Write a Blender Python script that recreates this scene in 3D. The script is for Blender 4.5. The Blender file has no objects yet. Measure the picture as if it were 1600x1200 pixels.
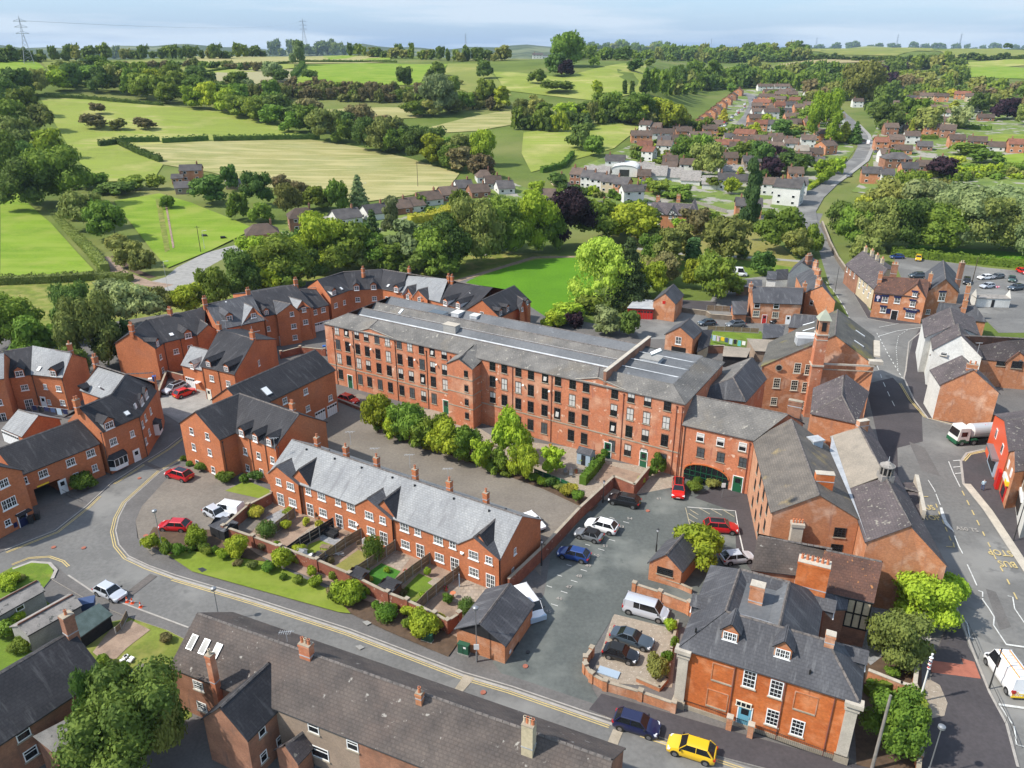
import bpy,bmesh,math,random
import numpy as np
from mathutils import Vector,Matrix
from mathutils.geometry import tessellate_polygon
R = random.Random(7)
sc = bpy.context.scene
C = sc.collection
rad = math.radians
# camera, sky, sun, exposure
FPX,HORY,CAMH = 1200.0,82.0,58.0
TH = math.atan((600 - HORY) / FPX)
cam = bpy.data.cameras.new('camera'); cam_o = bpy.data.objects.new('camera',cam); C.objects.link(cam_o)
cam_o.location = (0,0,CAMH); cam_o.rotation_euler = (math.pi / 2 - TH,0,0)
cam.sensor_width = 36; cam.lens = 36 * FPX / 1600; cam.clip_start = .5; cam.clip_end = 20000
sc.camera = cam_o
SUN_EL,SUN_AZ = rad(47),rad(-104)          # azimuth measured from +Y (view direction) towards +X
world = bpy.data.worlds.new('World'); sc.world = world; world.use_nodes = True
wn,wl = world.node_tree.nodes,world.node_tree.links
sky = wn.new('ShaderNodeTexSky'); sky.sky_type = 'NISHITA'; sky.sun_disc = False
sky.sun_elevation = SUN_EL; sky.sun_rotation = SUN_AZ; sky.altitude = 100; sky.air_density = 1.0; sky.dust_density = .8; sky.ozone_density = 1.6
tc = wn.new('ShaderNodeTexCoord'); mp = wn.new('ShaderNodeMapping'); mp.inputs['Scale'].default_value = (1.2,1.2,14)
nz = wn.new('ShaderNodeTexNoise'); nz.inputs['Scale'].default_value = 2.6; nz.inputs['Detail'].default_value = 7; nz.inputs['Roughness'].default_value = .52
cr = wn.new('ShaderNodeValToRGB'); cr.color_ramp.elements[0].position = .45; cr.color_ramp.elements[1].position = .6
cr.color_ramp.elements[0].color = (.05,.05,.05,1); cr.color_ramp.elements[1].color = (.85,.85,.85,1)
mxw = wn.new('ShaderNodeMix'); mxw.data_type = 'RGBA'; mxw.inputs[7].default_value = (2.35,2.75,3.2,1)
sat = wn.new('ShaderNodeMix'); sat.data_type = 'RGBA'; sat.blend_type = 'MULTIPLY'; sat.inputs[0].default_value = 1; sat.inputs[7].default_value = (1,.97,.9,1)
bg = wn['Background']; bg.inputs['Strength'].default_value = .15
wl.new(tc.outputs['Generated'],mp.inputs[0]); wl.new(mp.outputs[0],nz.inputs['Vector']); wl.new(nz.outputs['Fac'],cr.inputs[0])
sx = wn.new('ShaderNodeSeparateXYZ'); mr = wn.new('ShaderNodeMapRange'); mr.inputs[1].default_value = -.02; mr.inputs[2].default_value = .3; mr.inputs[3].default_value = .85; mr.inputs[4].default_value = 0
hz = wn.new('ShaderNodeMix'); hz.data_type = 'RGBA'; hz.inputs[7].default_value = (.4,1.1,2.4,1)      # clear blue low sky
wl.new(tc.outputs['Generated'],sx.inputs[0]); wl.new(sx.outputs[2],mr.inputs[0]); wl.new(mr.outputs[0],hz.inputs[0]); wl.new(sat.outputs[2],hz.inputs[6])
wl.new(sky.outputs[0],sat.inputs[6]); wl.new(hz.outputs[2],mxw.inputs[6]); wl.new(cr.outputs[0],mxw.inputs[0]); wl.new(mxw.outputs[2],bg.inputs[0])
sun = bpy.data.lights.new('sun','SUN'); sun.energy = 2.85; sun.angle = rad(1.2); sun.color = (1,.95,.86)
sun_o = bpy.data.objects.new('sun',sun); C.objects.link(sun_o)
sdir = Vector((math.sin(SUN_AZ) * math.cos(SUN_EL),math.cos(SUN_AZ) * math.cos(SUN_EL),math.sin(SUN_EL)))
sun_o.rotation_euler = sdir.to_track_quat('Z','Y').to_euler()
sc.view_settings.view_transform = 'Standard'; sc.view_settings.look = 'None'; sc.view_settings.exposure = 1.0
sc.view_settings.gamma = 1; sc.view_settings.use_curve_mapping = False
sc.render.engine = 'CYCLES'
sc.cycles.max_bounces = 4; sc.cycles.diffuse_bounces = 2; sc.cycles.glossy_bounces = 2; sc.cycles.transmission_bounces = 2; sc.cycles.transparent_max_bounces = 4
sc.cycles.volume_bounces = 0; sc.cycles.use_denoising = True
# from photo points to the place
CT,ST = math.cos(TH),math.sin(TH)
def ray(x,y):
 dx = (x - 800) / FPX; dy = -(y - 600) / FPX
 return Vector((dx,CT + dy * ST,-ST + dy * CT))
def W(x,y,z=0.0):
 d = ray(x,y); t = (CAMH - z) / -d.z
 return Vector((d.x * t,d.y * t,z))
def interp(xs,ys,x): return float(np.interp(x,xs,ys))
LD = [0,270,330,420,500,600,700,800,900,1100,1500,2300,3200,4300,5200,9000]
LZ = [0,0,2,8,15,26,37,45,50,52,44,20,40,84,70,60]
RD = [0,330,500,700,1000,1300,1600,1900,2600,3600,4600,9000]
RZ = [0,0,7,15,25,38,57,66,50,60,72,60]
def terr(x,y):
 d = math.hypot(x,y); a = math.degrees(math.atan2(x,max(y,.01)))
 k = min(1,max(0,(a - 7.5) / 6.0)); k = k * k * (3 - 2 * k)
 z = interp(LD,LZ,d) * (1 - k) + interp(RD,RZ,d) * k
 s = min(1,max(0,(d - 420) / 400))
 z += s * (2.2 * math.sin(x / 97 + 1) * math.cos(y / 121) + 1.4 * math.sin(x / 43 + y / 61))
 if d > 2600: z += 9 * math.sin(a * .55 + 1) + 5 * math.sin(a * 1.7)
 return z
def T(x,y):
 """photo point -> place on the terrain"""
 d = ray(x,y); s = 40.0; p = None
 while s < 9000:
  q = Vector((0,0,CAMH)) + d * s
  h = terr(q.x,q.y)
  if q.z <= h:
   lo,hi = s / 1.012 - 1,s
   for _ in range(18):
    m = (lo + hi) / 2; q = Vector((0,0,CAMH)) + d * m
    if q.z <= terr(q.x,q.y): hi = m
    else: lo = m
   q = Vector((0,0,CAMH)) + d * hi
   return Vector((q.x,q.y,terr(q.x,q.y)))
  s = s * 1.012 + .3
 q = Vector((0,0,CAMH)) + d * 5000
 return Vector((q.x,q.y,terr(q.x,q.y)))
# materials
MATS = {}
def nodes(name):
 m = bpy.data.materials.new(name); m.use_nodes = True; MATS[name] = m
 return m,m.node_tree.nodes,m.node_tree.links,m.node_tree.nodes['Principled BSDF']
def rgb(c): return (c[0],c[1],c[2],1)
def mix(n,l,fac,a,b,mode='MIX'):
 x = n.new('ShaderNodeMix'); x.data_type = 'RGBA'; x.blend_type = mode
 for i,v in ((0,fac),(6,a),(7,b)):
  if isinstance(v,(int,float)): x.inputs[i].default_value = v
  elif isinstance(v,tuple): x.inputs[i].default_value = rgb(v)
  else: l.new(v,x.inputs[i])
 return x.outputs[2]
def noise(n,l,vec,s,det=4,lo=.35,hi=.65,rough=.55,stretch=None):
 t = n.new('ShaderNodeTexNoise'); t.inputs['Scale'].default_value = s; t.inputs['Detail'].default_value = det; t.inputs['Roughness'].default_value = rough
 if stretch:
  mpn = n.new('ShaderNodeMapping'); mpn.inputs['Scale'].default_value = stretch; l.new(vec,mpn.inputs[0]); vec = mpn.outputs[0]
 l.new(vec,t.inputs['Vector'])
 r = n.new('ShaderNodeMapRange'); r.inputs[1].default_value = lo; r.inputs[2].default_value = hi
 l.new(t.outputs['Fac'],r.inputs[0]); return r.outputs[0]
def geo_pos(n): return n.new('ShaderNodeNewGeometry').outputs['Position']
def mat(name,c1,c2=None,s=.4,rough=.92,spots=None,brick=None,streak=None,patch=None,bump=.0,spec=.25,rand=0,lines=None):
 """c1/c2 mottled; brick=(w,h,joint colour,amount[,bump]) laid on uv metres; spots=(colour,scale,threshold); streak=(colour,amount); patch=(colour,scale,lo,hi)"""
 m,n,l,b = nodes(name)
 b.inputs['Roughness'].default_value = rough; b.inputs['Specular IOR Level'].default_value = spec
 pos = geo_pos(n)
 c = mix(n,l,noise(n,l,pos,s),c1,c2 or tuple(v * .82 for v in c1))
 f2 = noise(n,l,pos,s * 9 + 1,3,.3,.7)
 c = mix(n,l,f2,c,mix(n,l,1.0,c,(.78,.78,.78),'MULTIPLY'))
 if patch: c = mix(n,l,noise(n,l,pos,patch[1],5,patch[2],patch[3]),c,patch[0])
 uv = n.new('ShaderNodeUVMap').outputs[0] if (brick or streak) else None
 if brick:
  bt = n.new('ShaderNodeTexBrick'); bt.inputs['Scale'].default_value = 1; bt.inputs['Brick Width'].default_value = brick[0]; bt.inputs['Row Height'].default_value = brick[1]
  bt.inputs['Mortar Size'].default_value = brick[1] * (.16 if brick[1] > .2 else .09); bt.inputs['Mortar Smooth'].default_value = .2
  bt.inputs['Color1'].default_value = (1.12,1.1,1.08,1); bt.inputs['Color2'].default_value = (.74,.76,.8,1); bt.inputs['Mortar'].default_value = rgb(brick[2])
  l.new(uv,bt.inputs['Vector'])
  c = mix(n,l,brick[3],c,bt.outputs['Color'],'MULTIPLY')
  if bump or len(brick) > 4:
   bp = n.new('ShaderNodeBump'); bp.inputs['Strength'].default_value = brick[4] if len(brick) > 4 else bump; bp.inputs['Distance'].default_value = .03; bp.invert = True
   l.new(bt.outputs['Fac'],bp.inputs['Height']); l.new(bp.outputs[0],b.inputs['Normal'])
 if streak: c = mix(n,l,noise(n,l,uv,1.0,5,streak[2] if len(streak) > 2 else .55,.68,.65,(1.5,.22,1)),c,streak[0])
 if lines: c = mix(n,l,noise(n,l,pos,1.0,4,.47,.62,.55,lines[1]),c,lines[0])
 if spots: c = mix(n,l,noise(n,l,pos,spots[1],3,spots[2],spots[2] + .06),c,spots[0])
 if rand:
  oi = n.new('ShaderNodeObjectInfo'); r = n.new('ShaderNodeMapRange'); r.inputs[3].default_value = 1 - rand; r.inputs[4].default_value = 1 + rand
  l.new(oi.outputs['Random'],r.inputs[0]); hv = n.new('ShaderNodeHueSaturation'); l.new(c,hv.inputs['Color']); l.new(r.outputs[0],hv.inputs['Value']); c = hv.outputs[0]
 l.new(c,b.inputs['Base Color'])
 if bump and not brick:
  bp = n.new('ShaderNodeBump'); bp.inputs['Strength'].default_value = bump; bp.inputs['Distance'].default_value = .05
  l.new(f2,bp.inputs['Height']); l.new(bp.outputs[0],b.inputs['Normal'])
 return m
def flat(name,c,rough=.6,metal=0,spec=.5,coat=0):
 m,n,l,b = nodes(name); b.inputs['Base Color'].default_value = rgb(c); b.inputs['Roughness'].default_value = rough
 b.inputs['Metallic'].default_value = metal; b.inputs['Specular IOR Level'].default_value = spec; b.inputs['Coat Weight'].default_value = coat; return m
BR = (.24,.085,(.9,.85,.8),.55)
mat('brick_new',(.58,.205,.09),(.47,.16,.07),.25,brick=BR,patch=((.4,.16,.09),.3,.5,.8))
mat('brick_mill',(.6,.225,.115),(.47,.16,.08),.3,brick=BR,patch=((.6,.32,.2),.3,.48,.68),spots=((.66,.45,.33),1.1,.64),streak=((.38,.15,.095),.25,.56))
mat('brick_bright',(.62,.18,.05),(.48,.125,.035),.35,brick=BR,patch=((.62,.25,.11),.6,.5,.7),streak=((.36,.12,.055),.25,.58))
mat('brick_orange',(.57,.25,.125),(.45,.18,.085),.5,brick=BR,patch=((.6,.36,.24),.5,.5,.68),streak=((.34,.16,.1),.25,.57))
mat('brick_brown',(.4,.2,.125),(.3,.145,.09),.6,brick=BR,patch=((.2,.11,.075),.5,.5,.7),streak=((.2,.11,.08),.25,.56))
mat('brick_pink',(.60,.33,.2),(.5,.25,.15),.6,brick=BR)
mat('brick_wall',(.33,.12,.072),(.24,.085,.055),.8,brick=BR,spots=((.42,.3,.24),1.7,.64))
mat('render_white',(.74,.73,.69),(.63,.62,.58),.3)
mat('render_cream',(.62,.52,.35),(.52,.43,.29),.3)
mat('render_pebble',(.36,.27,.2),(.29,.22,.165),.5)
SL = (.42,.3,(.5,.5,.5),.38,.4)
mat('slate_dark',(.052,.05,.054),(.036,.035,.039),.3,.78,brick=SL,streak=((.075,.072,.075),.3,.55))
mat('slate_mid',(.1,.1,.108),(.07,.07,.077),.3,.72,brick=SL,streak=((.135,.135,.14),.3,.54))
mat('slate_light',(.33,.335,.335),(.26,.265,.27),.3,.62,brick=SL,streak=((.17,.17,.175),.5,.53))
mat('slate_mill',(.23,.215,.195),(.15,.142,.132),.35,.88,brick=SL,spots=((.3,.28,.24),1.6,.63),patch=((.2,.17,.13),.2,.55,.8))
mat('slate_old',(.14,.115,.1),(.085,.072,.066),.4,.88,brick=SL,spots=((.3,.28,.25),1.4,.67),patch=((.13,.1,.085),.35,.5,.75))
mat('slate_village',(.13,.118,.112),(.085,.078,.078),.4,.88,brick=SL,rand=.25)
mat('slate_purple',(.14,.115,.115),(.095,.08,.08),.4,.85,brick=SL,spots=((.26,.24,.2),2.2,.62))
mat('tile_lichen',(.19,.165,.14),(.13,.115,.1),.5,.9,brick=SL,patch=((.36,.27,.12),.35,.6,.78))
mat('slate_moss',(.15,.14,.12),(.1,.095,.085),.4,.88,brick=SL,patch=((.24,.2,.05),.13,.52,.64))
mat('tile_pale',(.36,.31,.25),(.28,.245,.2),.5,.95,brick=(.3,.3,(.8,.8,.8),.3))
mat('tile_brown',(.16,.082,.06),(.1,.058,.046),.8,.9,brick=SL,spots=((.36,.16,.06),2.4,.64))
mat('tile_red',(.28,.12,.075),(.2,.09,.06),.5,.9,brick=SL,rand=.2)
mat('tile_farbrown',(.17,.12,.092),(.12,.09,.072),.5,.9,brick=SL,rand=.3)
mat('membrane',(.16,.165,.172),(.12,.125,.132),.2,.7,spots=((.2,.21,.22),1.1,.66))
mat('lead',(.5,.51,.52),(.36,.37,.385),.9,.5,spec=.5)
mat('stone',(.42,.36,.28),(.32,.27,.2),.8)
mat('stone_pale',(.56,.5,.41),(.45,.4,.33),.8)
mat('stone_wall',(.24,.19,.14),(.16,.13,.1),1.2)
mat('ridge_tile',(.19,.165,.15),(.1,.09,.085),2.0)
mat('ridge_red',(.2,.09,.06),(.14,.07,.05),2.0)
mat('asbestos',(.35,.32,.29),(.25,.23,.21),1.0,spots=((.1,.1,.09),1.8,.6))
mat('concrete',(.36,.345,.32),(.28,.27,.25),.6)
mat('timber',(.26,.19,.12),(.18,.13,.085),2.0)
mat('timber_grey',(.3,.27,.24),(.22,.2,.17),2.0)
mat('timber_red',(.14,.06,.035),(.1,.045,.028),2.0)
mat('timber_dark',(.03,.03,.032),(.02,.02,.022),2.0)
mat('tarmac',(.185,.18,.17),(.152,.148,.141),.13,patch=((.22,.214,.2),.07,.5,.62),spots=((.14,.137,.13),.33,.6))
mat('tarmac_carpark',(.12,.13,.122),(.098,.108,.102),.16,patch=((.165,.175,.16),.11,.5,.62),spots=((.09,.1,.095),.5,.62))
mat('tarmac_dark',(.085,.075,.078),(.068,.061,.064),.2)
mat('pavement',(.16,.15,.142),(.13,.122,.116),.3)
mat('kerb',(.42,.39,.35),(.34,.31,.28),1.2)
mat('block_paving',(.235,.205,.17),(.19,.165,.138),.2,brick=(.2,.1,(.8,.8,.8),.4))
mat('block_paving_dark',(.17,.15,.135),(.135,.12,.11),.2,brick=(.2,.1,(.8,.8,.8),.4))
mat('gravel',(.36,.3,.235),(.29,.24,.185),2.5,spots=((.44,.39,.32),5,.6))
mat('patio',(.42,.35,.28),(.33,.27,.21),.9,brick=(.6,.6,(.6,.6,.6),.5))
mat('patio_grey',(.36,.36,.36),(.3,.3,.3),.9,brick=(.6,.6,(.6,.6,.6),.5))
mat('soil',(.13,.085,.055),(.09,.06,.04),1.5)
mat('dirt',(.36,.26,.19),(.27,.19,.14),.6,patch=((.16,.12,.09),.5,.55,.7))
mat('paint_white',(.72,.72,.68),(.5,.5,.48),3.0,spots=((.3,.3,.3),6,.66))
mat('paint_yellow',(.66,.5,.2),(.5,.4,.2),2.0)
mat('paint_yellow_worn',(.5,.42,.25),(.36,.33,.26),2.0)
mat('red_paving',(.42,.15,.1),(.33,.12,.08),1.5)
G2 = dict(rough=.95,spec=.1)
mat('grass_base',(.145,.19,.04),(.1,.14,.03),.03,patch=((.2,.2,.07),.011,.5,.7),**G2)
mat('grass_bright',(.21,.27,.035),(.16,.215,.028),.08,patch=((.25,.27,.06),.12,.5,.7),lines=((.2,.24,.04),(.05,.4,1)),**G2)
mat('grass_park',(.11,.25,.016),(.09,.21,.014),.08,**G2)
mat('grass_lawn',(.16,.24,.03),(.115,.175,.026),.5,patch=((.24,.23,.06),.4,.55,.75),**G2)
mat('grass_dry',(.26,.24,.07),(.19,.19,.05),.4,patch=((.3,.25,.1),.4,.5,.7),**G2)
mat('grass_turf',(.07,.2,.03),(.06,.17,.025),.5,**G2)
mat('field_hay',(.34,.31,.125),(.25,.265,.09),.02,patch=((.3,.29,.13),.05,.5,.72),lines=((.39,.345,.16),(.03,.25,1)),**G2)
mat('field_green',(.27,.31,.065),(.2,.25,.045),.015,patch=((.36,.34,.12),.03,.48,.66),lines=((.23,.28,.05),(.012,.22,1)),**G2)
mat('field_olive',(.22,.25,.06),(.18,.21,.05),.01,patch=((.3,.28,.09),.02,.5,.7),**G2)
mat('field_vivid',(.2,.3,.028),(.155,.25,.022),.06,patch=((.235,.28,.05),.07,.5,.68),lines=((.215,.285,.04),(.03,.15,1)),**G2)
mat('field_pale',(.36,.34,.2),(.33,.3,.16),.01,**G2)
mat('field_tan',(.4,.34,.17),(.33,.28,.14),.01,**G2)
mat('rough_grass',(.2,.24,.045),(.14,.17,.035),.25,patch=((.28,.25,.08),.3,.45,.7),**G2)
mat('far_wood',(.05,.08,.028),(.08,.1,.05),.004,patch=((.16,.18,.09),.0035,.52,.6),**G2)
mat('garden_mix',(.2,.25,.06),(.13,.19,.045),.08,patch=((.3,.28,.24),.09,.53,.57),spots=((.1,.14,.04),.22,.58),**G2)
flat('upvc',(.8,.8,.78),.35); flat('cream_paint',(.72,.68,.56),.4); flat('frame_dark',(.03,.03,.03),.4)
flat('glass_dark',(.012,.014,.016),.12,spec=.6); flat('glass_mid',(.07,.08,.085),.15,spec=.6); flat('roof_glass',(.35,.38,.42),.2); flat('blind',(.52,.5,.46),.5)
flat('green_paint',(.015,.1,.045),.4); flat('blue_paint',(.13,.35,.45),.4); flat('navy',(.012,.018,.07),.4)
flat('black',(.012,.012,.012),.5); flat('grey_metal',(.3,.31,.32),.4,.6); flat('pale_metal',(.55,.56,.57),.4,.3); flat('pipe',(.06,.045,.04),.5)
flat('pipe_red',(.2,.07,.05),.5); flat('pipe_white',(.6,.58,.54),.5)
flat('red_paint',(.5,.02,.015),.35); flat('scarlet',(.68,.1,.035),.45); flat('pot',(.5,.17,.075),.8); flat('pot_pale',(.5,.4,.28),.8)
flat('tyre',(.012,.012,.012),.8); flat('rim',(.3,.3,.31),.3,.8); flat('lamp_glass',(.75,.76,.78),.2); flat('tail_red',(.4,.01,.008),.3)
flat('garage_white',(.76,.76,.75),.4); flat('skin',(.5,.3,.2),.6); flat('denim',(.04,.07,.16),.8); flat('shirt_blue',(.4,.52,.62),.8); flat('hair_grey',(.4,.38,.36),.9)
flat('orange_cone',(.8,.1,.02),.5); flat('plastic_blue',(.03,.12,.4),.5); flat('bin_green',(.02,.09,.05),.5); flat('teal',(.1,.45,.4),.5)
flat('flower_red',(.5,.03,.08),.8); flat('flower_orange',(.7,.25,.03),.8); flat('yellow',(.8,.55,.02),.5); flat('lilac',(.55,.45,.5),.8); flat('shed_blue',(.32,.4,.48),.6)
flat('verdigris',(.33,.35,.27),.8)
for nm,c in dict(car_silver=(.5,.52,.56),car_white=(.8,.8,.8),car_red=(.5,.008,.012),car_scarlet=(.65,.015,.01),car_blue=(.012,.045,.19),car_navy=(.01,.014,.06),car_black=(.01,.01,.012),car_grey=(.16,.17,.18),car_slate=(.06,.08,.1),car_yellow=(.8,.5,.02),car_green=(.03,.08,.06)).items():
 flat(nm,c,.28,.15 if nm != 'car_white' else 0,.5,.6)
def leafmat(name,a,b,k=.3):
 m,n,l,bs = nodes(name)
 pos = geo_pos(n); oi = n.new('ShaderNodeObjectInfo')
 c = mix(n,l,noise(n,l,pos,.45,3,.35,.65),a,b)
 hs = n.new('ShaderNodeHueSaturation'); l.new(c,hs.inputs['Color'])
 r = n.new('ShaderNodeMapRange'); r.inputs[3].default_value = .72; r.inputs[4].default_value = 1.3; l.new(oi.outputs['Random'],r.inputs[0]); l.new(r.outputs[0],hs.inputs['Value'])
 m2 = n.new('ShaderNodeMath'); m2.operation = 'FRACT'; m3 = n.new('ShaderNodeMath'); m3.operation = 'MULTIPLY'; m3.inputs[1].default_value = 7.31; l.new(oi.outputs['Random'],m3.inputs[0]); l.new(m3.outputs[0],m2.inputs[0])
 r2 = n.new('ShaderNodeMapRange'); r2.inputs[3].default_value = .475; r2.inputs[4].default_value = .515; l.new(m2.outputs[0],r2.inputs[0]); l.new(r2.outputs[0],hs.inputs['Hue'])
 l.new(hs.outputs[0],bs.inputs['Base Color']); bs.inputs['Roughness'].default_value = .75; bs.inputs['Specular IOR Level'].default_value = .15
 tr = n.new('ShaderNodeBsdfTranslucent'); l.new(hs.outputs[0],tr.inputs[0]); ms = n.new('ShaderNodeMixShader'); ms.inputs[0].default_value = k
 l.new(bs.outputs[0],ms.inputs[1]); l.new(tr.outputs[0],ms.inputs[2]); l.new(ms.outputs[0],n['Material Output'].inputs[0])
leafmat('leaf_mid',(0.19,0.27,0.035),(0.12,0.19,0.028))
leafmat('leaf_dark',(0.12,0.19,0.035),(0.075,0.13,0.028))
leafmat('leaf_lime',(0.34,0.43,0.035),(0.23,0.33,0.03))
leafmat('leaf_yellow',(.42,.42,.05),(.3,.33,.04))
leafmat('leaf_olive',(0.25,0.275,0.065),(0.17,0.2,0.05))
leafmat('leaf_brown',(0.22,0.18,0.075),(0.15,0.14,0.055))
leafmat('leaf_copper',(.022,.012,.018),(.038,.018,.024),.1)
leafmat('leaf_conifer',(0.09,0.15,0.042),(0.06,0.11,0.034),.15)
leafmat('leaf_willow',(.42,.53,.07),(.3,.41,.05))
leafmat('leaf_hedge',(0.15,0.25,0.03),(0.1,0.18,0.025))
leafmat('leaf_silver',(0.27,0.33,0.13),(0.2,0.26,0.1))
mat('bark',(.11,.085,.06),(.07,.055,.04),2.0)
# mesh building
class MB:
 def __init__(s): s.v = []; s.f = []; s.m = []; s.uv = []; s.mats = []
 def mi(s,m):
  if m not in s.mats: s.mats.append(m)
  return s.mats.index(m)
 def face(s,pts,m=None,uv=None):
  i0 = len(s.v); s.v += [tuple(p) for p in pts]; s.f.append(tuple(range(i0,i0 + len(pts)))); s.m.append(s.mi(m) if m else 0)
  if uv is None:
   P = [Vector(p) for p in pts]; nrm = Vector((0,0,0))
   for i in range(len(P)):
    a,b = P[i],P[(i + 1) % len(P)]; nrm += Vector(((a.y - b.y) * (a.z + b.z),(a.z - b.z) * (a.x + b.x),(a.x - b.x) * (a.y + b.y)))
   if nrm.length < 1e-12: nrm = Vector((0,0,1))
   nrm.normalize(); up = Vector((0,0,1)) if abs(nrm.z) < .98 else Vector((0,1,0))
   u = up.cross(nrm); u.normalize(); w = nrm.cross(u)
   uv = [(p.dot(u),p.dot(w)) for p in P]
  s.uv.append(uv)
 def hexa(s,q,m=None):
  for idx in ((0,3,2,1),(4,5,6,7),(0,1,5,4),(1,2,6,5),(2,3,7,6),(3,0,4,7)): s.face([q[i] for i in idx],m)
 def box(s,cx,cy,cz,sx,sy,sz,m=None,a=0.0):
  ca,sa = math.cos(a),math.sin(a)
  q = []
  for z in (cz - sz / 2,cz + sz / 2):
   for x,y in ((-1,-1),(1,-1),(1,1),(-1,1)):
    X,Y = x * sx / 2,y * sy / 2; q.append((cx + X * ca - Y * sa,cy + X * sa + Y * ca,z))
  s.hexa(q,m)
 def tube(s,p,q,r0,r1=None,m=None,n=6,cap=True):
  p,q = Vector(p),Vector(q); r1 = r0 if r1 is None else r1; d = (q - p)
  if d.length < 1e-6: return
  d.normalize(); a = d.orthogonal().normalized(); b = d.cross(a)
  A = [p + (a * math.cos(t) + b * math.sin(t)) * r0 for t in [2 * math.pi * i / n for i in range(n)]]
  B = [q + (a * math.cos(t) + b * math.sin(t)) * r1 for t in [2 * math.pi * i / n for i in range(n)]]
  for i in range(n): j = (i + 1) % n; s.face([A[i],A[j],B[j],B[i]],m)
  if cap: s.face(B,m); s.face(A[::-1],m)
 def prism(s,pts,z0,z1,m=None,mtop=None):
  n = len(pts); ar = sum(pts[i][0] * pts[(i + 1) % n][1] - pts[(i + 1) % n][0] * pts[i][1] for i in range(n))
  if ar < 0: pts = pts[::-1]
  for t in tessellate_polygon([[Vector((p[0],p[1],0)) for p in pts]]):
   tri = [pts[i] for i in t]
   if (tri[1][0] - tri[0][0]) * (tri[2][1] - tri[0][1]) - (tri[1][1] - tri[0][1]) * (tri[2][0] - tri[0][0]) < 0: tri = tri[::-1]
   s.face([(p[0],p[1],z1) for p in tri],mtop or m,[(p[0],p[1]) for p in tri])
  for i in range(n):
   a,b = pts[i],pts[(i + 1) % n]; s.face([(a[0],a[1],z0),(b[0],b[1],z0),(b[0],b[1],z1),(a[0],a[1],z1)],m)
 def mesh(s,name,m=None,smooth=False):
  me = bpy.data.meshes.new(name); me.from_pydata(s.v,[],s.f)
  mats = [MATS[x] for x in s.mats] if s.mats else ([MATS[m]] if m else [])
  for x in mats: me.materials.append(x)
  if s.mats: me.polygons.foreach_set('material_index',s.m)
  ul = me.uv_layers.new(name='UVMap'); ul.data.foreach_set('uv',[c for f in s.uv for p in f for c in p])
  if smooth: me.polygons.foreach_set('use_smooth',[True] * len(s.f))
  me.update(); return me
 def build(s,name,m=None,parent=None,smooth=False): return link(name,s.mesh(name,m,smooth),parent)
def link(name,me,parent=None):
 o = bpy.data.objects.new(name,me); C.objects.link(o)
 if parent is not None: o.parent = parent
 return o
def tag(o,label,cat,group=None,kind=None):
 if label: o['label'] = label
 if cat: o['category'] = cat
 if group: o['group'] = group
 if kind: o['kind'] = kind
 return o
def empty(name,loc,rz=0,label=None,cat=None,group=None):
 o = bpy.data.objects.new(name,None); C.objects.link(o); o.location = loc; o.rotation_euler = (0,0,rz); o.empty_display_size = .5
 return tag(o,label,cat,group)
def omat(o,m):
 if o.material_slots: o.material_slots[0].link = 'OBJECT'; o.material_slots[0].material = MATS[m]
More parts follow.
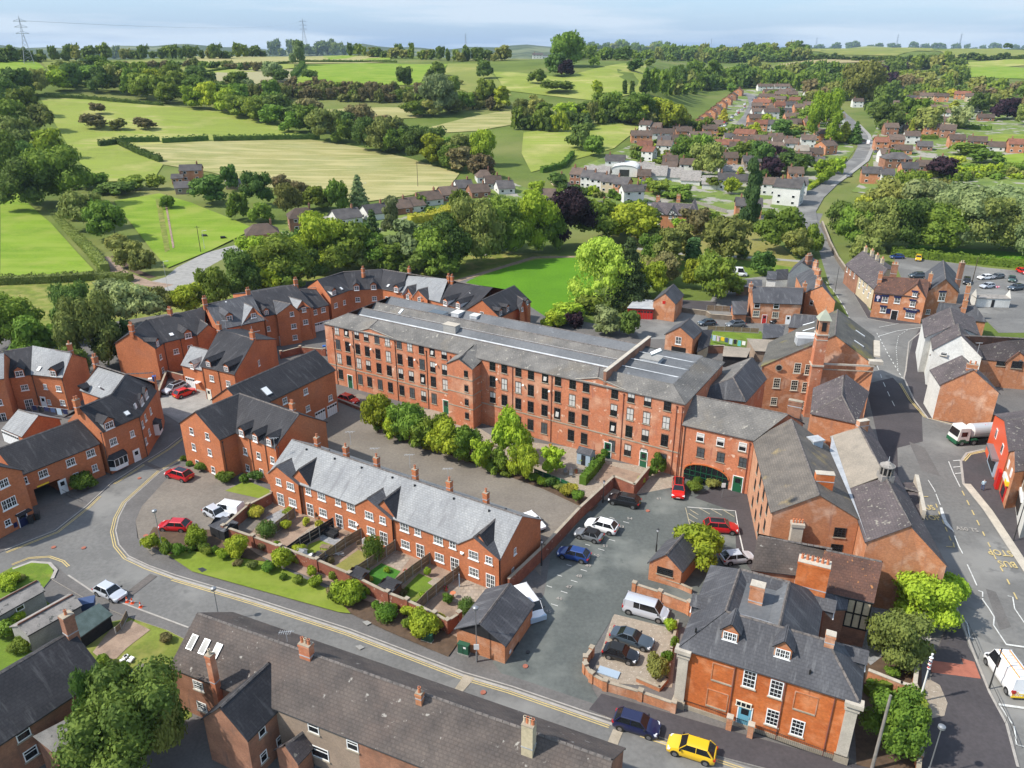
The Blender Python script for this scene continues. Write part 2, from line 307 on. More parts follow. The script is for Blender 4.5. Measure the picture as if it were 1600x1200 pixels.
# windows and doors (shared meshes; local x along the wall, -y outwards, z up)
WC = {}
def win_mesh(style,w,h):
 k = (style,w,h)
 if k in WC: return WC[k]
 f = MB(); t = .055
 fm = {'mill': 'frame_dark','dark': 'frame_dark','sash': 'cream_paint','sashw': 'upvc','blindwin': None}.get(style[:-1] if style[-1].isdigit() else style,'upvc')
 st = style.rstrip('0123456789'); n = int(style[len(st):] or 1)
 def bar(x0,x1,z0,z1,y0=-.05,y1=-.005,m=fm): f.box((x0 + x1) / 2,(y0 + y1) / 2,(z0 + z1) / 2,x1 - x0,y1 - y0,z1 - z0,m)
 H = h / 2; Q = w / 2
 if st in ('up','door','fr','sash','sashw','dark','mill','cas'):
  T = .045 if st == 'mill' else (.1 if st in ('sash','sashw') else .085)
  bar(-Q,-Q + T,-H,H); bar(Q - T,Q,-H,H); bar(-Q + T,Q - T,H - T,H); bar(-Q + T,Q - T,-H,-H + T)
  for i in range(1,n): x = -Q + w * i / n; bar(x - .04,x + .04,-H + T,H - T,-.047)
  if st in ('up','fr'):
   rows = 2 if st == 'up' and h < 1.0 else (3 if st == 'fr' else 2)
   for r in range(1,rows): z = -H + h * r / rows; bar(-Q + T,Q - T,z - .02,z + .02,-.04)
   for i in range(n): x = -Q + w * (i + .5) / n; bar(x - .015,x + .015,-H + T,H - T,-.038)
  if st in ('sash','sashw'):
   bar(-Q + T,Q - T,-.035,.035,-.045)
   for i in range(1,n): pass
   nb = 3
   for i in range(1,nb): x = -Q + T + (w - 2 * T) * i / nb; bar(x - .014,x + .014,-H + T,H - T,-.036)
   for r in (-.5,.5): bar(-Q + T,Q - T,r * H - .014,r * H + .014,-.037)
  if st == 'cas': bar(-Q + T,Q - T,H * .35 - .03,H * .35 + .03,-.045)
  if st == 'dark':
   for i in range(1,3): x = -Q + w * i / 3; bar(x - .018,x + .018,-H,H,-.04)
   for r in range(1,4): z = -H + h * r / 4; bar(-Q,Q,z - .018,z + .018,-.039)
  if st == 'mill': bar(-Q,Q,-.03,.03,-.04); bar(-.02,.02,-H,H,-.036)
 sill = {'sash': 'stone_pale','sashw': 'stone_pale','mill': 'stone','dark': 'stone','cas': 'stone','up': 'upvc'}.get(st)
 if sill and st != 'fr': bar(-Q - .1,Q + .1,-H - .12,-H - .004,-.12,0,sill)
 if st == 'mill':
  for i in range(4):                                          # segmental brick arch
   x0 = -Q - .05 + (w + .1) * i / 4; bar(x0 + .003,x0 + (w + .1) / 4 - .003,H + .004,H + .16 + (.05 if i in (1,2) else 0),-.02,0,'brick_brown')
 if st == 'up':
  bar(-Q - .05,Q + .05,H + .004,H + .1,-.015,0,'brick_bright')
 g = MB(); g.face([(-Q + .02,-.012,-H + .02),(Q - .02,-.012,-H + .02),(Q - .02,-.012,H - .02),(-Q + .02,-.012,H - .02)])
 WC[k] = (f.mesh('window'),g)
 return WC[k]
PC = {}
def pane_mesh(style,w,h,gm):
 k = (w,h,gm,style[:3])
 if k not in PC:
  g = win_mesh(style,w,h)[1]; m = MB()
  if gm == 'half':
   Q,H = w / 2 - .02,h / 2 - .02
   m.face([(-Q,-.012,-H),(Q,-.012,-H),(Q,-.012,0),(-Q,-.012,0)],'glass_dark'); m.face([(-Q,-.012,0),(Q,-.012,0),(Q,-.012,H),(-Q,-.012,H)],'blind')
  elif gm == 'open':
   Q,H = w / 2 - .02,h / 2 - .02
   m.face([(-Q,-.012,-H),(Q,-.012,-H),(Q,-.012,H),(-Q,-.012,H)],'glass_dark'); m.face([(-Q * .5,-.14,-H * .55),(Q * .5,-.14,-H * .55),(Q * .55,-.03,H * .35),(-Q * .45,-.03,H * .35)],'blind')
  else:
   m.face(g.v[:4],gm)
  PC[k] = m.mesh('pane')
 return PC[k]
POTM = {}
def pot_mesh(kind):
 if kind not in POTM:
  b = MB(); m = 'pot_pale' if kind == 1 else 'pot'
  b.tube((0,0,0),(0,0,.5),.15,.11,m,8,False); b.tube((0,0,.44),(0,0,.53),.145,.145,m,8); b.tube((0,0,.531),(0,0,.535),.09,.09,'black',8)
  POTM[kind] = b.mesh('chimney_pot',None,False)
 return POTM[kind]
def offset_poly(P,offs):
 """offset the edges of a planar 3D polygon outwards inside its plane"""
 n = len(P); nr = Vector((0,0,0))
 for i in range(n):
  a,b = P[i],P[(i + 1) % n]; nr += Vector(((a.y - b.y) * (a.z + b.z),(a.z - b.z) * (a.x + b.x),(a.x - b.x) * (a.y + b.y)))
 nr.normalize(); U = (P[1] - P[0]).normalized(); V = nr.cross(U); O = P[0]
 q = [((p - O).dot(U),(p - O).dot(V)) for p in P]
 L = []
 for i in range(n):
  x0,y0 = q[i]; x1,y1 = q[(i + 1) % n]; dx,dy = x1 - x0,y1 - y0; l = math.hypot(dx,dy) or 1e-9
  ox,oy = dy / l * offs[i],-dx / l * offs[i]; L.append((x0 + ox,y0 + oy,dx,dy))
 out = []
 for i in range(n):
  a = L[i - 1]; b = L[i]; det = a[2] * b[3] - a[3] * b[2]
  if abs(det) < 1e-3 * math.hypot(a[2],a[3]) * math.hypot(b[2],b[3]): x,y = b[0],b[1]
  else:
   t = ((b[0] - a[0]) * b[3] - (b[1] - a[1]) * b[2]) / det; x,y = a[0] + a[2] * t,a[1] + a[3] * t
  out.append(O + U * x + V * y)
 return out,nr
class Bld:
 def __init__(s,name,label,cat,wall,roof,group=None,base=0.0,ridge='ridge_tile'):
  s.p = {}; s.wallmat = wall; s.roofmat = roof; s.base = base; s.walls = {}; s.roofs = []; s.ridge = ridge; s.name = name; s.meta = (label,cat,group); s.root = None; s.oh = .22; s.eo = .22
  s.root = empty(name,(0,0,0),0,label,cat,group)
 def pts(self,**k):
  s = self
  for n,v in k.items():
   if isinstance(v,Vector): s.p[n] = v
   elif v[0] == 'm': a,b = s.p[v[1]],s.p[v[2]]; s.p[n] = Vector((2 * a.x - b.x,2 * a.y - b.y,b.z))      # mirrored across a ridge point
   elif v[0] == '+': o,a,b = s.p[v[1]],s.p[v[2]],s.p[v[3]]; s.p[n] = o + (b - a)                          # o + (b-a)
   elif v[0] == 'z': a = s.p[v[1]]; s.p[n] = Vector((a.x,a.y,v[2]))
   elif v[0] == 'l': a,b = s.p[v[1]],s.p[v[2]]; s.p[n] = a.lerp(b,v[3])
   else: s.p[n] = W(v[0],v[1],v[2])
  return s
 def rect(s,A,B,he,D,hr,hip=(0,0)):
  """a plain gabled or hipped block: front eaves corners as photo points, depth in metres"""
  a,b = W(*A,he),W(*B,he); u = (b - a).normalized(); n = Vector((-u.y,u.x,0))
  s.p.update(A=a,B=b,c=b + n * D,d=a + n * D,R1=a + n * D / 2 + u * hip[0],R2=b + n * D / 2 - u * hip[1])
  s.p['R1'].z = hr; s.p['R2'].z = hr
  s.roof('A B R2 R1'); s.roof('c d R1 R2')
  if hip[0]: s.roof('d A R1')
  if hip[1]: s.roof('B c R2')
  s.wall('F','A B'); s.wall('Rt','B c' if hip[1] else 'B R2 c'); s.wall('K','c d'); s.wall('L','d A' if hip[0] else 'd R1 A')
  return s
 def roof(s,names,m=None): s.roofs.append((names.split(),m)); return s
 def wall(s,key,chain,base=None,m=None): s.walls[key] = (chain.split(),s.base if base is None else base,m); return s
 def std(s,m=0):
  if m: s.pts(c=('m','r2','B'),d=('m','r1','A'))
  return s.roof('A B r2 r1').roof('c d r1 r2').wall('F','A B').wall('Rt','B r2 c').wall('K','c d').wall('L','d r1 A')
 def lean(s): return s.roof('A B c d').wall('F','A B').wall('Rt','B c').wall('K','c d').wall('L','d A')
 def gf(s): return s.roof('A g g2 A2').roof('g B B2 g2').wall('F','A g B').wall('Rt','B B2').wall('K','B2 g2 A2').wall('L','A2 A')
 def make(s,gutter=True):
  wb = {}
  for k,(ch,b0,m) in s.walls.items():
   P = [s.p[c] for c in ch]; bot = [Vector((P[-1].x,P[-1].y,b0)),Vector((P[0].x,P[0].y,b0))]
   P2 = P[::-1] + bot[::-1]
   P2 = P2[::-1]
   # orient: chain runs left to right seen from outside
   wb.setdefault(m or s.wallmat,MB()).face(([bot[1],bot[0]] if b0 < P[0].z - .02 else []) + P[::-1],m or s.wallmat)
  big = MB()
  for m,b in wb.items():
   for f,uv in zip(b.f,b.uv): big.face([b.v[i] for i in f],m)
  big.build('wall',None,s.root)
  ec = {}
  for ns,m in s.roofs:
   for i in range(len(ns)): ec.setdefault(frozenset((ns[i],ns[(i + 1) % len(ns)])),[]).append(ns)
  rb = MB(); rg = MB(); th = .08
  for ns,m in s.roofs:
   P = [s.p[c] for c in ns]; nr0 = Vector((0,0,0))
   for i in range(len(P)):
    a,b = P[i],P[(i + 1) % len(P)]; nr0 += Vector(((a.y - b.y) * (a.z + b.z),(a.z - b.z) * (a.x + b.x),(a.x - b.x) * (a.y + b.y)))
   if nr0.z < 0: ns = ns[::-1]; P = P[::-1]
   zm = min(p.z for p in P)
   offs = []
   for i in range(len(ns)):
    a,b = P[i],P[(i + 1) % len(ns)]
    offs.append(0 if len(ec[frozenset((ns[i],ns[(i + 1) % len(ns)]))]) > 1 else (s.eo if abs(a.z - b.z) < .15 else s.oh * .6))
   Q,nr = offset_poly(P,offs); up = [q + nr * th for q in Q]
   rb.face(up,m or s.roofmat)
   for i in range(len(Q)):
    j = (i + 1) % len(Q)
    if offs[i] > 0: rb.face([Q[i],Q[j],up[j],up[i]],m or s.roofmat)
    if offs[i] > 0 and abs(P[i].z - P[j].z) < .15 and P[i].z < zm + .4 and gutter:
     gt = MB(); gt.tube(Q[i] + Vector((0,0,-.02)),Q[j] + Vector((0,0,-.02)),.07,None,'frame_dark',5); gt.build('gutter',None,s.root)
   rb.face(Q[::-1],m or s.roofmat)
  for e,fs in ec.items():
   if len(fs) == 2 and s.ridge:
    a,b = [s.p[c] for c in e]; mid = (a + b) / 2
    c1 = sum((s.p[c] for c in fs[0]),Vector()) / len(fs[0]); c2 = sum((s.p[c] for c in fs[1]),Vector()) / len(fs[1])
    if (c1.z + c2.z) / 2 < mid.z - .02 and min(c1.z,c2.z) < mid.z - .15:
     d = (b - a); L = d.length; d.normalize(); k = max(1,int(L / .6)); side = d.cross(Vector((0,0,1))).normalized()
     for i in range(k):
      p = a + d * (L * i / k); q = a + d * (L * (i + .93) / k); o = Vector((0,0,th + .09)); r = Vector((0,0,th - .05))
      A1,A2,A3 = p + side * .15 + r,p + o,p - side * .15 + r; B1,B2,B3 = q + side * .15 + r,q + o,q - side * .15 + r
      rg.face([A1,B1,B2,A2],s.ridge); rg.face([A2,B2,B3,A3],s.ridge); rg.face([A1,A2,A3],s.ridge); rg.face([B3,B2,B1],s.ridge)
  rb.build('roof',None,s.root)
  if rg.f: rg.build('ridge_tiles',None,s.root)['kind'] = 'stuff'
  return s
 def frame(s,key):
  ch = s.walls[key][0]; a,b = s.p[ch[0]],s.p[ch[-1]]; u = Vector((b.x - a.x,b.y - a.y,0)).normalized(); return Vector((a.x,a.y,0)),u,Vector((u.y,-u.x,0))
 def on(s,key,x,y,off=0.0):
  O,u,n = s.frame(key); O = O + n * off; d = ray(x,y); c = Vector((0,0,CAMH)); t = (O - c).dot(n) / d.dot(n); return c + d * t
 def put(s,name,me,p,u,off=.0):
  o = link(name,me,s.root); n = Vector((u.y,-u.x,0)); o.location = p + n * off; o.rotation_euler = (0,0,math.atan2(u.y,u.x)); return o
 def win(s,key,style,w,h,pts,glass=None,zs=None,name='window'):
  """windows at photo points of their centres; zs: use the first point list as columns and these heights as rows"""
  O,u,n = s.frame(key)
  P = [s.on(key,*p) for p in pts]; zt = min(s.p[s.walls[key][0][0]].z,s.p[s.walls[key][0][-1]].z) - .12 - h / 2 if len(s.walls[key][0]) == 2 else 99
  for p in P: p.z = min(p.z,zt)
  if zs: P = [Vector((p.x,p.y,z)) for z in zs for p in P]
  for p in P:
   gl = glass or R.choice(['glass_dark','glass_dark','glass_dark','glass_mid'])
   if isinstance(gl,(list,tuple)): gl = R.choice(gl)
   fm,g = win_mesh(style,w,h)
   o = s.put(name,fm,p,u,.003); link('pane',pane_mesh(style,w,h,gl),o)
 def door(s,key,x,y,m='upvc',w=.95,h=2.05,style='plain',z0=None):
  """door with the photo point of its centre"""
  O,u,n = s.frame(key); p = s.on(key,x,y); p.z = (s.walls[key][1] if z0 is None else z0) + h / 2
  b = MB(); b.box(0,-.03,0,w,.05,h,m); Q,H = w / 2,h / 2
  b.box(-Q - .05,-.035,0,.1,.07,h + .1,'upvc'); b.box(Q + .05,-.035,0,.1,.07,h + .1,'upvc'); b.box(0,-.035,H + .055,w + .2,.07,.1,'upvc')
  o = s.put('door',b.mesh('door'),p,u,.003)
  g = MB(); g.box(0,-.06,H * .5,w * .6,.015,h * .3,'glass_dark'); g.build('pane',None,o)
  hd = MB(); hd.box(Q * .75,-.07,0,.04,.04,.16,'pale_metal'); hd.build('handle',None,o)
 def plate(s,key,x,y,w,h,m,d=.06,name='panel',off=.0,ang=None):
  O,u,n = s.frame(key); p = s.on(key,x,y); b = MB(); b.box(0,-d / 2 - .002,0,w,d,h,m); return s.put(name,b.mesh(name),p,u,off)
 def pipe(s,key,x,y,m='pipe',z1=None):
  O,u,n = s.frame(key); p = s.on(key,x,y); b = MB(); z0 = s.walls[key][1]; zt = z1 or p.z
  q = p + n * .08; b.tube((q.x,q.y,z0),(q.x,q.y,zt),.055,None,m,6); b.box(q.x,q.y,zt - .05,.2,.2,.18,m); b.build('downpipe',None,s.root)
 def band(s,key,z,h=.22,d=.07,m='stone',name='string_course',t0=0,t1=1):
  ch = s.walls[key][0]; a,b = s.p[ch[0]],s.p[ch[-1]]; O,u,n = s.frame(key); a2 = a.lerp(b,t0); b2 = a.lerp(b,t1); L = (Vector((b2.x - a2.x,b2.y - a2.y,0))).length
  bb = MB(); bb.box(L / 2,-d / 2 - .003,0,L,d,h,m); s.put(name,bb.mesh(name),Vector((a2.x,a2.y,z)),u)
 def chim(s,x,y,z,w=.9,d=.55,h=1.3,pots=2,a=None,down=1.0,m=None,potk=0,cap=None,P=None,corb=True):
  p = P or W(x,y,z); k = list(s.walls)[0]; O,u,n = s.frame(k); a = math.atan2(u.y,u.x) if a is None else a
  b = MB(); m = m or s.wallmat; b.box(0,0,(h - down) / 2,w,d,h + down,m)
  if corb: b.box(0,0,h - .16,w + .1,d + .1,.18,m)
  b.box(0,0,h + .035,w + .06,d + .06,.07,cap or 'stone')
  b.box(0,0,.18,w + .05,d + .05,.1,'lead')
  o = b.build('chimney',None,s.root); o.location = (p.x,p.y,z); o.rotation_euler = (0,0,a)
  for i in range(pots):
   t = (i + .5) / pots - .5; q = link('chimney_pot',pot_mesh(potk if not isinstance(potk,str) else i % 2),o); q.location = (t * w * .95,0,h + .06)
  return o
 def rplane(s,i):
  ns = s.roofs[i][0]; a,b,c = [s.p[k] for k in ns[:3]]; n = (b - a).cross(c - a).normalized()
  if n.z < 0: n = -n
  return a,n
 def onroof(s,i,x,y):
  a,n = s.rplane(i); d = ray(x,y); c = Vector((0,0,CAMH)); t = (a - c).dot(n) / d.dot(n); return c + d * t,n
 def velux(s,i,x,y,w=.7,h=1.1,m='glass_mid',name='skylight',th=.1):
  p,n = s.onroof(i,x,y); hz = Vector((n.x,n.y,0)).normalized(); u = Vector((-hz.y,hz.x,0)); v = n.cross(u).normalized()
  b = MB()
  def q(dw,dh,z0,z1,mm): b.hexa([p + u * (sx * dw) + v * (sy * dh) + n * zz for zz in (z0,z1) for sx,sy in ((-1,-1),(1,-1),(1,1),(-1,1))],mm)
  q(w / 2,h / 2,.05,.12 + th,'grey_metal'); o = b.build(name,None,s.root)
  b = MB(); q(w / 2 - .07,h / 2 - .07,.12 + th,.135 + th,m); b.build('pane',None,o)
 def dorm(s,i,x,y,w=1.3,h=1.15,style='up2',roof=None,cheek=None,pitch=.75,face=None):
  """gabled dormer: photo point = middle of its window sill"""
  p,n = s.onroof(i,x,y); hz = Vector((n.x,n.y,0)).normalized(); u = Vector((-hz.y,hz.x,0)); slope = math.hypot(n.x,n.y) / n.z; rise = w / 2 * pitch + .1
  m = roof or s.roofmat; cm = cheek or 'upvc'; b = MB(); Q = w / 2 + .12; z0 = Vector((0,0,1))
  p = p + hz * .05
  def X(a,zz,back): return p + u * a + z0 * zz - hz * back
  hb = (h + .15) / slope; hr_ = (h + .15 + Q * pitch) / slope
  fm = face or s.wallmat
  b.face([X(-Q,-.1,0),X(Q,-.1,0),X(Q,h + .15,0),X(0,h + .15 + Q * pitch,0),X(-Q,h + .15,0)],fm)
  b.face([X(-Q,-.1,0),X(-Q,h + .15,0),X(-Q,h + .15,hb + .1)],cm); b.face([X(Q,-.1,0),X(Q,h + .15,hb + .1),X(Q,h + .15,0)],cm)
  o = b.build('dormer',None,s.root)
  r = MB(); e = .16; zt = h + .17
  for sg in (-1,1):
   a = [X(0,zt + Q * pitch + .04,-e),X(sg * (Q + e),zt - e * pitch,-e),X(sg * (Q + e),zt - e * pitch,hb + .05),X(0,zt + Q * pitch + .04,hr_ + .1)]
   if sg > 0: a = a[::-1]
   nn = (a[1] - a[0]).cross(a[2] - a[0]).normalized();
   if nn.z < 0: nn = -nn
   t = [q + nn * .1 for q in a]; r.face(t if (t[1] - t[0]).cross(t[2] - t[0]).z > 0 else t[::-1],m)
   for k in range(4): j = (k + 1) % 4; r.face([a[k],a[j],t[j],t[k]],m if k % 2 else 'timber_dark')
   r.face(a,m)
  r.build('dormer_roof',None,o)
  fmw,g = win_mesh(style,w,h); wo = link('dormer_window',dorm_win(style,w,h),o); ww = p + z0 * (h / 2) + hz * .02; wo.location = ww; wo.rotation_euler = (0,0,math.atan2(u.y,u.x) )
 def xgable(s,eL,ap,eR,bk,roof=None,wall=None,z0=None,key='G',mL=None,mR=None,full=False,proj=.06,snap='F'):
  """gable standing in the front wall; points are (x, y, z) photo points or names"""
  g = lambda v: s.p[v] if isinstance(v,str) else (v if isinstance(v,Vector) else W(*v))
  a,b,c,k = g(eL).copy(),g(ap).copy(),g(eR).copy(),g(bk)
  if snap in s.walls and full is not None and proj != .06 or not full and snap in s.walls:
   O,u_,n_ = s.frame(snap)
   for q in (a,b,c): d = (q - O).dot(n_); q.x -= n_.x * d; q.y -= n_.y * d
  pass; n0 = Vector(((c - a).y,-(c - a).x,0)).normalized() * (proj if full else .012)
  if not full and z0 is None: z0 = a.z
  s.p[key + 'a'],s.p[key + 'b'],s.p[key + 'c'],s.p[key + 'k'] = a + n0,b + n0,c + n0,k
  s.walls[key] = ([key + 'a',key + 'b',key + 'c'],s.base if z0 is None else z0,wall)
  s.roofs.append(([key + 'a',key + 'b',key + 'k'],mL or roof)); s.roofs.append(([key + 'b',key + 'c',key + 'k'],mR or roof))
DW = {}
def dorm_win(style,w,h):
 k = (style,w,h)
 if k not in DW:
  me = win_mesh(style,w,h)[0].copy(); me.name = 'dormer_window'; bm = bmesh.new(); bm.from_mesh(me); me.materials.append(MATS['glass_dark']); mi = len(me.materials) - 1
  Q,H = w / 2 - .02,h / 2 - .02; vs = [bm.verts.new(c) for c in ((-Q,-.012,-H),(Q,-.012,-H),(Q,-.012,H),(-Q,-.012,H))]; f = bm.faces.new(vs); f.material_index = mi; bm.to_mesh(me); bm.free(); DW[k] = me
 return DW[k]
# ground sheets
LAYER = [0]
def sheet(name,px,m,z=None,kind='structure',label=None,world=False,side=None):
 LAYER[0] += 1; z = (.01 + .0008 * LAYER[0]) if z is None else z
 P = [W(*p) for p in px] if not world else px
 b = MB(); b.prism([(p[0],p[1]) for p in P],0 if side else z - .003,z,side or m,m); o = b.build(name); tag(o,label,None,None,kind); return o
def field(name,px,m,lift=.3,label=None,step=22,name_kind='structure'):
 P = [T(*p) for p in px]; bm = bmesh.new(); pts = [(p.x,p.y) for p in P]
 ar = sum(pts[i][0] * pts[(i + 1) % len(pts)][1] - pts[(i + 1) % len(pts)][0] * pts[i][1] for i in range(len(pts)))
 if ar < 0: pts = pts[::-1]
 vs = [bm.verts.new((p[0],p[1],0)) for p in pts]
 for t in tessellate_polygon([[v.co for v in vs]]):
  try: bm.faces.new([vs[i] for i in t])
  except ValueError: pass
 xs = [p[0] for p in pts]; ys = [p[1] for p in pts]
 big = max(xs) - min(xs) + max(ys) - min(ys); step = max(step,big / 60)
 for ax,lo,hi in ((0,min(xs),max(xs)),(1,min(ys),max(ys))):
  v = math.floor(lo / step) * step + step
  while v < hi:
   co = (v,0,0) if ax == 0 else (0,v,0); no = (1,0,0) if ax == 0 else (0,1,0)
   bmesh.ops.bisect_plane(bm,geom=bm.verts[:] + bm.edges[:] + bm.faces[:],plane_co=co,plane_no=no); v += step
 for v in bm.verts: v.co.z = terr(v.co.x,v.co.y) + lift + max(0,math.hypot(v.co.x,v.co.y) - 500) * .0006
 bmesh.ops.triangulate(bm,faces=bm.faces[:])
 for f in bm.faces:
  f.normal_update()
  if f.normal.z < 0: f.normal_flip()
 uv = bm.loops.layers.uv.new('UVMap')
 for f in bm.faces:
  f.smooth = True
  for l in f.loops: l[uv].uv = (l.vert.co.x,l.vert.co.y)
 me = bpy.data.meshes.new(name); bm.to_mesh(me); bm.free(); me.materials.append(MATS[m]); o = link(name,me); tag(o,label,None,None,name_kind); return o
def wline(px,far=False): return [(T(*p) if far else W(*p)) for p in px]
def strip_pts(P,w,off=0.0):
 out = []
 for i,p in enumerate(P):
  d = (P[min(i + 1,len(P) - 1)] - P[max(i - 1,0)]); d.z = 0; d.normalize(); n = Vector((-d.y,d.x,0)); out.append((p + n * (off + w / 2),p + n * (off - w / 2)))
 return out
def resample(P,step):
 out = [P[0]]
 for a,b in zip(P[:-1],P[1:]):
  k = max(1,int((b - a).length / step)); out += [a.lerp(b,(i + 1) / k) for i in range(k)]
 return out
def stripe(name,px,w,m,off=0.0,dash=None,z=None,h=0.0,far=False,kind='structure',label=None,world=None):
 LAYER[0] += 1; z = (.012 + .0008 * LAYER[0]) if z is None else z
 P = world or wline(px,far)
 if far: P = resample(P,12)
 b = MB()
 def seg(Q):
  S = strip_pts(Q,w,off)
  for (a,c),(a2,c2) in zip(S[:-1],S[1:]):
   zz = [(terr(v.x,v.y) if far else 0) + z for v in (c,c2,a2,a)]
   q = [Vector((v.x,v.y,t)) for v,t in zip((c,c2,a2,a),zz)]
   b.face(q,m,[(v.x,v.y) for v in q])
   if h:
    lo = [Vector((v.x,v.y,v.z - h)) for v in q]
    b.face([lo[0],lo[1],q[1],q[0]],m); b.face([lo[2],lo[3],q[3],q[2]],m); b.face([lo[3],lo[0],q[0],q[3]],m); b.face([lo[1],lo[2],q[2],q[1]],m)
 if dash:
  Q = resample(P,.25 if not far else 1.5); acc = 0; cur = []
  for a,c in zip(Q[:-1],Q[1:]):
   ph = acc % (dash[0] + dash[1]); acc += (c - a).length
   if ph < dash[0]:
    if not cur: cur = [a]
    cur.append(c)
   elif cur: seg(cur); cur = []
  if len(cur) > 1: seg(cur)
 else: seg(P)
 o = b.build(name); tag(o,label,None,None,kind); return o
def wallrun(name,px,h,t,m,label,cat='wall',cap='stone',piers=None,z0=0.0,far=False,pts=None,capt=.08,group=None):
 P = pts or wline(px,far); b = MB(); c = MB()
 zt = h - (capt if cap else 0)
 for a,q in zip(P[:-1],P[1:]):
  d = (q - a); L = Vector((d.x,d.y,0)).length
  if L < .05: continue
  an = math.atan2(d.y,d.x); mid = (a + q) / 2; zb = (terr(mid.x,mid.y) if far else z0)
  b.box(mid.x,mid.y,zb + zt / 2 - .1,L + t * .5,t,zt + .2,m,an)
  if cap: c.box(mid.x,mid.y,zb + h - capt / 2 + .002,L + t * .5 + .05,t + .1,capt,cap,an)
 root = empty(name,(0,0,0),0,label,cat,group); b.build('wall_body',None,root)
 if cap: c.build('coping',None,root)
 if piers:
  Q = []; acc = 0
  for a,q in zip(P[:-1],P[1:]):
   L = (q - a).length; k = max(1,round(L / piers)); Q += [(a.lerp(q,i / k),math.atan2((q - a).y,(q - a).x)) for i in range(k)]
  Q.append((P[-1],Q[-1][1]))
  for p,an in Q:
   pb = MB(); pb.box(0,0,(h + .15) / 2,t + .22,t + .22,h + .15,m); pb.box(0,0,h + .2,t + .3,t + .3,.1,cap or 'stone'); o = pb.build('pier',None,root); o.location = (p.x,p.y,z0); o.rotation_euler = (0,0,an)
 return root
def fence(px,h,label,m='timber',bay=1.8,name='garden_fence',post='concrete',pts=None,group=None):
 P = pts or wline(px); root = empty(name,(0,0,0),0,label,'fence',group)
 for a,q in zip(P[:-1],P[1:]):
  L = (q - a).length; k = max(1,round(L / bay)); an = math.atan2((q - a).y,(q - a).x)
  for i in range(k):
   p0,p1 = a.lerp(q,i / k),a.lerp(q,(i + 1) / k); mid = (p0 + p1) / 2; l = (p1 - p0).length
   b = MB(); n = 5
   for j in range(n): b.box(0,(.012 if j % 2 else -.012),.2 + (h - .25) * (j + .5) / n,l - .1,.03,(h - .25) / n - .02,m)
   b.box(0,0,.1,l - .1,.05,.2,post); b.box(0,0,h - .02,l - .08,.06,.04,m)
   o = b.build('fence_panel',None,root); o.location = (mid.x,mid.y,0); o.rotation_euler = (0,0,an)
  for i in range(k + 1):
   p0 = a.lerp(q,i / k); b = MB(); b.box(0,0,h / 2,.11,.11,h + .06,post); o = b.build('post',None,root); o.location = (p0.x,p0.y,0); o.rotation_euler = (0,0,an)
 return root
TXT = {}
def text(s,p,ang,size,m,name='lettering',parent=None,label=None,stretch=1.0,tilt=0.0,kind=None):
 cu = bpy.data.curves.new(name,'FONT'); cu.body = s; cu.size = 1; cu.align_x = 'CENTER'; cu.align_y = 'CENTER'; cu.extrude = .002; cu.offset = .012; cu.resolution_u = 2
 o = bpy.data.objects.new(name,cu); C.objects.link(o); dg = bpy.context.evaluated_depsgraph_get(); me = bpy.data.meshes.new_from_object(o.evaluated_get(dg)); bpy.data.objects.remove(o)
 o = link(name,me,parent); o.data.materials.clear(); o.data.materials.append(MATS[m]); o.location = p; o.rotation_euler = (tilt,0,ang); o.scale = (size,size * stretch,1)
 if kind: tag(o,label,None,None,kind)
 return o
# trees and shrubs
def blobs(kind,rr):
 B = []
 if kind == 'round':
  for i in range(17):
   t = rr.random() * 2 * math.pi; z = rr.uniform(.25,.9); rad_ = .72 * math.sqrt(max(.05,1 - ((z - .5) / .55) ** 2)); r = rad_ * rr.uniform(.45,1)
   B.append((r * math.cos(t),r * math.sin(t),z,rr.uniform(.26,.4)))
  B.append((0,0,.6,.5)); B.append((0,0,.84,.3))
 elif kind == 'tall':
  for i in range(20):
   t = rr.random() * 2 * math.pi; z = rr.uniform(.15,.95); rad_ = .42 * math.sqrt(max(.03,1 - ((z - .45) / .55) ** 2)); r = rad_ * rr.uniform(.4,1)
   B.append((r * math.cos(t),r * math.sin(t),z,rr.uniform(.16,.27)))
  for z in (.3,.5,.7): B.append((0,0,z,.3))
 elif kind == 'low':
  for i in range(14):
   t = rr.random() * 2 * math.pi; z = rr.uniform(.2,.65); r = .7 * rr.uniform(.3,1)
   B.append((r * math.cos(t),r * math.sin(t),z,rr.uniform(.26,.4)))
  B.append((0,0,.45,.5))
 elif kind == 'cone':
  for i in range(26):
   z = (i + .5) / 26; r = .42 * (1 - z) ** .8; t = i * 2.4; B.append((r * .6 * math.cos(t),r * .6 * math.sin(t),.04 + z * .93,.1 + .26 * (1 - z)))
 elif kind == 'column':
  for i in range(10): B.append((rr.uniform(-.03,.03),rr.uniform(-.03,.03),.08 + .85 * i / 9,.17 * (1 - .55 * abs(i / 9 - .4))))
 elif kind == 'bush':
  for i in range(10):
   t = rr.random() * 6.28; r = rr.uniform(.1,.55); B.append((r * math.cos(t),r * math.sin(t),rr.uniform(.35,.65),rr.uniform(.3,.42)))
  B.append((0,0,.5,.5))
 elif kind == 'ball': B = [(0,0,.5,.98)]
 elif kind == 'willow':
  for i in range(26):
   t = rr.random() * 6.28; r = rr.uniform(.1,.8); z = .86 - .5 * r * r + rr.uniform(-.05,.05); B.append((r * math.cos(t),r * math.sin(t),z,rr.uniform(.18,.3)))
  for i in range(16):
   t = i / 16 * 6.28; B.append((.78 * math.cos(t),.78 * math.sin(t),rr.uniform(.25,.45),rr.uniform(.13,.2)))
  B.append((0,0,.6,.5))
 return B
CR = {}
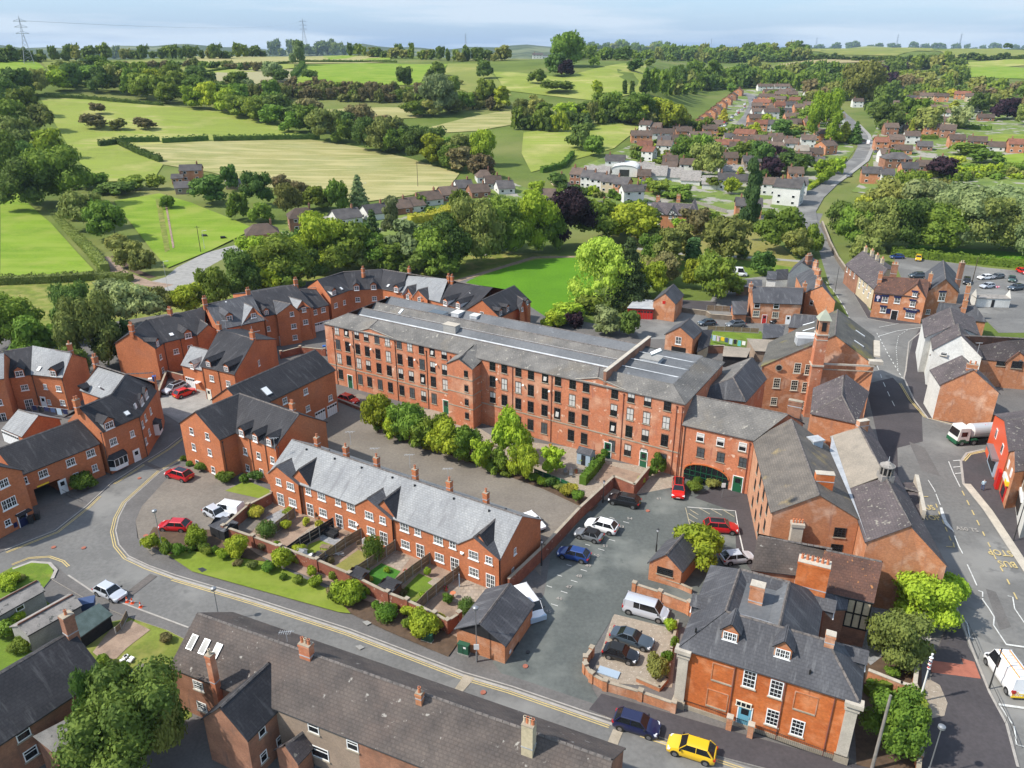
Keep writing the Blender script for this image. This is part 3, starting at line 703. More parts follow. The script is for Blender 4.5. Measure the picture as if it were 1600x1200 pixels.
def crown_mesh(kind,var,nleaf,ls):
 """unit crown: radius about 1 (xy), height 0..1 scaled by the object; leaf-sized quads round overlapping clumps"""
 k = (kind,var,nleaf,ls)
 if k in CR: return CR[k]
 rr = random.Random(hash((kind,var,nleaf)) % 99991 if False else (len(kind) * 131 + var * 17 + nleaf)); B = blobs(kind,rr); rs = np.random.RandomState(var * 7 + len(kind) + nleaf % 97)
 wts = np.array([b[3] ** 2 for b in B]); wts = wts / wts.sum(); idx = rs.choice(len(B),nleaf,p=wts)
 BB = np.array(B)[idx]; d = rs.normal(size=(nleaf,3)); d[:,2] = d[:,2] * .9 + .25; d /= np.linalg.norm(d,axis=1)[:,None]
 rf = rs.uniform(.72,1.08,nleaf)[:,None]
 zr = {'round': .52,'tall': .42,'low': .62,'cone': .3,'column': .5,'bush': .55,'ball': .5,'willow': .45}[kind]
 P = BB[:,:3] + d * BB[:,3:4] * rf * np.array([1,1,zr if kind != 'ball' else .5])
 if kind == 'willow':
  m = rs.rand(nleaf) < .5; P[m,2] -= rs.uniform(0,.3,m.sum()) * (P[m,0] ** 2 + P[m,1] ** 2) ** .5
 P[:,2] = np.clip(P[:,2],.02,1.05)
 nr = d + rs.normal(scale=.45,size=d.shape); nr /= np.linalg.norm(nr,axis=1)[:,None]
 a = np.cross(nr,rs.normal(size=d.shape)); a /= np.linalg.norm(a,axis=1)[:,None]; b = np.cross(nr,a)
 sz = (ls * rs.uniform(.6,1.35,nleaf))[:,None]; st = np.array([1,1,.75])
 V = np.stack([P - a * sz * st,P - b * sz * .62 * st,P + a * sz * st,P + b * sz * .62 * st],1).reshape(-1,3)
 # dark inner core, one lumpy shell per big clump
 nv = len(V); F = np.arange(nv).reshape(-1,4).tolist(); V = V.tolist()
 for bx,by,bz,br in B:
  if br < .16 and kind not in ('cone','column'): continue
  o = len(V); q = .78
  for (x,y,z) in OCT[0]: V.append((bx + x * br * q,by + y * br * q,max(.03,bz + z * br * q * (zr if kind != 'ball' else .5))))
  F += [[o + i for i in f] for f in OCT[1]]
 me = bpy.data.meshes.new('crown'); me.from_pydata(V,[],F); me.materials.append(MATS['leaf_mid']); me.update(); CR[k] = me
 return me
def _ico():
 bm = bmesh.new(); bmesh.ops.create_icosphere(bm,subdivisions=1,radius=1); v = [tuple(x.co) for x in bm.verts]; f = [[y.index for y in x.verts] for x in bm.faces]; bm.free(); return v,f
OCT = _ico()
TR = {}
def trunk_mesh(var):
 if var not in TR:
  rr = random.Random(var); b = MB(); b.tube((0,0,-.1),(0.02,0.01,.55),.045,.028,'bark',7,False)
  for i in range(6):
   t = i * 1.05 + rr.uniform(-.3,.3); z = .2 + .06 * i; r = rr.uniform(.25,.5); q = (r * math.cos(t),r * math.sin(t),z + rr.uniform(.2,.35)); b.tube((0.01,0,z),q,.02,.008,'bark',5,False)
  b.tube((0.02,0.01,.55),(0,0,.85),.028,.01,'bark',5,False); TR[var] = b.mesh('trunk')
 return TR[var]
TREES = []
def tree(x,y,h,w,kind='round',m='leaf_mid',lod=1,trunk=.14,far=True,name='tree',P=None,base=False):
 """x,y: photo point of the MIDDLE BOTTOM of the crown's ground spot; h, w metres (w = full width)"""
 p = P or (T(x,y) if far else W(x,y)); zb = terr(p.x,p.y); v = R.randrange(4)
 nl,ls = {4: (11000,.034),3: (6000,.046),2: (2600,.07),1: (1300,.1),0: (520,.16),-1: (200,.24)}[lod]
 if kind in ('column','cone'): ls *= .7
 if kind == 'willow': nl = int(nl * 1.6); ls *= .7
 root = empty(name,(p.x,p.y,zb),R.uniform(0,6.28)); t = trunk
 c = link('crown',crown_mesh(kind,v,nl,ls),root); ch = h * (1 - t); wf = {'tall': 1 / .62,'column': 1 / .2,'cone': 1 / .48}.get(kind,1)
 c.location = (0,0,h * t); s = R.uniform(.94,1.06); c.scale = (w / 2 * wf * s * .98,w / 2 * wf / s * .98,ch); omat(c,m)
 if t > .03:
  k = link('trunk',trunk_mesh(v),root); k.scale = (h * .62,h * .62,h)
 TREES.append((root,x if P is None else 0,y,m,kind)); return root
def shrub(x,y,h,w,kind='bush',m='leaf_hedge',lod=1,name='shrub',label='',cat='shrub',far=False,d=None,group=None,P=None):
 p = P or (T(x,y) if far else W(x,y)); zb = terr(p.x,p.y); v = R.randrange(3)
 nl,ls = {3: (3000,.07),2: (1800,.09),1: (700,.13),0: (260,.2)}[lod]
 if kind == 'ball': nl = int(nl * .8); ls *= .8
 o = link(name,crown_mesh(kind,v,nl,ls)); o.location = (p.x,p.y,zb - .05); o.scale = (w / 2,(d or w) / 2,h); o.rotation_euler = (0,0,R.uniform(0,6.28) if not d else 0); omat(o,m)
 o['label'] = label; o['category'] = cat
 if group: o['group'] = group
 return o
def hedge(px,h,w,label,m='leaf_hedge',far=False,dens=26,ls=.16,cat='hedge',name='hedge',group=None,pts=None):
 P = pts or wline(px,far); rs = np.random.RandomState(len(px or P) * 13 + int(P[0].x) % 50); V = []; F = []
 for a,b in zip(P[:-1],P[1:]):
  L = (b - a).length; d = (b - a).normalized(); n = Vector((-d.y,d.x,0)); k = int(L * dens * (h + w) / 2.5)
  k = min(k,6000)
  for i in range(k):
   t = rs.rand(); s = rs.rand(); q = a.lerp(b,t); zb = terr(q.x,q.y) if far else 0
   hh = h * (1 + .14 * math.sin(t * L * .9) + .1 * math.sin(t * L * 2.3 + 1))
   if s < .4: o = n * rs.uniform(-w / 2,w / 2); z = hh + rs.normal() * .06
   elif s < .7: o = n * (w / 2 + rs.normal() * .08); z = rs.uniform(.05,hh)
   else: o = n * (-w / 2 + rs.normal() * .08); z = rs.uniform(.05,hh)
   c = np.array([q.x + o.x,q.y + o.y,zb + z]); r = rs.normal(size=3); r /= np.linalg.norm(r); r2 = np.cross(r,rs.normal(size=3)); r2 /= np.linalg.norm(r2); sz = ls * rs.uniform(.6,1.4)
   j = len(V); V += [tuple(c - r * sz),tuple(c - r2 * sz),tuple(c + r * sz),tuple(c + r2 * sz)]; F.append((j,j + 1,j + 2,j + 3))
  k = max(1,int(L / 8)) if far else 1
  for i in range(k):
   c0,c1 = a.lerp(b,i / k),a.lerp(b,(i + 1) / k)
   z0 = terr(c0.x,c0.y) if far else 0; z1 = terr(c1.x,c1.y) if far else 0; j = len(V)
   for q,zb in ((c0,z0),(c1,z1)):
    for sg,zz in ((-1,-.3),(-1,h * .88),(1,h * .88),(1,-.3)): V.append((q.x + n.x * sg * w * .45,q.y + n.y * sg * w * .45,zb + zz))
   F += [(j,j + 4,j + 5,j + 1),(j + 1,j + 5,j + 6,j + 2),(j + 2,j + 6,j + 7,j + 3),(j,j + 1,j + 2,j + 3),(j + 7,j + 6,j + 5,j + 4)]
 me = bpy.data.meshes.new(name); me.from_pydata(V,[],F); me.materials.append(MATS[m]); me.update(); o = link(name,me); tag(o,label,cat,group); return o
# vehicles (front towards +x)
CARM = {}
def car_parts(t):
 if t in CARM: return CARM[t]
 # L, W, H, bonnet z, [windscreen base x, roof front x, roof rear x, tail base x], ground clearance
 S = dict(hatch=(4.1,1.76,1.46,.92,(.95,.35,-1.35,-1.9)),xuv=(4.3,1.82,1.6,1.04,(1.05,.45,-1.45,-2.0)),suv=(4.45,1.86,1.64,1.06,(1.1,.5,-1.55,-2.1)),saloon=(4.6,1.8,1.4,.9,(.85,.2,-.9,-1.6)),
             cabrio=(3.7,1.7,1.38,.9,(.75,.25,-1.05,-1.5)),estate=(4.7,1.85,1.5,.95,(1.15,.5,-1.9,-2.25)),van=(5.0,1.95,1.95,1.15,(1.75,1.15,-2.35,-2.45)),smallvan=(4.4,1.83,1.84,1.08,(1.45,.85,-2.05,-2.15)),bigvan=(5.6,2.0,2.5,1.2,(2.1,1.5,-2.65,-2.75)))[t]
 L,Wd,H,zb,(xa,xb,xc,xd) = S; h = Wd / 2; van = 'van' in t; parts = []
 b = MB(); zc = .22 if not t == 'suv' else .28
 st = [(L / 2,zc + .12,.55 * zb + .18,.80),(L / 2 - .12,zc + .02,.72 * zb,.93),(L / 2 - .45,zc,zb * .86,.99),(xa + .1,zc,zb * .97,1.0),(xb,zc,zb,1.0),(0,zc,zb,1.0),(xc,zc,zb * 1.01,1.0),(-L / 2 + .35,zc,zb * 1.0,.98),(-L / 2 + .06,zc + .06,zb * .93,.93),(-L / 2,zc + .12,zb * .72,.86)]
 rings = []
 for x,z0,z1,k in st:
  w = h * k; rings.append([(x,-w * .9,z0),(x,-w,z0 + .18),(x,-w,z0 + (z1 - z0) * .72),(x,-w * .9,z1),(x,-w * .45,z1 + .03),(x,0,z1 + .04),(x,w * .45,z1 + .03),(x,w * .9,z1),(x,w,z0 + (z1 - z0) * .72),(x,w,z0 + .18),(x,w * .9,z0)])
 for r0,r1 in zip(rings[:-1],rings[1:]):
  for i in range(10): b.face([r0[i],r1[i],r1[i + 1],r0[i + 1]])
  b.face([r0[10],r1[10],r1[0],r0[0]])
 b.face(rings[0]); b.face(rings[-1][::-1])
 wr,wbt = h * .72,h * .9
 if van: wr = h * .84
 zr = H - .03
 # roof panel and pillars in body colour
 b.hexa([(xc,-wr,zr - .05),(xb,-wr,zr - .05),(xb,wr,zr - .05),(xc,wr,zr - .05),(xc + .05,-wr * .86,zr + .03),(xb - .06,-wr * .86,zr + .03),(xb - .06,wr * .86,zr + .03),(xc + .05,wr * .86,zr + .03)])
 def pil(x0,x1,s,wd=.05):
  b.tube((x0,s * wbt * 1.0,zb - .02),(x1,s * wr * 1.0,zr - .03),wd,wd,None,4)
 for s in (-1,1):
  pil(xa - .02,xb,s,.04); pil(xd + .05,xc,s,.07 if not t == 'cabrio' else .05); pil((xb + xc) / 2 + .05,(xb + xc) / 2 + .05,s,.04)
 if t in ('van','smallvan','bigvan'):
  xm = xb - 1.35 if t != 'van' else xb - 2.4
  for s in (-1,1): b.face([(xm,s * (wbt + .012),zb - .03),(xd - .01,s * (wbt + .012),zb - .03),(xc - .01,s * (wr + .012),zr - .02),(xm,s * (wr + .012),zr - .02)][::s])
  b.face([(xd - .015,-wbt,zb - .03),(xd - .015,wbt,zb - .03),(xc - .015,wr,zr - .02),(xc - .015,-wr,zr - .02)][::-1])
 g = MB(); B4 = [(xd,-wbt,zb - .01),(xa,-wbt,zb - .01),(xa,wbt,zb - .01),(xd,wbt,zb - .01)]; T4 = [(xc,-wr,zr - .03),(xb,-wr,zr - .03),(xb,wr,zr - .03),(xc,wr,zr - .03)]
 g.hexa(B4 + T4,'glass_dark')
 tr = MB(); tr.box(L / 2 - .02,0,zc + .12,.1,Wd * .7,.16,'black'); tr.box(-L / 2 + .01,0,zc + .1,.06,Wd * .75,.12,'black')
 for s in (-1,1): tr.box(xa - .15,s * (h + .09),zb + .07,.14,.2,.13,'black')
 tr.box(L / 2 + .005,0,zc + .22,.02,.5,.11,'upvc'); tr.box(-L / 2 - .004,0,zb * .62,.02,.5,.11,'yellow')
 bme = b.mesh('car_body','car_silver'); bm = bmesh.new(); bm.from_mesh(bme); bmesh.ops.remove_doubles(bm,verts=bm.verts,dist=.002); bm.to_mesh(bme); bm.free(); bme.polygons.foreach_set('use_smooth',[True] * len(bme.polygons)); bme.set_sharp_from_angle(angle=rad(38))
 parts = [('body',bme,None),('window_glass',g.mesh('car_glass'),None),('trim',tr.mesh('car_trim'),None)]
 if t in ('suv','cabrio','estate'):
  rf = MB(); rf.hexa([(xc + .12,-wr * .8,zr + .025),(xb - .1,-wr * .8,zr + .025),(xb - .1,wr * .8,zr + .025),(xc + .12,wr * .8,zr + .025),(xc + .16,-wr * .76,zr + .045),(xb - .14,-wr * .76,zr + .045),(xb - .14,wr * .76,zr + .045),(xc + .16,wr * .76,zr + .045)],'glass_dark'); parts.append(('roof_panel',rf.mesh('car_roof_panel'),None))
 if t == 'cabrio':
  rf = MB(); rf.hexa([(xd + .05,-wbt * .98,zb),(xb,-wr * 1.02,zr - .06),(xb,wr * 1.02,zr - .06),(xd + .05,wbt * .98,zb),(xc,-wr * .95,zr + .06),(xb - .02,-wr * .95,zr + .06),(xb - .02,wr * .95,zr + .06),(xc,wr * .95,zr + .06)],'black'); parts.append(('soft_top',rf.mesh('car_soft_top'),None))
 rw = .32 if not (van or t == 'suv') else .35
 for s in (-1,1):
  hl = MB(); hl.hexa([(L / 2 - .28,s * h * .62,zb * .6),(L / 2 - .02,s * h * .58,zb * .58),(L / 2 - .1,s * h * .93,zb * .6),(L / 2 - .3,s * h * .99,zb * .62),(L / 2 - .3,s * h * .62,zb * .8),(L / 2 - .1,s * h * .58,zb * .74),(L / 2 - .18,s * h * .93,zb * .76),(L / 2 - .4,s * h * .97,zb * .8)],'lamp_glass'); parts.append(('headlight',hl.mesh('headlight'),None))
  tl = MB(); tl.box(-L / 2 + .06,s * h * .78,zb * .82,.2,h * .32,.16 if not van else .35,'tail_red'); parts.append(('tail_light',tl.mesh('tail_light'),None))
  for x in (L / 2 - .82,-L / 2 + .78):
   wm = MB(); y0,y1 = s * (h - .2),s * (h + .012); wm.tube((x,y0,rw),(x,y1,rw),rw,None,'tyre',14); wm.tube((x,y1,rw),(x,s * (h + .022),rw),rw * .64,None,'rim',10); parts.append(('wheel',wm.mesh('wheel'),None))
   am = MB(); am.tube((x,s * (h - .22),rw + .03),(x,s * (h + .004),rw + .03),rw + .075,None,'black',14); parts.append(('wheel_arch',am.mesh('wheel_arch'),None))
 CARM[t] = parts; return parts
def car(fx,fy,rx,ry,t,m,label,name='parked_car',cat='car',group=None,far=False,dz=0.0,rot=None):
 """photo points under the front and the rear bumper"""
 a,b = (T(fx,fy),T(rx,ry)) if far else (W(fx,fy),W(rx,ry)); d = a - b; p = (a + b) / 2; ang = math.atan2(d.y,d.x) if rot is None else rot
 o = empty(name,(p.x,p.y,(terr(p.x,p.y) if far else 0) + .03 + dz),ang,label,cat,group)
 for n,me,_ in car_parts(t):
  c = link(n,me,o)
  if n == 'body': omat(c,m)
 return o
# the ground
def terrain():
 V = []; F = []; rs = [2.0];
 while rs[-1] < 5400: rs.append(rs[-1] + max(9,rs[-1] * .022))
 az = [rad(a) for a in np.linspace(-60,60,121)]
 for r in rs:
  for a in az:
   x,y = r * math.sin(a),r * math.cos(a) - 30; V.append((x,y,terr(x,y) if y > 0 else 0))
 n = len(az)
 for i in range(len(rs) - 1):
  for j in range(n - 1): F.append((i * n + j,i * n + j + 1,(i + 1) * n + j + 1,(i + 1) * n + j))
 me = bpy.data.meshes.new('ground'); me.from_pydata(V,[],F); me.materials.append(MATS['grass_base']); me.materials.append(MATS['far_wood'])
 mi = [1 if rs[i // (n - 1)] > 1900 else 0 for i in range(len(F))]; me.polygons.foreach_set('material_index',mi); me.polygons.foreach_set('use_smooth',[True] * len(F)); me.update()
 for p in me.polygons:
  if p.normal.z < 0: me.flip_normals(); break
 tag(link('ground',me),'rolling ground of the valley and the hills beyond',None,None,'structure')
terrain()
# fields on the hill (photo outlines laid over the terrain)
FI = [('field_hay',[(212,228),(330,221),(480,218),(560,230),(640,248),(718,272),(700,296),(560,318),(430,296),(330,270),(255,258)],'straw coloured mown hay field above the bungalows'),
('field_green',[(62,153),(160,157),(262,166),(360,176),(440,197),(478,212),(470,219),(330,221),(212,228),(255,258),(240,282),(160,285),(120,250),(90,200)],'green and straw field with five round bushes'),
('field_vivid',[(0,94),(40,92),(62,100),(80,118),(60,128),(0,131)],'vivid green field at the left edge under the pylon'),
('field_olive',[(62,94),(255,92),(268,97),(300,108),(280,128),(180,122),(80,118)],'olive hillside field right of the pylon'),
('field_hay',[(290,92),(470,86),(600,92),(600,98),(470,100),(300,100)],'thin pale field on the skyline'),
('field_green',[(270,110),(330,103),(460,101),(460,107),(370,116),(280,118)],'long green field below the skyline hedge'),
('field_pale',[(280,118),(370,111),(460,109),(458,128),(380,135),(270,126)],'pale grey green crop field on the hill'),
('field_vivid',[(505,87),(610,90),(610,94),(505,94)],'small vivid green field by the skyline oak'),
('field_vivid',[(474,102),(560,99),(700,101),(672,132),(560,137),(455,132)],'largest vivid green field on the hill'),
('field_olive',[(700,100),(745,100),(770,118),(800,150),(740,148),(690,130)],'olive pasture beside the vivid field'),
('field_green',[(770,113),(800,113),(880,122),(960,102),(1010,101),(1010,118),(1003,150),(930,158),(840,148),(790,142)],'sunny pasture below the big round oak'),
('field_hay',[(505,172),(600,168),(662,170),(660,184),(600,187),(505,192)],'narrow straw field between two tree belts'),
('field_hay',[(670,200),(735,183),(790,174),(845,178),(830,190),(745,205),(695,208)],'sloping straw field in the middle of the hill'),
('field_green',[(818,208),(900,196),(960,190),(1003,196),(985,212),(960,232),(905,248),(830,270),(815,240)],'green and straw field behind the workshops'),
('field_vivid',[(0,292),(30,305),(80,350),(125,400),(155,432),(100,436),(0,440)],'bright green pasture at the left edge'),
('field_vivid',[(178,315),(250,303),(300,318),(350,338),(398,358),(330,392),(262,420),(232,385),(205,350)],'bright green paddock with two wheel tracks'),
('field_olive',[(1240,78),(1340,71),(1400,70),(1460,80),(1400,88),(1300,86)],'pale olive hill field on the right skyline'),
('field_olive',[(1460,80),(1560,76),(1600,80),(1600,88),(1480,92)],'far hill field at the right edge'),
('field_tan',[(1215,101),(1300,93),(1400,95),(1370,98),(1290,100),(1240,107)],'tan stubble strip on the far hill'),
('field_green',[(1405,99),(1480,99),(1600,92),(1600,103),(1500,108),(1420,106)],'green strip field on the right hill'),
('field_vivid',[(1490,108),(1560,104),(1600,107),(1600,124),(1540,122),(1488,120)],'vivid green field near the right edge'),
('field_hay',[(1405,133),(1480,123),(1520,123),(1500,131),(1430,137)],'small straw field above the brick houses'),
('grass_bright',[(1520,212),(1600,210),(1600,230),(1540,231)],'green lawn field by the red shed'),
('field_vivid',[(1565,243),(1600,240),(1600,265),(1570,262)],'vegetable plot at the right edge')]
for m,px,lb in FI: field('field',px,m,label=lb)
field('track',[(243,312),(252,312),(266,392),(258,396)],'rough_grass',.36,'worn wheel track across the paddock',10); field('track',[(256,310),(259,310),(273,388),(270,390)],'dirt',.42,'thin bare wheel rut across the paddock',10)
field('village_ground',[(870,300),(905,262),(985,228),(1010,206),(1085,205),(1130,165),(1150,142),(1260,138),(1300,172),(1325,205),(1335,235),(1300,285),(1262,312),(1250,335),(1180,345),(1100,338),(1000,330),(920,315)],'garden_mix',.22,'patchwork of gardens and yards between the village houses')
field('village_ground',[(1362,215),(1375,190),(1400,140),(1600,140),(1640,300),(1480,320),(1330,300),(1365,268)],'garden_mix',.22,'gardens on the slope right of the main road'); field('village_ground',[(395,378),(470,345),(560,330),(640,312),(720,290),(800,285),(860,310),(870,340),(760,400),(640,395),(480,392)],'garden_mix',.2,'bungalow gardens below the hay field')
# near ground sheets
sheet('verge',[(-60,440),(100,437),(160,432),(260,452),(300,470),(330,560),(200,560),(-60,700)],'rough_grass',label='rough grass below the lane hedge')
sheet('ground_cover',[(-200,560),(330,480),(520,420),(830,440),(900,500),(1200,560),(1420,560),(1800,620),(1800,1400),(-300,1400)],'pavement',label='paved and built ground of the village centre')
sheet('woodland_floor',[(250,470),(480,395),(700,388),(900,400),(700,440),(480,440),(300,500)],'rough_grass')
stripe('lane',[(445,372),(410,380),(372,388),(340,397),(300,418),(285,432),(262,452)],9,'concrete',label='pale lane past the paddock')
sheet('lane_junction',[(235,440),(262,432),(300,425),(305,440),(290,462),(255,466)],'concrete')
stripe('lane',[(105,352),(125,375),(150,396),(190,428),(225,442),(262,448)],4.2,'dirt',label='narrow brown lane between hedges')
stripe('lane_edge',[(128,372),(152,392),(192,424),(224,437)],2.2,'soil',off=2.6)
sheet('sports_field',[(735,437),(790,418),(840,405),(905,402),(925,404),(930,470),(860,500),(830,480),(770,455),(720,447)],'grass_park',label='smooth bright green recreation field')
stripe('footpath',[(700,443),(760,425),(835,402),(915,401)],2,'dirt',label='dirt path round the recreation field')
sheet('park_grass',[(985,355),(1060,345),(1180,360),(1215,380),(1260,420),(1240,430),(1120,415),(1020,420),(985,385)],'grass_dry',label='dry grass of the play park')
sheet('park_grass',[(1055,408),(1130,402),(1240,418),(1250,430),(1130,428),(1050,422)],'grass_lawn')
stripe('footpath',[(980,385),(1030,395),(1100,398),(1180,403),(1250,408)],2.5,'concrete',label='path through the play park')
sheet('yard',[(980,500),(1010,480),(1060,470),(1110,470),(1130,440),(1190,432),(1240,430),(1270,520),(1240,540),(1200,520),(1100,530),(1000,530)],'tarmac',label='concrete yard and back lane by the brick barn')
sheet('yard',[(1062,468),(1120,472),(1118,486),(1062,484)],'tarmac_dark')
sheet('garden_lawn',[(1105,516),(1190,518),(1190,532),(1105,528)],'grass_lawn',label='strip lawn under the washing line'); sheet('garden_lawn',[(1105,533),(1140,535),(1138,545),(1104,542)],'grass_lawn')
sheet('car_park',[(1395,400),(1440,404),(1540,418),(1660,430),(1660,520),(1560,520),(1540,500),(1500,480),(1410,440)],'tarmac',label='pub car park surface')
sheet('park_lawn',[(1420,382),(1500,388),(1640,398),(1640,410),(1520,402),(1415,393)],'grass_park',label='green lawn under the park willows')
# main street
HS = [(1460,1260),(1500,1160),(1492,1090),(1480,1000),(1470,950),(1475,900),(1440,830),(1402,760),(1372,700),(1352,640),(1345,560),(1340,520),(1318,480),(1296,445),(1285,410),(1277,380),(1277,362),(1255,350),(1235,330),(1245,312),(1270,298),(1300,300),(1290,325),(1280,347),(1292,372),(1307,405),(1340,450),(1358,484),(1400,505),(1440,505),(1470,515),(1445,530),(1432,545),(1438,620),(1460,655),(1540,672),(1660,690),(1660,740),(1560,715),(1520,725),(1530,790),(1580,860),(1640,960),(1720,1100),(1760,1260)]
sheet('street',HS,'tarmac',label='curving tarmac main street')
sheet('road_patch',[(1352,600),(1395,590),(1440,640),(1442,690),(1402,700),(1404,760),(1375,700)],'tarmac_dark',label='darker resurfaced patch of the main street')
stripe('upper_road',[(1272,375),(1258,350),(1256,330),(1270,308),(1292,288),(1320,268),(1345,248),(1353,230),(1348,212),(1330,194),(1315,180),(1306,170)],9,'tarmac',far=True,z=.3,label='main road climbing out of the village')
stripe('far_street',[(1155,202),(1172,182),(1180,165),(1176,152),(1160,146)],10,'tarmac',far=True,z=.6,label='straight estate street between parked cars')
stripe('road_footway',[(1300,292),(1328,272),(1354,252),(1363,232),(1358,212),(1338,192)],2,'concrete',far=True,z=.4)
for px in ([(300,925),(360,940),(345,962),(285,945)],[(560,1010),(640,1036),(632,1046),(553,1020)],[(840,1098),(880,1110),(872,1124),(832,1112)],[(150,850),(176,860),(168,888),(130,880)],[(1420,690),(1445,700),(1470,745),(1440,735)],[(1540,920),(1556,925),(1580,980),(1562,985)],[(930,900),(990,912),(975,940),(918,930)]): sheet('road_patch',px,'tarmac_dark' if px[0][0] == 840 else 'pavement' if px[0][0] != 930 else 'tarmac_carpark',label=None)
# raised pavements (a real 12 cm step)
PV = [0]
def pave(px,m='pavement',label=None): PV[0] += 1; return sheet('pavement',px,m,z=.125 + .0008 * PV[0],side='kerb',label=label)
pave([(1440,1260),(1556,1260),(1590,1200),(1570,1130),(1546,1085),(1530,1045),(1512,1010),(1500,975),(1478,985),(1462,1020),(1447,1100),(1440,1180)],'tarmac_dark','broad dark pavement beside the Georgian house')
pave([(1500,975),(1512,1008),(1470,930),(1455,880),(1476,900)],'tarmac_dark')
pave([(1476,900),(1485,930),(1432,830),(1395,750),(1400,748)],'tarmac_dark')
sheet('red_paving',[(1452,1033),(1505,1040),(1502,1030),(1522,1036),(1532,1062),(1455,1052)],'red_paving',z=.142,label='red tactile paving at the crossing')
sheet('forecourt',[(1440,1075),(1450,1062),(1468,1072),(1480,1100),(1475,1120),(1455,1124),(1440,1118)],'gravel',z=.142,label='pale stone apron at the garden gate')
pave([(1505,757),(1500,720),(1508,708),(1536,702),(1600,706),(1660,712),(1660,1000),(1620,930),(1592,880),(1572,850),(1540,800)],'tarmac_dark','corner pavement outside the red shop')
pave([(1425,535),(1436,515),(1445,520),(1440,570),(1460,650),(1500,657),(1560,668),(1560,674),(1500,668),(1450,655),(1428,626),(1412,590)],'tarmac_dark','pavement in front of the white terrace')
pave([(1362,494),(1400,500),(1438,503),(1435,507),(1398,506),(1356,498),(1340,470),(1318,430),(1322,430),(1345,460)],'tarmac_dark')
pave([(1277,360),(1283,358),(1290,372),(1303,402),(1310,400),(1297,372),(1288,352),(1284,345)],'pavement')
# estate road
ER = [(-80,905),(-40,872),(8,861),(87,830),(135,792),(175,755),(222,725),(262,700),(285,680),(281,662),(262,650),(240,640),(262,600),(340,600),(330,640),(285,660),(292,714),(250,737),(197,785),(185,808),(180,830),(185,852),(200,870),(232,885),(275,900),(400,937),(546,984),(725,1052),(800,1074),(920,1115),(1000,1146),(1130,1186),(1330,1250),(1400,1330),(900,1290),(600,1200),(420,1110),(295,985),(147,928),(105,900),(90,885),(60,876),(20,886),(-40,930)]
sheet('estate_road',ER,'tarmac',label='pale grey estate road sweeping round the terrace')
sheet('parking_court',[(262,596),(360,590),(370,640),(290,660),(246,640)],'concrete',label='small court between the tall houses')
sheet('block_paving',[(212,815),(222,790),(262,745),(296,722),(350,752),(400,772),(430,792),(395,830),(320,842),(290,850),(238,868),(218,850)],'block_paving',z=.125,side='kerb',label='block paved parking bay inside the bend')
pave([(290,716),(300,722),(262,748),(222,792),(212,815),(215,842),(238,870),(262,884),(300,898),(400,926),(546,970),(600,990),(725,1036),(760,1048),(800,1058),(925,1100),(960,1112),(955,1122),(920,1114),(800,1073),(725,1051),(546,983),(400,936),(275,899),(233,884),(201,869),(186,851),(181,830),(186,808),(198,785),(251,737)],'pavement','pavement round the outside of the estate terrace')
pave([(940,1085),(1130,1140),(1330,1195),(1420,1215),(1400,1260),(1290,1226),(1120,1182),(1032,1153),(955,1124),(920,1110)],'tarmac_dark','dark pavement outside the Georgian house')
pave([(100,898),(147,928),(295,985),(310,1010),(260,985),(200,965),(140,940),(80,905),(96,905)],'pavement')
sheet('island',[(-60,930),(20,887),(55,878),(82,882),(84,900),(60,930),(0,960)],'grass_lawn',z=.13,side='kerb',label='grassed corner by the old garages')
pave([(8,861),(87,830),(135,792),(175,755),(222,725),(262,700),(285,682),(262,676),(216,712),(168,748),(100,790),(60,815),(0,845),(-60,860),(-60,890)],'pavement','brown pavement before the archway houses')
sheet('driveway',[(0,845),(56,815),(55,800),(95,778),(105,790),(132,790),(87,826),(8,858),(-30,870)],'block_paving_dark',z=.136,label='block drive leading under the archway')
sheet('garden_strip',[(935,1030),(960,955),(1060,985),(1050,1075),(960,1068),(925,1050)],'gravel',z=.05,label='gravel yard with two parked cars')
sheet('courtyard',[(500,660),(525,630),(560,615),(640,640),(800,720),(940,790),(900,830),(850,850),(845,900),(780,830),(700,770),(560,720),(440,690)],'block_paving',label='block paved court behind the terrace')
sheet('car_park',[(960,748),(1010,745),(1060,745),(1160,772),(1182,860),(1195,900),(1060,985),(960,960),(918,1030),(925,1075),(950,1120),(790,1062),(770,1035),(850,930),(860,870)],'tarmac_carpark',label='dark green grey tarmac of the mill car park')
sheet('ramp',[(1085,778),(1140,745),(1172,775),(1195,880),(1180,900),(1150,860),(1148,800)],'tarmac_dark',label='dark path beside the pink wall')
sheet('mill_garden',[(600,660),(560,640),(700,640),(800,700),(1050,735),(1060,760),(960,780),(900,785),(800,740),(700,715)],'gravel',label='gravel and patio gardens along the mill');
sheet('flower_bed',[(600,655),(640,665),(760,715),(900,765),(935,790),(925,800),(850,765),(740,725),(620,680)],'soil',label='planted bed along the court')
sheet('patio',[(820,690),(900,700),(915,730),(880,750),(840,735),(815,710)],'gravel'); sheet('patio',[(945,725),(1000,740),(1010,752),(970,768),(930,750)],'dirt')
sheet('lawn',[(355,800),(395,775),(430,792),(415,812)],'grass_bright')
sheet('lawn',[(352,768),(385,752),(425,768),(424,782),(405,780)],'grass_bright',z=.15,label='bright lawn beside the apartment block')
sheet('verge',[(262,868),(300,858),(420,880),(520,925),(548,960),(530,958),(400,922),(300,894)],'grass_bright',z=.15,label='grass verge outside the garden wall')
sheet('verge',[(548,960),(520,925),(640,960),(720,1000),(700,1028),(600,985)],'soil',z=.15,label='bare soil strip under the round shrubs')
sheet('tree_bed',[(225,850),(240,825),(350,830),(420,880),(300,862),(262,868)],'soil',z=.15)
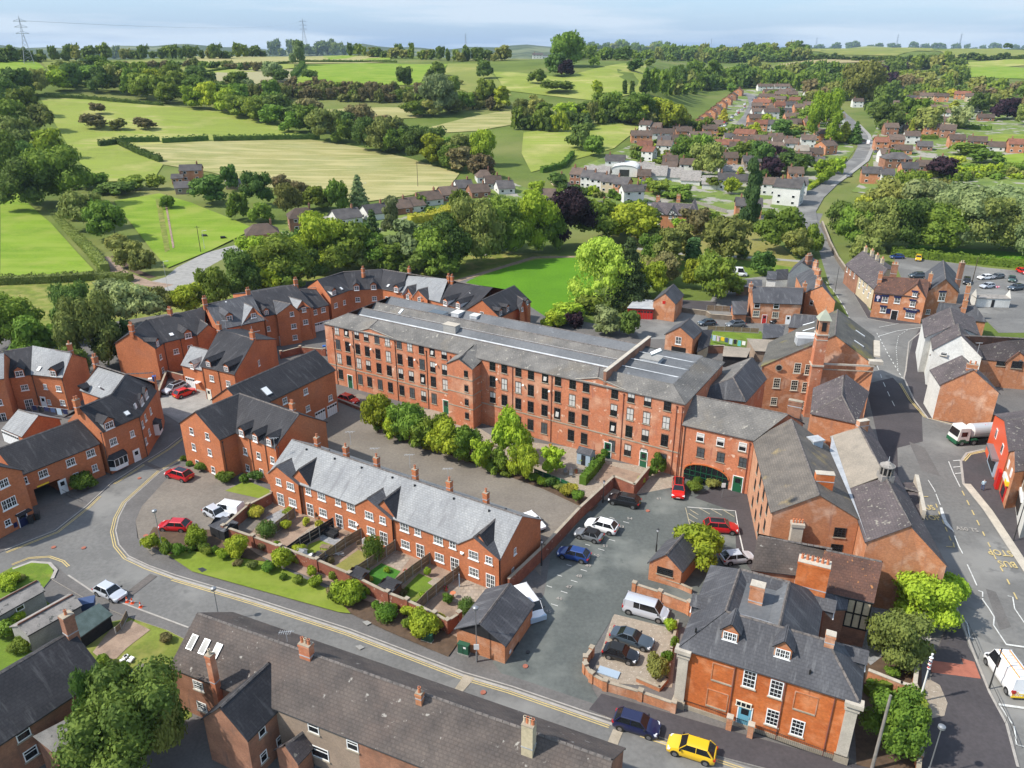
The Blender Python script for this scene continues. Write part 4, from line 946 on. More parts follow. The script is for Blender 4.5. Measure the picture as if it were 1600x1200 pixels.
# gardens of the terrace
sheet('back_gardens',[(395,800),(428,786),(784,922),(790,945),(720,1010),(560,935),(430,880),(350,842)],'dirt',z=.10,label='earth and gravel of the back gardens')
sheet('garden_lawn',[(482,852),(500,845),(530,858),(506,875),(475,870)],'grass_bright',z=.12); sheet('patio',[(500,832),(545,848),(535,858),(500,845)],'patio_grey',z=.12)
sheet('garden_lawn',[(525,885),(560,860),(575,868),(572,880),(540,900),(525,897)],'grass_dry',z=.12)
sheet('artificial_lawn',[(572,898),(596,881),(626,894),(605,920),(592,922),(574,912)],'grass_turf',z=.12,label='square of green artificial turf'); sheet('patio',[(598,880),(615,866),(642,872),(626,893)],'patio',z=.12)
sheet('garden_lawn',[(622,930),(655,897),(690,912),(650,945),(630,938)],'grass_lawn',z=.12); sheet('patio',[(668,912),(680,903),(700,908),(712,918),(700,925),(682,920)],'gravel',z=.13)
sheet('patio',[(700,925),(735,905),(770,925),(740,950),(705,940)],'patio',z=.12); sheet('patio',[(415,810),(440,797),(455,805),(430,822)],'patio_grey',z=.12)
sheet('garden_path',[(455,850),(500,812),(515,818),(470,862)],'patio',z=.12)
# back yard of the bottom left houses
sheet('garden',[(120,1000),(160,975),(230,960),(290,990),(300,1120),(190,1180),(150,1040)],'rough_grass',z=.05,label='overgrown garden of the brick cottages')
sheet('yard',[(145,1020),(172,985),(205,970),(235,985),(200,1012),(182,1030),(160,1032)],'dirt',z=.09,label='concrete hardstanding in the overgrown garden')
sheet('garden',[(-60,960),(60,930),(100,960),(90,1040),(-60,1100)],'grass_lawn',z=.05)
sheet('town_garden',[(1330,1010),(1380,960),(1440,1010),(1440,1200),(1340,1240)],'soil',z=.05,label='shady garden beside the Georgian house')
sheet('patio',[(1330,920),(1400,900),(1400,1010),(1360,1040),(1330,1010)],'patio_grey',z=.07)
# painted lines
YL = 'paint_yellow'
for off in (.35,.62): stripe('yellow_line',[(290,716),(251,738),(198,786),(186,809),(181,830),(186,852),(201,870),(233,885),(275,900)],.11,YL,off=-off,label='double yellow line round the bend')
stripe('kerbstones',[(290,716),(251,738),(198,786),(186,809),(181,830),(186,852),(201,870),(233,885),(275,900),(400,937),(546,984),(725,1052),(800,1074),(920,1115),(955,1126)],.16,'kerb',z=.145,label='pale kerbstones')
stripe('gutter_line',[(201,871),(233,886),(275,902),(400,939),(546,986),(725,1054),(800,1076),(920,1117),(960,1131),(1032,1157),(1122,1188)],.3,'kerb',off=-.2)
for off in (-.55,-.8): stripe('yellow_line',[(275,901),(400,938),(546,985),(725,1053),(800,1075),(920,1116),(955,1128)],.11,YL,off=off,label='double yellow line along the straight')
for off in (.25,.5): stripe('yellow_line',[(1002,1145),(1130,1187),(1200,1210)],.11,YL,off=-off)
for off in (.3,.55): stripe('yellow_line',[(8,862),(87,831),(135,793),(152,776)],.11,YL,off=-off); stripe('yellow_line',[(175,756),(222,726),(262,701),(284,684)],.11,YL,off=-off)
stripe('kerbstones',[(8,861),(87,830),(135,792),(175,755),(222,725),(262,700),(285,682)],.16,'kerb',z=.145); stripe('kerbstones',[(107,900),(147,927),(295,982)],.2,'kerb',z=.145)
for off in (.2,.45): stripe('yellow_line',[(20,885),(45,875),(75,873),(95,880),(103,888)],.12,YL,off=off)
stripe('kerbstones',[(20,890),(50,879),(78,881),(88,892),(82,905)],.4,'kerb',z=.14)
sheet('cobbles',[(222,725),(250,737),(256,734),(230,722)],'block_paving_dark'); sheet('cobbles',[(195,928),(235,897),(246,901),(206,932)],'block_paving_dark'); sheet('cobbles',[(958,1140),(973,1145),(956,1188),(940,1183)],'stone',label='band of stone setts across the road'); sheet('cobbles',[(726,1055),(742,1060),(716,1090),(703,1088)],'stone',label='band of stone setts across the straight')
stripe('car_park_edge',[(1074,793),(1149,799),(1154,830),(1162,865)],.16,'paint_white')
for (a,b) in (((1078,797),(1091,805)),((1093,795),(1109,804)),((1110,796),(1128,806)),((1129,797),(1147,808)),((1076,803),(1090,812)),((1076,812),(1090,821))): stripe('hatching',[a,b],.13,'paint_yellow_worn')
stripe('hatching',[(1071,794),(1078,822)],.1,'paint_yellow_worn')
# bay numbers, each a separate mark
uy = W(857,954) - W(904,900); bang = math.atan2(uy.y,uy.x)
for s,(x,y) in zip(['45','46','47','48','49','50','51','53','54'],[(857,955),(874,935),(889,917),(904.5,900),(919,884),(932,868),(946,853),(971,823),(984,810)]): text(s,W(x,y,.14),0 + rad(-8),.75,'kerb','bay_number',kind='structure',label='white painted bay number ' + s)
text('61',W(1030,779,.14),0,.75,'kerb','bay_number',kind='structure',label='white painted bay number 61')
for (x,y) in [(866,946),(881,926),(897,909),(912,892),(939,859.5),(956,845),(978,817)]:
 p = W(x,y); stripe('bay_mark',None,.1,'paint_white',world=[p + Vector((-.7,.35,0)) * .5,p + Vector((.4,-.2,0))])
for (x,y) in [(841,935),(857,917),(873,900),(888,884),(917,852),(955,810)]:
 p = W(x,y); stripe('bay_mark',None,.1,'paint_white',world=[p + Vector((-.4,.2,0)) * .5,p + Vector((.4,-.2,0))])
# main street markings
stripe('centre_line',[(1380,598),(1390,620),(1400,640)],.13,'paint_white',dash=(2.2,2.2)); stripe('centre_line',[(1366,560),(1380,598)],.13,'paint_white',dash=(2.2,2.2))
stripe('centre_line',[(1370,521),(1388,555),(1410,592)],.16,'paint_white',dash=(1,1),label='dashed give way line at the junction')
stripe('centre_line',[(1290,440),(1306,460),(1320,482),(1328,500)],.16,'paint_white',dash=(2.5,2))
stripe('junction_line',[(1373,512),(1405,506),(1440,503)],.15,'paint_white'); stripe('junction_line',[(1373,526),(1400,518),(1440,512)],.2,'paint_white')
stripe('edge_line',[(1418,516),(1404,525),(1400,545),(1403,580)],.1,'paint_white',dash=(.7,.7))
stripe('centre_line',[(1450,751),(1460,767),(1469,790)],.12,'paint_white',dash=(3.2,.5)); sheet('traffic_island_paint',[(1468,794),(1472,794),(1479,815),(1487,826),(1491,833),(1485,828),(1476,820),(1470,806)],'paint_white')
stripe('centre_line',[(1491,838),(1498,855),(1505,868)],.14,'paint_white',dash=(4,.4)); stripe('centre_line',[(1511,883),(1518,898),(1526,916)],.14,'paint_white',dash=(4,.4))
stripe('zigzag_line',[(1528,924),(1535,926),(1535,938),(1545,952),(1553,965),(1552,978),(1560,990),(1572,1008)],.14,'paint_white',dash=(1.5,.15)); stripe('zigzag_line',[(1574,932),(1582,934),(1585,952),(1600,974)],.13,'paint_white')
stripe('stop_line',[(1571,1008),(1640,1018)],.25,'paint_white'); stripe('stop_line',[(1560,1102),(1640,1113)],.3,'paint_white'); stripe('zigzag_line',[(1503,965),(1511,976),(1515,998),(1524,1000)],.14,'paint_white')
stripe('zigzag_line',[(1563,1105),(1581,1132)],.13,'paint_white'); stripe('zigzag_line',[(1584,1136),(1588,1165),(1600,1168)],.13,'paint_white')
for a,b in (((1489,721),(1500,720)),((1489,731),(1501,730)),((1492,741),(1502,740))): stripe('hatching',[a,b],.2,'paint_white')
stripe('edge_line',[(1482,722),(1490,742),(1500,762)],.13,'paint_white')
stripe('bus_bay_line',[(1503,768),(1515,792),(1530,822),(1545,852),(1556,875),(1570,900),(1590,940)],.16,YL,dash=(1.1,1.5),label='dashed yellow line of the bus bay'); stripe('bus_bay_line',[(1462,788),(1468,805),(1476,823),(1484,842),(1490,855)],.14,YL,dash=(1,1)); stripe('bus_bay_line',[(1478,855),(1491,856),(1489,849)],.16,YL); stripe('bus_bay_line',[(1443,777),(1450,777)],.16,YL)
text('BUS',W(1449,793,.14),rad(-3),1.15,YL,'road_lettering',kind='structure',label='yellow road lettering BUS',stretch=1.5); text('STOP',W(1453,809,.14),rad(-3),1.15,YL,'road_lettering',kind='structure',label='yellow road lettering STOP',stretch=1.5)
text('A50 TS',W(1511,827,.14),rad(-12),.9,'kerb','road_lettering',kind='structure',label='worn white route lettering on the street',stretch=1.4)
text('BUS',W(1574,881,.14),rad(170),1.2,YL,'road_lettering',kind='structure',label='yellow lettering BUS read from the far side',stretch=1.5); text('STOP',W(1562,863,.14),rad(170),1.2,YL,'road_lettering',kind='structure',label='yellow lettering STOP read from the far side',stretch=1.5)
for off in (.0,.28): stripe('yellow_line',[(1410,600),(1425,625),(1448,652),(1500,664),(1540,672)],.14,YL,off=-off - .3); stripe('yellow_line',[(1560,704),(1536,704),(1512,709),(1502,720)],.16,YL,off=off + .2)
stripe('kerbstones',[(1412,592),(1428,626),(1450,655),(1500,667),(1545,675)],.3,'kerb',z=.145); stripe('kerbstones',[(1560,706),(1537,703),(1510,709),(1501,722),(1505,757),(1538,798),(1572,850),(1600,892)],.35,'kerb',z=.145,label='pale kerb outside the shops')
stripe('paved_strip',[(1508,757),(1541,798),(1575,850),(1604,895)],1.1,'stone_pale',off=.2,z=.15)
stripe('kerbstones',[(1395,750),(1432,832),(1476,902),(1502,972),(1524,1030),(1546,1084),(1572,1132),(1590,1200)],.25,'kerb',z=.145)
stripe('kerbstones',[(1438,520),(1420,535),(1415,580),(1412,592)],.25,'kerb',z=.145)
for x,y,r in [(131,857,.35),(218,748,.35),(228,838,.4),(84,856,.35),(755,1083,.35),(821,1042,.35),(825,1020,.3),(1012,799,.35),(1395,868,.3)]:
 b = MB(); p = W(x,y); b.tube((p.x,p.y,0),(p.x,p.y,.02 + .0008 * LAYER[0]),r * .8,None,'red_paving' if x < 240 or x in (755,821,1012) else 'frame_dark',10); tag(b.build('manhole_cover'),'round manhole cover ' + {131: 'left by the corner of the estate road',218: 'in the narrow estate road',228: 'in the middle of the estate bend',84: 'nearest the grassed corner',755: 'on the straight beside the setts',821: 'at the car park entrance',825: 'just inside the car park',1012: 'in the car park before the red estate',1395: 'in the dark street shadow'}[x],'manhole','manhole covers in the roads')
for x,y in [(316,892),(573,975),(562,1013)]: sheet('utility_cover',[(x - 7,y - 2),(x + 1,y - 4),(x + 8,y),(x,y + 4)],'frame_dark' if x < 400 else 'concrete',z=.155)
# the old mill
MG = ['glass_dark','glass_mid','blind','blind','half','open']
mill = Bld('mill','long four storey red brick mill with a multi ridged slate roof','mill','brick_mill','slate_mill')
A,B = W(506.6,504.4,12),W(1069.7,630.3,12); mu = (B - A).normalized(); mn = Vector((-mu.y,mu.x,0)); ML = (B - A).length
def mp_(u,v,z): q = A + mu * u + mn * v; return Vector((q.x,q.y,z))
VR = [(3.0,13.5),(7.0,13.5),(11.0,13.5),(15.4,13.5)]; VV = [(5.2,12.6),(9.1,12.5),(13.1,12.5)]; MD = 18.6; UP = 56.8
mill.p.update(A=A,B=B,c=mp_(ML,MD,12),d=mp_(0,MD,12))
for i,(v,z) in enumerate(VR): mill.p['r%d' % i] = mp_(3.2,v,z); mill.p['q%d' % i] = mp_(UP,v,z)
for i,(v,z) in enumerate(VV): mill.p['v%d' % i] = mp_(3.6,v,z); mill.p['w%d' % i] = mp_(UP,v,z)
mill.p['m'] = mp_(UP,0,12); mill.p['n'] = mp_(UP,MD,12)
mill.roof('A m q0 r0'); mill.roof('r0 q0 w0 v0','lead'); mill.roof('v0 w0 q1 r1','membrane'); mill.roof('r1 q1 w1 v1','lead'); mill.roof('v1 w1 q2 r2','slate_mill'); mill.roof('r2 q2 w2 v2','lead'); mill.roof('v2 w2 q3 r3','membrane'); mill.roof('r3 q3 n d')
mill.roof('d A r0 v0 r1 v1 r2 v2 r3'.replace(' v0 r1 v1 r2 v2',''));
# right hand part beyond the cross wall: hips round a dark membrane well
mill.p.update(x0=mp_(UP,2.4,13.3),x1=mp_(ML - 2.6,2.4,13.3),x2=mp_(ML - 2.6,MD - 3,13.3),x3=mp_(UP,MD - 3,13.3))
mill.roof('m B x1 x0'); mill.roof('B c x2 x1'); mill.roof('c n x3 x2')
wv = [2.4,5.5,9,12.5,MD - 3]
for i in range(4):
 mill.p['y%d' % i] = mp_(UP,wv[i] + .02,12.7); mill.p['z%d' % i] = mp_(ML - 2.7,wv[i] + .02,12.9); mill.p['Y%d' % i] = mp_(UP,wv[i + 1],13.25); mill.p['Z%d' % i] = mp_(ML - 2.7,wv[i + 1],13.28)
 mill.roof('y%d z%d Z%d Y%d' % (i,i,i,i),'membrane')
mill.wall('F','A B').wall('Rt','B c').wall('K','c d').wall('L','d A')
tw = dict(a=mp_(29.3,-1.2,11.0),b=mp_(34.4,-1.2,11.0),ap=mp_(31.8,-1.2,12.6))
mill.xgable((562,516.6,12),(582.5,510.5,12.9),(614,529,12),mp_(10.6,3,13.5),key='G1'); mill.xgable((900,592,12),(937.5,588,13.0),(977,609.7,12),mp_(54.5,3,13.5),key='G2')
# stair tower standing forward of the front
mill.p.update(t0=mp_(29.6,-2.6,10.9),t1=mp_(34.6,-2.6,10.9),t2=mp_(34.6,0,10.9),t3=mp_(29.6,0,10.9),ta=mp_(32.1,-2.6,12.3),tb=mp_(32.1,2.4,12.9))
mill.wall('T','t0 ta t1').wall('TR','t1 t2').wall('TL','t3 t0'); mill.p['t1b'] = mp_(34.6,.9,11.8); mill.p['t0b'] = mp_(29.6,.9,11.8)
mill.roof('t0 t1x'.replace(' t1x','') + ' ta tb t0b'); mill.roof('t1 t1b tb ta')
mill.make(); mat('flashing',(.62,.63,.64),(.4,.42,.43),.8,.5)
cols = [(526.3,517),(541.2,520),(557.2,523),(572.2,527),(589,531),(605.4,535),(623.7,539),(640.2,542),(658.4,546),(675.2,550),(694,554)]
cols2 = [(788,575),(810,580),(829.7,585),(851.8,590),(872,595),(894.8,600),(915.9,605),(960.5,616),(986.2,621),(1012.1,627),(1043,634)]
for c in cols:
 for z,gl in ((11.05,MG),(8.3,MG),(5.55,MG)): mill.win('F','mill',1.1,1.9 if z < 11 else 1.5,[c],gl,[z])
for c in cols2 + [(769.5,571)]:
 for z,gl in ((11.0,['glass_dark','glass_dark','open','half']),(8.3,['blind','blind','blind','half','glass_dark']),(5.4,['glass_dark','glass_dark','half','glass_dark','open'])): mill.win('F','mill',1.1,1.9 if z < 11 else 1.5,[c],gl,[z])
for c in cols2[:4] + cols2[5:]: mill.win('F','mill',1.1,1.9,[c],['half','glass_dark','glass_mid'],[2.2])
for c in [cols[i] for i in (0,2,3,4,5,6,7,8,9)]: mill.win('F','mill',1.1,1.9,[c],['glass_mid','glass_dark','half'],[2.3])
for x,y in ((548,600),(697,635),(950,693),(1005,722)): mill.door('F',x,y,'green_paint',1.1,2.6)
for z in (2.2,4.7,7.2,9.8): mill.win('T','mill',.75,1.1,[(728,580)],'glass_dark',[z])
for z in (3,5.6,8.2): mill.win('TR','mill',.7,1.1,[(754.5,640)],'glass_dark',[z])
mill.band('F',3.95,.2,.07,'stone',t1=.42); mill.band('F',3.95,.2,.07,'stone',t0=.5); mill.band('F',11.85,.25,.1,'stone'); mill.band('T',3.6,.16,.06); mill.band('T',6.2,.14,.06); mill.band('T',8.8,.16,.06); mill.band('TR',3.6,.16,.06); mill.band('TR',8.8,.16,.06); mill.band('TR',6.2,.14,.06)
for x,y in ((520,512),(551,519),(617,533),(666,548),(704,556),(801,573),(862.5,588),(975,615),(1058,634),(1067,636)): mill.pipe('F',x,y,'pipe_red' if x > 700 else 'pipe')
for x,y in ((549,538),(581,545),(649.5,561.5),(683,569),(818.6,601),(859.4,610.5),(777.6,592)):      # satellite dishes
 b = MB(); b.tube((0,-.3,0),(0,-.36,.05),.2,.18,'blind',12); b.tube((0,0,-.1),(0,-.3,0),.03,None,'pale_metal',5); O,u,n = mill.frame('F'); mill.put('satellite_dish',b.mesh('satellite_dish'),mill.on('F',x,y),u)
# cross wall with stone coping, hatches and roof boxes
b = MB(); pa,pb = mp_(UP,-.1,0),mp_(UP,MD - .8,0); an = math.atan2(mn.y,mn.x); mid = (pa + pb) / 2
b.box(mid.x,mid.y,13.1,(pb - pa).length,.45,2.4,'brick_brown',an); b.box(mid.x,mid.y,14.35,(pb - pa).length + .1,.6,.1,'stone_pale',an); b.build('parapet',None,mill.root)
def roofbox(u,v,z,w,d,h,m='concrete',top='glass_mid',name='roof_light'):
 b = MB(); p = mp_(u,v,z); a = math.atan2(mu.y,mu.x); b.box(p.x,p.y,z + h / 2,w,d,h,m,a); b.box(p.x,p.y,z + h + .04,w + .15,d + .15,.08,top,a); b.build(name,None,mill.root)
roofbox(24.5,6.2,12.7,2.6,1.5,1.5,'concrete','stone_pale','lift_housing'); roofbox(17,12.6,12.7,3.2,1.8,.7,'lead','glass_mid'); roofbox(20.4,14.0,12.9,1.6,2,.7,'lead','render_white'); roofbox(24,14.6,12.9,1.5,1.8,.6,'lead','render_white'); roofbox(60.2,10.2,13,3.0,2.4,.8,'lead','concrete')
def mvel(px,py,r=2,m='upvc'): mill.velux(r,px,py,.6,1.3,m)
for r,x,y in ((2,627,487.5),(6,688,499.5),(6,874,537),(6,912,544)): mvel(x,y,r)
mill.velux(len(mill.roofs) - 6,1026,552,.8,1.2,'upvc')
for v,z in VV:
 b = MB(); u0,u1 = 4.0,UP - .3; b.face([mp_(u0,v - .25,z + .1),mp_(u1,v - .25,z + .1),mp_(u1,v + .2,z + .24),mp_(u0,v + .2,z + .24)],'flashing'); b.build('valley_flashing',None,mill.root)
for v in (5.5,9,12.5):
 b = MB(); b.face([mp_(UP + .4,v - .1,13.42),mp_(ML - 2.7,v - .1,13.42),mp_(ML - 2.7,v + .12,13.46),mp_(UP + .4,v + .12,13.46)],'flashing'); b.build('step_flashing',None,mill.root)
gp = mill.p
for r,c in (('G1','G1'),('G2','G2')):
 a,b_,c_ = [gp[c + k] for k in 'abc']; bb = MB()
 for p,q in ((a,b_),(b_,c_),(a,c_)): bb.tube(p + (p - q) * 0,q,.13,None,'stone_pale',4)
 bb.build('pediment_moulding',None,mill.root)
for k in ('t0 ta','ta t1'):
 p,q = [gp[x] for x in k.split()]; bb = MB(); bb.tube(p,q,.12,None,'frame_dark',4); bb.build('barge_board',None,mill.root)
# the grey roofed terrace
ter = Bld('terrace','long two storey terrace with a weathered pale grey slate roof','terrace','brick_new','slate_light')
ter.pts(A=(422.2,737.5,4.9),B=(782.2,870.9,4.9),c=(845,811.9,4.9),R1=(456,681,7.9),R2=(815.4,798.8,7.9)); ter.pts(d=('+','c','B','A'))
mid = (ter.p['B'] + ter.p['c']) / 2; ter.p['R2'] = Vector((mid.x,mid.y,7.9)); mid = (ter.p['A'] + ter.p['d']) / 2; ter.p['R1'] = Vector((mid.x,mid.y,7.9))
ter.roof('A B R2 R1').roof('c d R1 R2').wall('F','A B').wall('Rt','B R2 c').wall('K','c d').wall('L','d R1 A')
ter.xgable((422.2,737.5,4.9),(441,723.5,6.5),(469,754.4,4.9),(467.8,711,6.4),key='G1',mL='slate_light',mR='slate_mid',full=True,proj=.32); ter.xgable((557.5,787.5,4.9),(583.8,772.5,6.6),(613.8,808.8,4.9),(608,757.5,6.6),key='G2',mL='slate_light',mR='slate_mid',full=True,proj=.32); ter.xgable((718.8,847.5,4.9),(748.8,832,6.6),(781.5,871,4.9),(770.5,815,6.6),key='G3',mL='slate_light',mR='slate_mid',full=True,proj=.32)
def tl(t,v,z): p = ter.p['c'].lerp(ter.p['d'],t); n = (ter.p['c'] - ter.p['B']).normalized(); return Vector((p.x + n.x * v,p.y + n.y * v,z))
for i,t in enumerate((.03,.41,.80)): ter.xgable(tl(t,.6,4.9),tl(t + .05,.6,7.0),tl(t + .1,.6,4.9),tl(t + .05,-3.4,7.2),key='H%d' % i,mL='slate_dark',mR='slate_dark')
ter.make()
def twin(st,w,h,pts,name='window'):
 for p in pts: ter.win('G1' if p[0] < 469 else 'G2' if 557 < p[0] < 614 else 'G3' if p[0] > 718 else 'F',st,w,h,[p],name=name)
twin('up2',.95,1.05,[(435.5,752.5),(482,767.5),(528.5,784.5),(598,812.5),(653,831),(707.5,851),(764,875)])
twin('up3',1.35,1.15,[(454,759.5),(502.5,775.5),(548.5,792.5),(577,805.5),(632,823.8),(685,843.8),(740,867.5)])
twin('up3',1.35,1.2,[(457.5,785),(505,800.8),(551,818.8),(580,829.5),(633.8,850.8),(686.8,871),(740.5,893.8)])
twin('fr2',1.25,2.0,[(439,780.5),(485,796.8),(530.5,813.8),(600,841.5),(657,861),(711,882.5),(766.6,908.4)],name='french_door')
ter.win('Rt','up1',.5,.9,[(804.4,861),(801,892)])
for x,y in ((472,757),(614,810),(781.5,873)): ter.pipe('F',x,y)
for x,y in ((496,694),(541,709),(589,725.5),(649,744),(702.5,763),(759.5,781)): ter.chim(x,y,7.9,.62,.62,1.05,1,None,.8)
for x,y in ((479,704),(523,718.5),(565,732.5),(613,748),(648,760.5),(709,781),(764,800)):
 p,n = ter.onroof(0,x,y); b = MB(); b.box(p.x,p.y,p.z + .2,.22,.22,.2,'black'); b.build('roof_vent',None,ter.root)
for x,y in ((560.5,817),(724.5,861)):
 b = MB(); b.tube((0,-.3,0),(0,-.36,.05),.3,.27,'grey_metal',12); b.tube((0,0,-.1),(0,-.3,0),.03,None,'grey_metal',5); O,u,n = ter.frame('F'); ter.put('satellite_dish',b.mesh('satellite_dish'),ter.on('F',x,y),u)
# tall brick houses of the estate
def U(b,k,*w,**kw): b.win(k,*w,**kw)
apt = Bld('apartment_block','three storey brick apartment block with a steep dark slate roof','apartments','brick_new','slate_dark')
apt.pts(a=(281,661,6.9),b=(342.5,686,6.9),g=(303.8,634,9.9),k=(370,607.5,9.9),e=(368.8,675,6.9),f=(437,696,6.9),h=(501,659,6.9),j=(456.9,641.9,10.0))
apt.p['b'] = apt.p['a'] + (apt.p['b'] - apt.p['a']); q = apt.p
wu = (q['b'] - q['a']).normalized(); wnn = Vector((-wu.y,wu.x,0)); wl_ = (q['b'] - q['a']).length
q['g'] = q['a'] + wu * wl_ / 2; q['g'].z = 10.0; q['k'] = q['g'] + wnn * 7.5; q['e'] = q['b'] + wnn * 2.9; fu = wu; q['f'] = q['e'] + fu * 8.6; q['h'] = q['f'] + wnn * 9.6; q['j'] = q['f'] + wnn * 4.8; q['j'].z = 10.1; q['k2'] = q['e'] + wnn * 4.8 - fu * wl_ / 2; q['k'] = Vector((q['k2'].x,q['k2'].y,10.05)); q['l'] = q['a'] + wnn * 12.5;
apt.roof('a g k l'); apt.roof('g b e k'); apt.roof('e f j k'); apt.roof('j h l k')
apt.wall('G','a g b').wall('S','b e').wall('F','e f').wall('Rt','f j h').wall('K','h l').wall('L','l a').make()
apt.win('G','up1',.85,1.15,[(299.5,673.5),(324,681.5),(303,698),(328,706.5),(309,724),(333.5,734)])
apt.win('F','up1',.85,1.15,[(383.5,705),(404.5,712),(426,719),(387.5,731),(409,738),(430,742)])
for x,y in ((378.5,682),(400,690.5),(421.5,696.5)): apt.dorm(2,x,y - 1,.9,.95,'up2',cheek='slate_dark')
for x,y in ((347,690),(390,684),(414,692),(435,698)): apt.pipe('F' if x > 360 else 'S',x,y)
apt.velux(1,383,649,.6,.6,'upvc'); apt.chim(457.5,641,10.05,.7,.55,1.1,2)
ap2 = Bld('apartment_wing','dark roofed brick wing with two white garage doors facing the court','apartments','brick_new','slate_dark')
ap2.pts(f=(522.5,577.5,8.0)); q2 = ap2.p; du = (W(522.5,577.5,8.0) - W(438.8,617.5,8.0)).normalized(); q2['a'] = q2['f'] - du * 19; nn = Vector((-du.y,du.x,0)); q2['b'] = q2['f'] + nn * 8.2; q2['c'] = q2['a'] + nn * 8.2; q2['r'] = (q2['f'] + q2['b']) / 2; q2['r'].z = 10.8; q2['s'] = (q2['a'] + q2['c']) / 2; q2['s'].z = 10.8
ap2.roof('a f r s').roof('b c s r').wall('F','a f').wall('Rt','f r b').wall('K','b c').wall('L','c s a').make()
ap2.win('F','up2',.95,1.05,[(477.5,611.5),(516,621.5),(481,638),(445,626)]); ap2.velux(0,416,612,1.2,1.6,'upvc')
def garage_door(b,key,x,y,w=2.4,h=2.1,m='garage_white',z0=0):
 O,u,n = b.frame(key); p = b.on(key,x,y); p.z = z0 + h / 2; g = MB(); g.box(0,-.04,0,w,.06,h,m)
 for i in range(1,5): g.box(-w / 2 + w * i / 5,-.075,0,.04,.02,h,'grey_metal' if m != 'garage_white' else 'blind')
 for i in range(4): g.box(-w / 2 + w * (i + .5) / 4,-.08,h * .32,w / 5,.02,h * .16,'glass_dark')
 b.put('garage_door',g.mesh('garage_door'),p,u)
garage_door(ap2,'F',501,655); garage_door(ap2,'F',519.5,646)
# archway range at the left
arc = Bld('archway_house','low brick range with a dark roof and a vehicle archway','house','brick_new','slate_dark')
arc.pts(A=(28,743,5.3),B=(153.8,692.5,5.3)); qa = arc.p; du = (qa['B'] - qa['A']).normalized(); nn = Vector((-du.y,du.x,0)); Dp = 8.6
qa['c'] = qa['B'] + nn * Dp; qa['d'] = qa['A'] + nn * Dp; qa['R2'] = (qa['B'] + qa['c']) / 2; qa['R1'] = (qa['A'] + qa['d']) / 2; qa['R1'].z = qa['R2'].z = 8.0
arc.roof('A B R2 R1').roof('c d R1 R2').wall('Rt','B R2 c').wall('K','c d').wall('L','d R1 A')
pL,pR = Vector((0,0,0)),Vector((0,0,0))
arc.walls['F'] = (['A','B'],0,None)
pL = arc.on('F',51,760); pR = arc.on('F',92.5,745); arc.p.update(e=Vector((pL.x,pL.y,2.4)),f=Vector((pR.x,pR.y,2.4)),eA=Vector((pL.x,pL.y,5.3)),fA=Vector((pR.x,pR.y,5.3)))
del arc.walls['F']; arc.wall('F1','A eA').wall('F2','eA fA',2.4).wall('F','fA B').make()
bb = MB(); bb.face([pL + nn * 6 + Vector((0,0,2.4)) - Vector((0,0,pL.z)),pR + nn * 6 + Vector((0,0,2.4)) - Vector((0,0,pR.z)),Vector((pR.x,pR.y,2.4)),Vector((pL.x,pL.y,2.4))],'timber_dark')
for p in (pL,pR): a0 = Vector((p.x,p.y,0)); bb.face([a0,a0 + nn * 6,a0 + nn * 6 + Vector((0,0,2.4)),a0 + Vector((0,0,2.4))],'brick_new')
bb.face([Vector((pL.x,pL.y,0)) + nn * 6,Vector((pR.x,pR.y,0)) + nn * 6,Vector((pR.x,pR.y,2.4)) + nn * 6,Vector((pL.x,pL.y,2.4)) + nn * 6],'timber_dark'); bb.build('archway',None,arc.root)
arc.win('F2','up2',1.25,1.15,[(67.5,740)]); arc.win('F1','up1',.7,1.1,[(39,751)]); arc.win('F','up2',1.25,1.15,[(110.3,722),(141.5,708)]); arc.win('F','up2',.8,1.1,[(119,744),(148,731)]); arc.door('F',98,758)
arc.plate('F2',67,757,1.6,.2,'yellow',name='clearance_sign')
lh = Bld('gabled_house','three storey brick gabled house at the left edge with a navy door','house','brick_new','slate_dark')
lh.pts(b=(28.8,722.5,7.6)); q = lh.p; fu = (W(56,812) - W(0,842)).normalized(); bb0 = W(56,812); q['b'] = Vector((bb0.x,bb0.y,7.6)); nn = Vector((-fu.y,fu.x,0)); q['a'] = q['b'] - fu * 8.5; q['g'] = (q['a'] + q['b']) / 2; q['g'].z = 10.8
for k in 'abg': q[k + '2'] = q[k] + nn * 9
lh.roof('a g g2 a2').roof('g b b2 g2').wall('F','a g b').wall('Rt','b b2').wall('K','b2 g2 a2').wall('L','a2 a').make()
lh.win('F','up2',1.2,1.15,[(6,755)]); lh.win('F','up3',1.9,1.4,[(14,786)]); lh.win('F','up1',.8,.9,[(12,816.5)]); lh.door('F',36,812,'navy',1.1); lh.plate('F',34,800,1.9,.15,'slate_dark',.8,'porch_roof'); lh.plate('F',24,820,.5,.7,'navy')
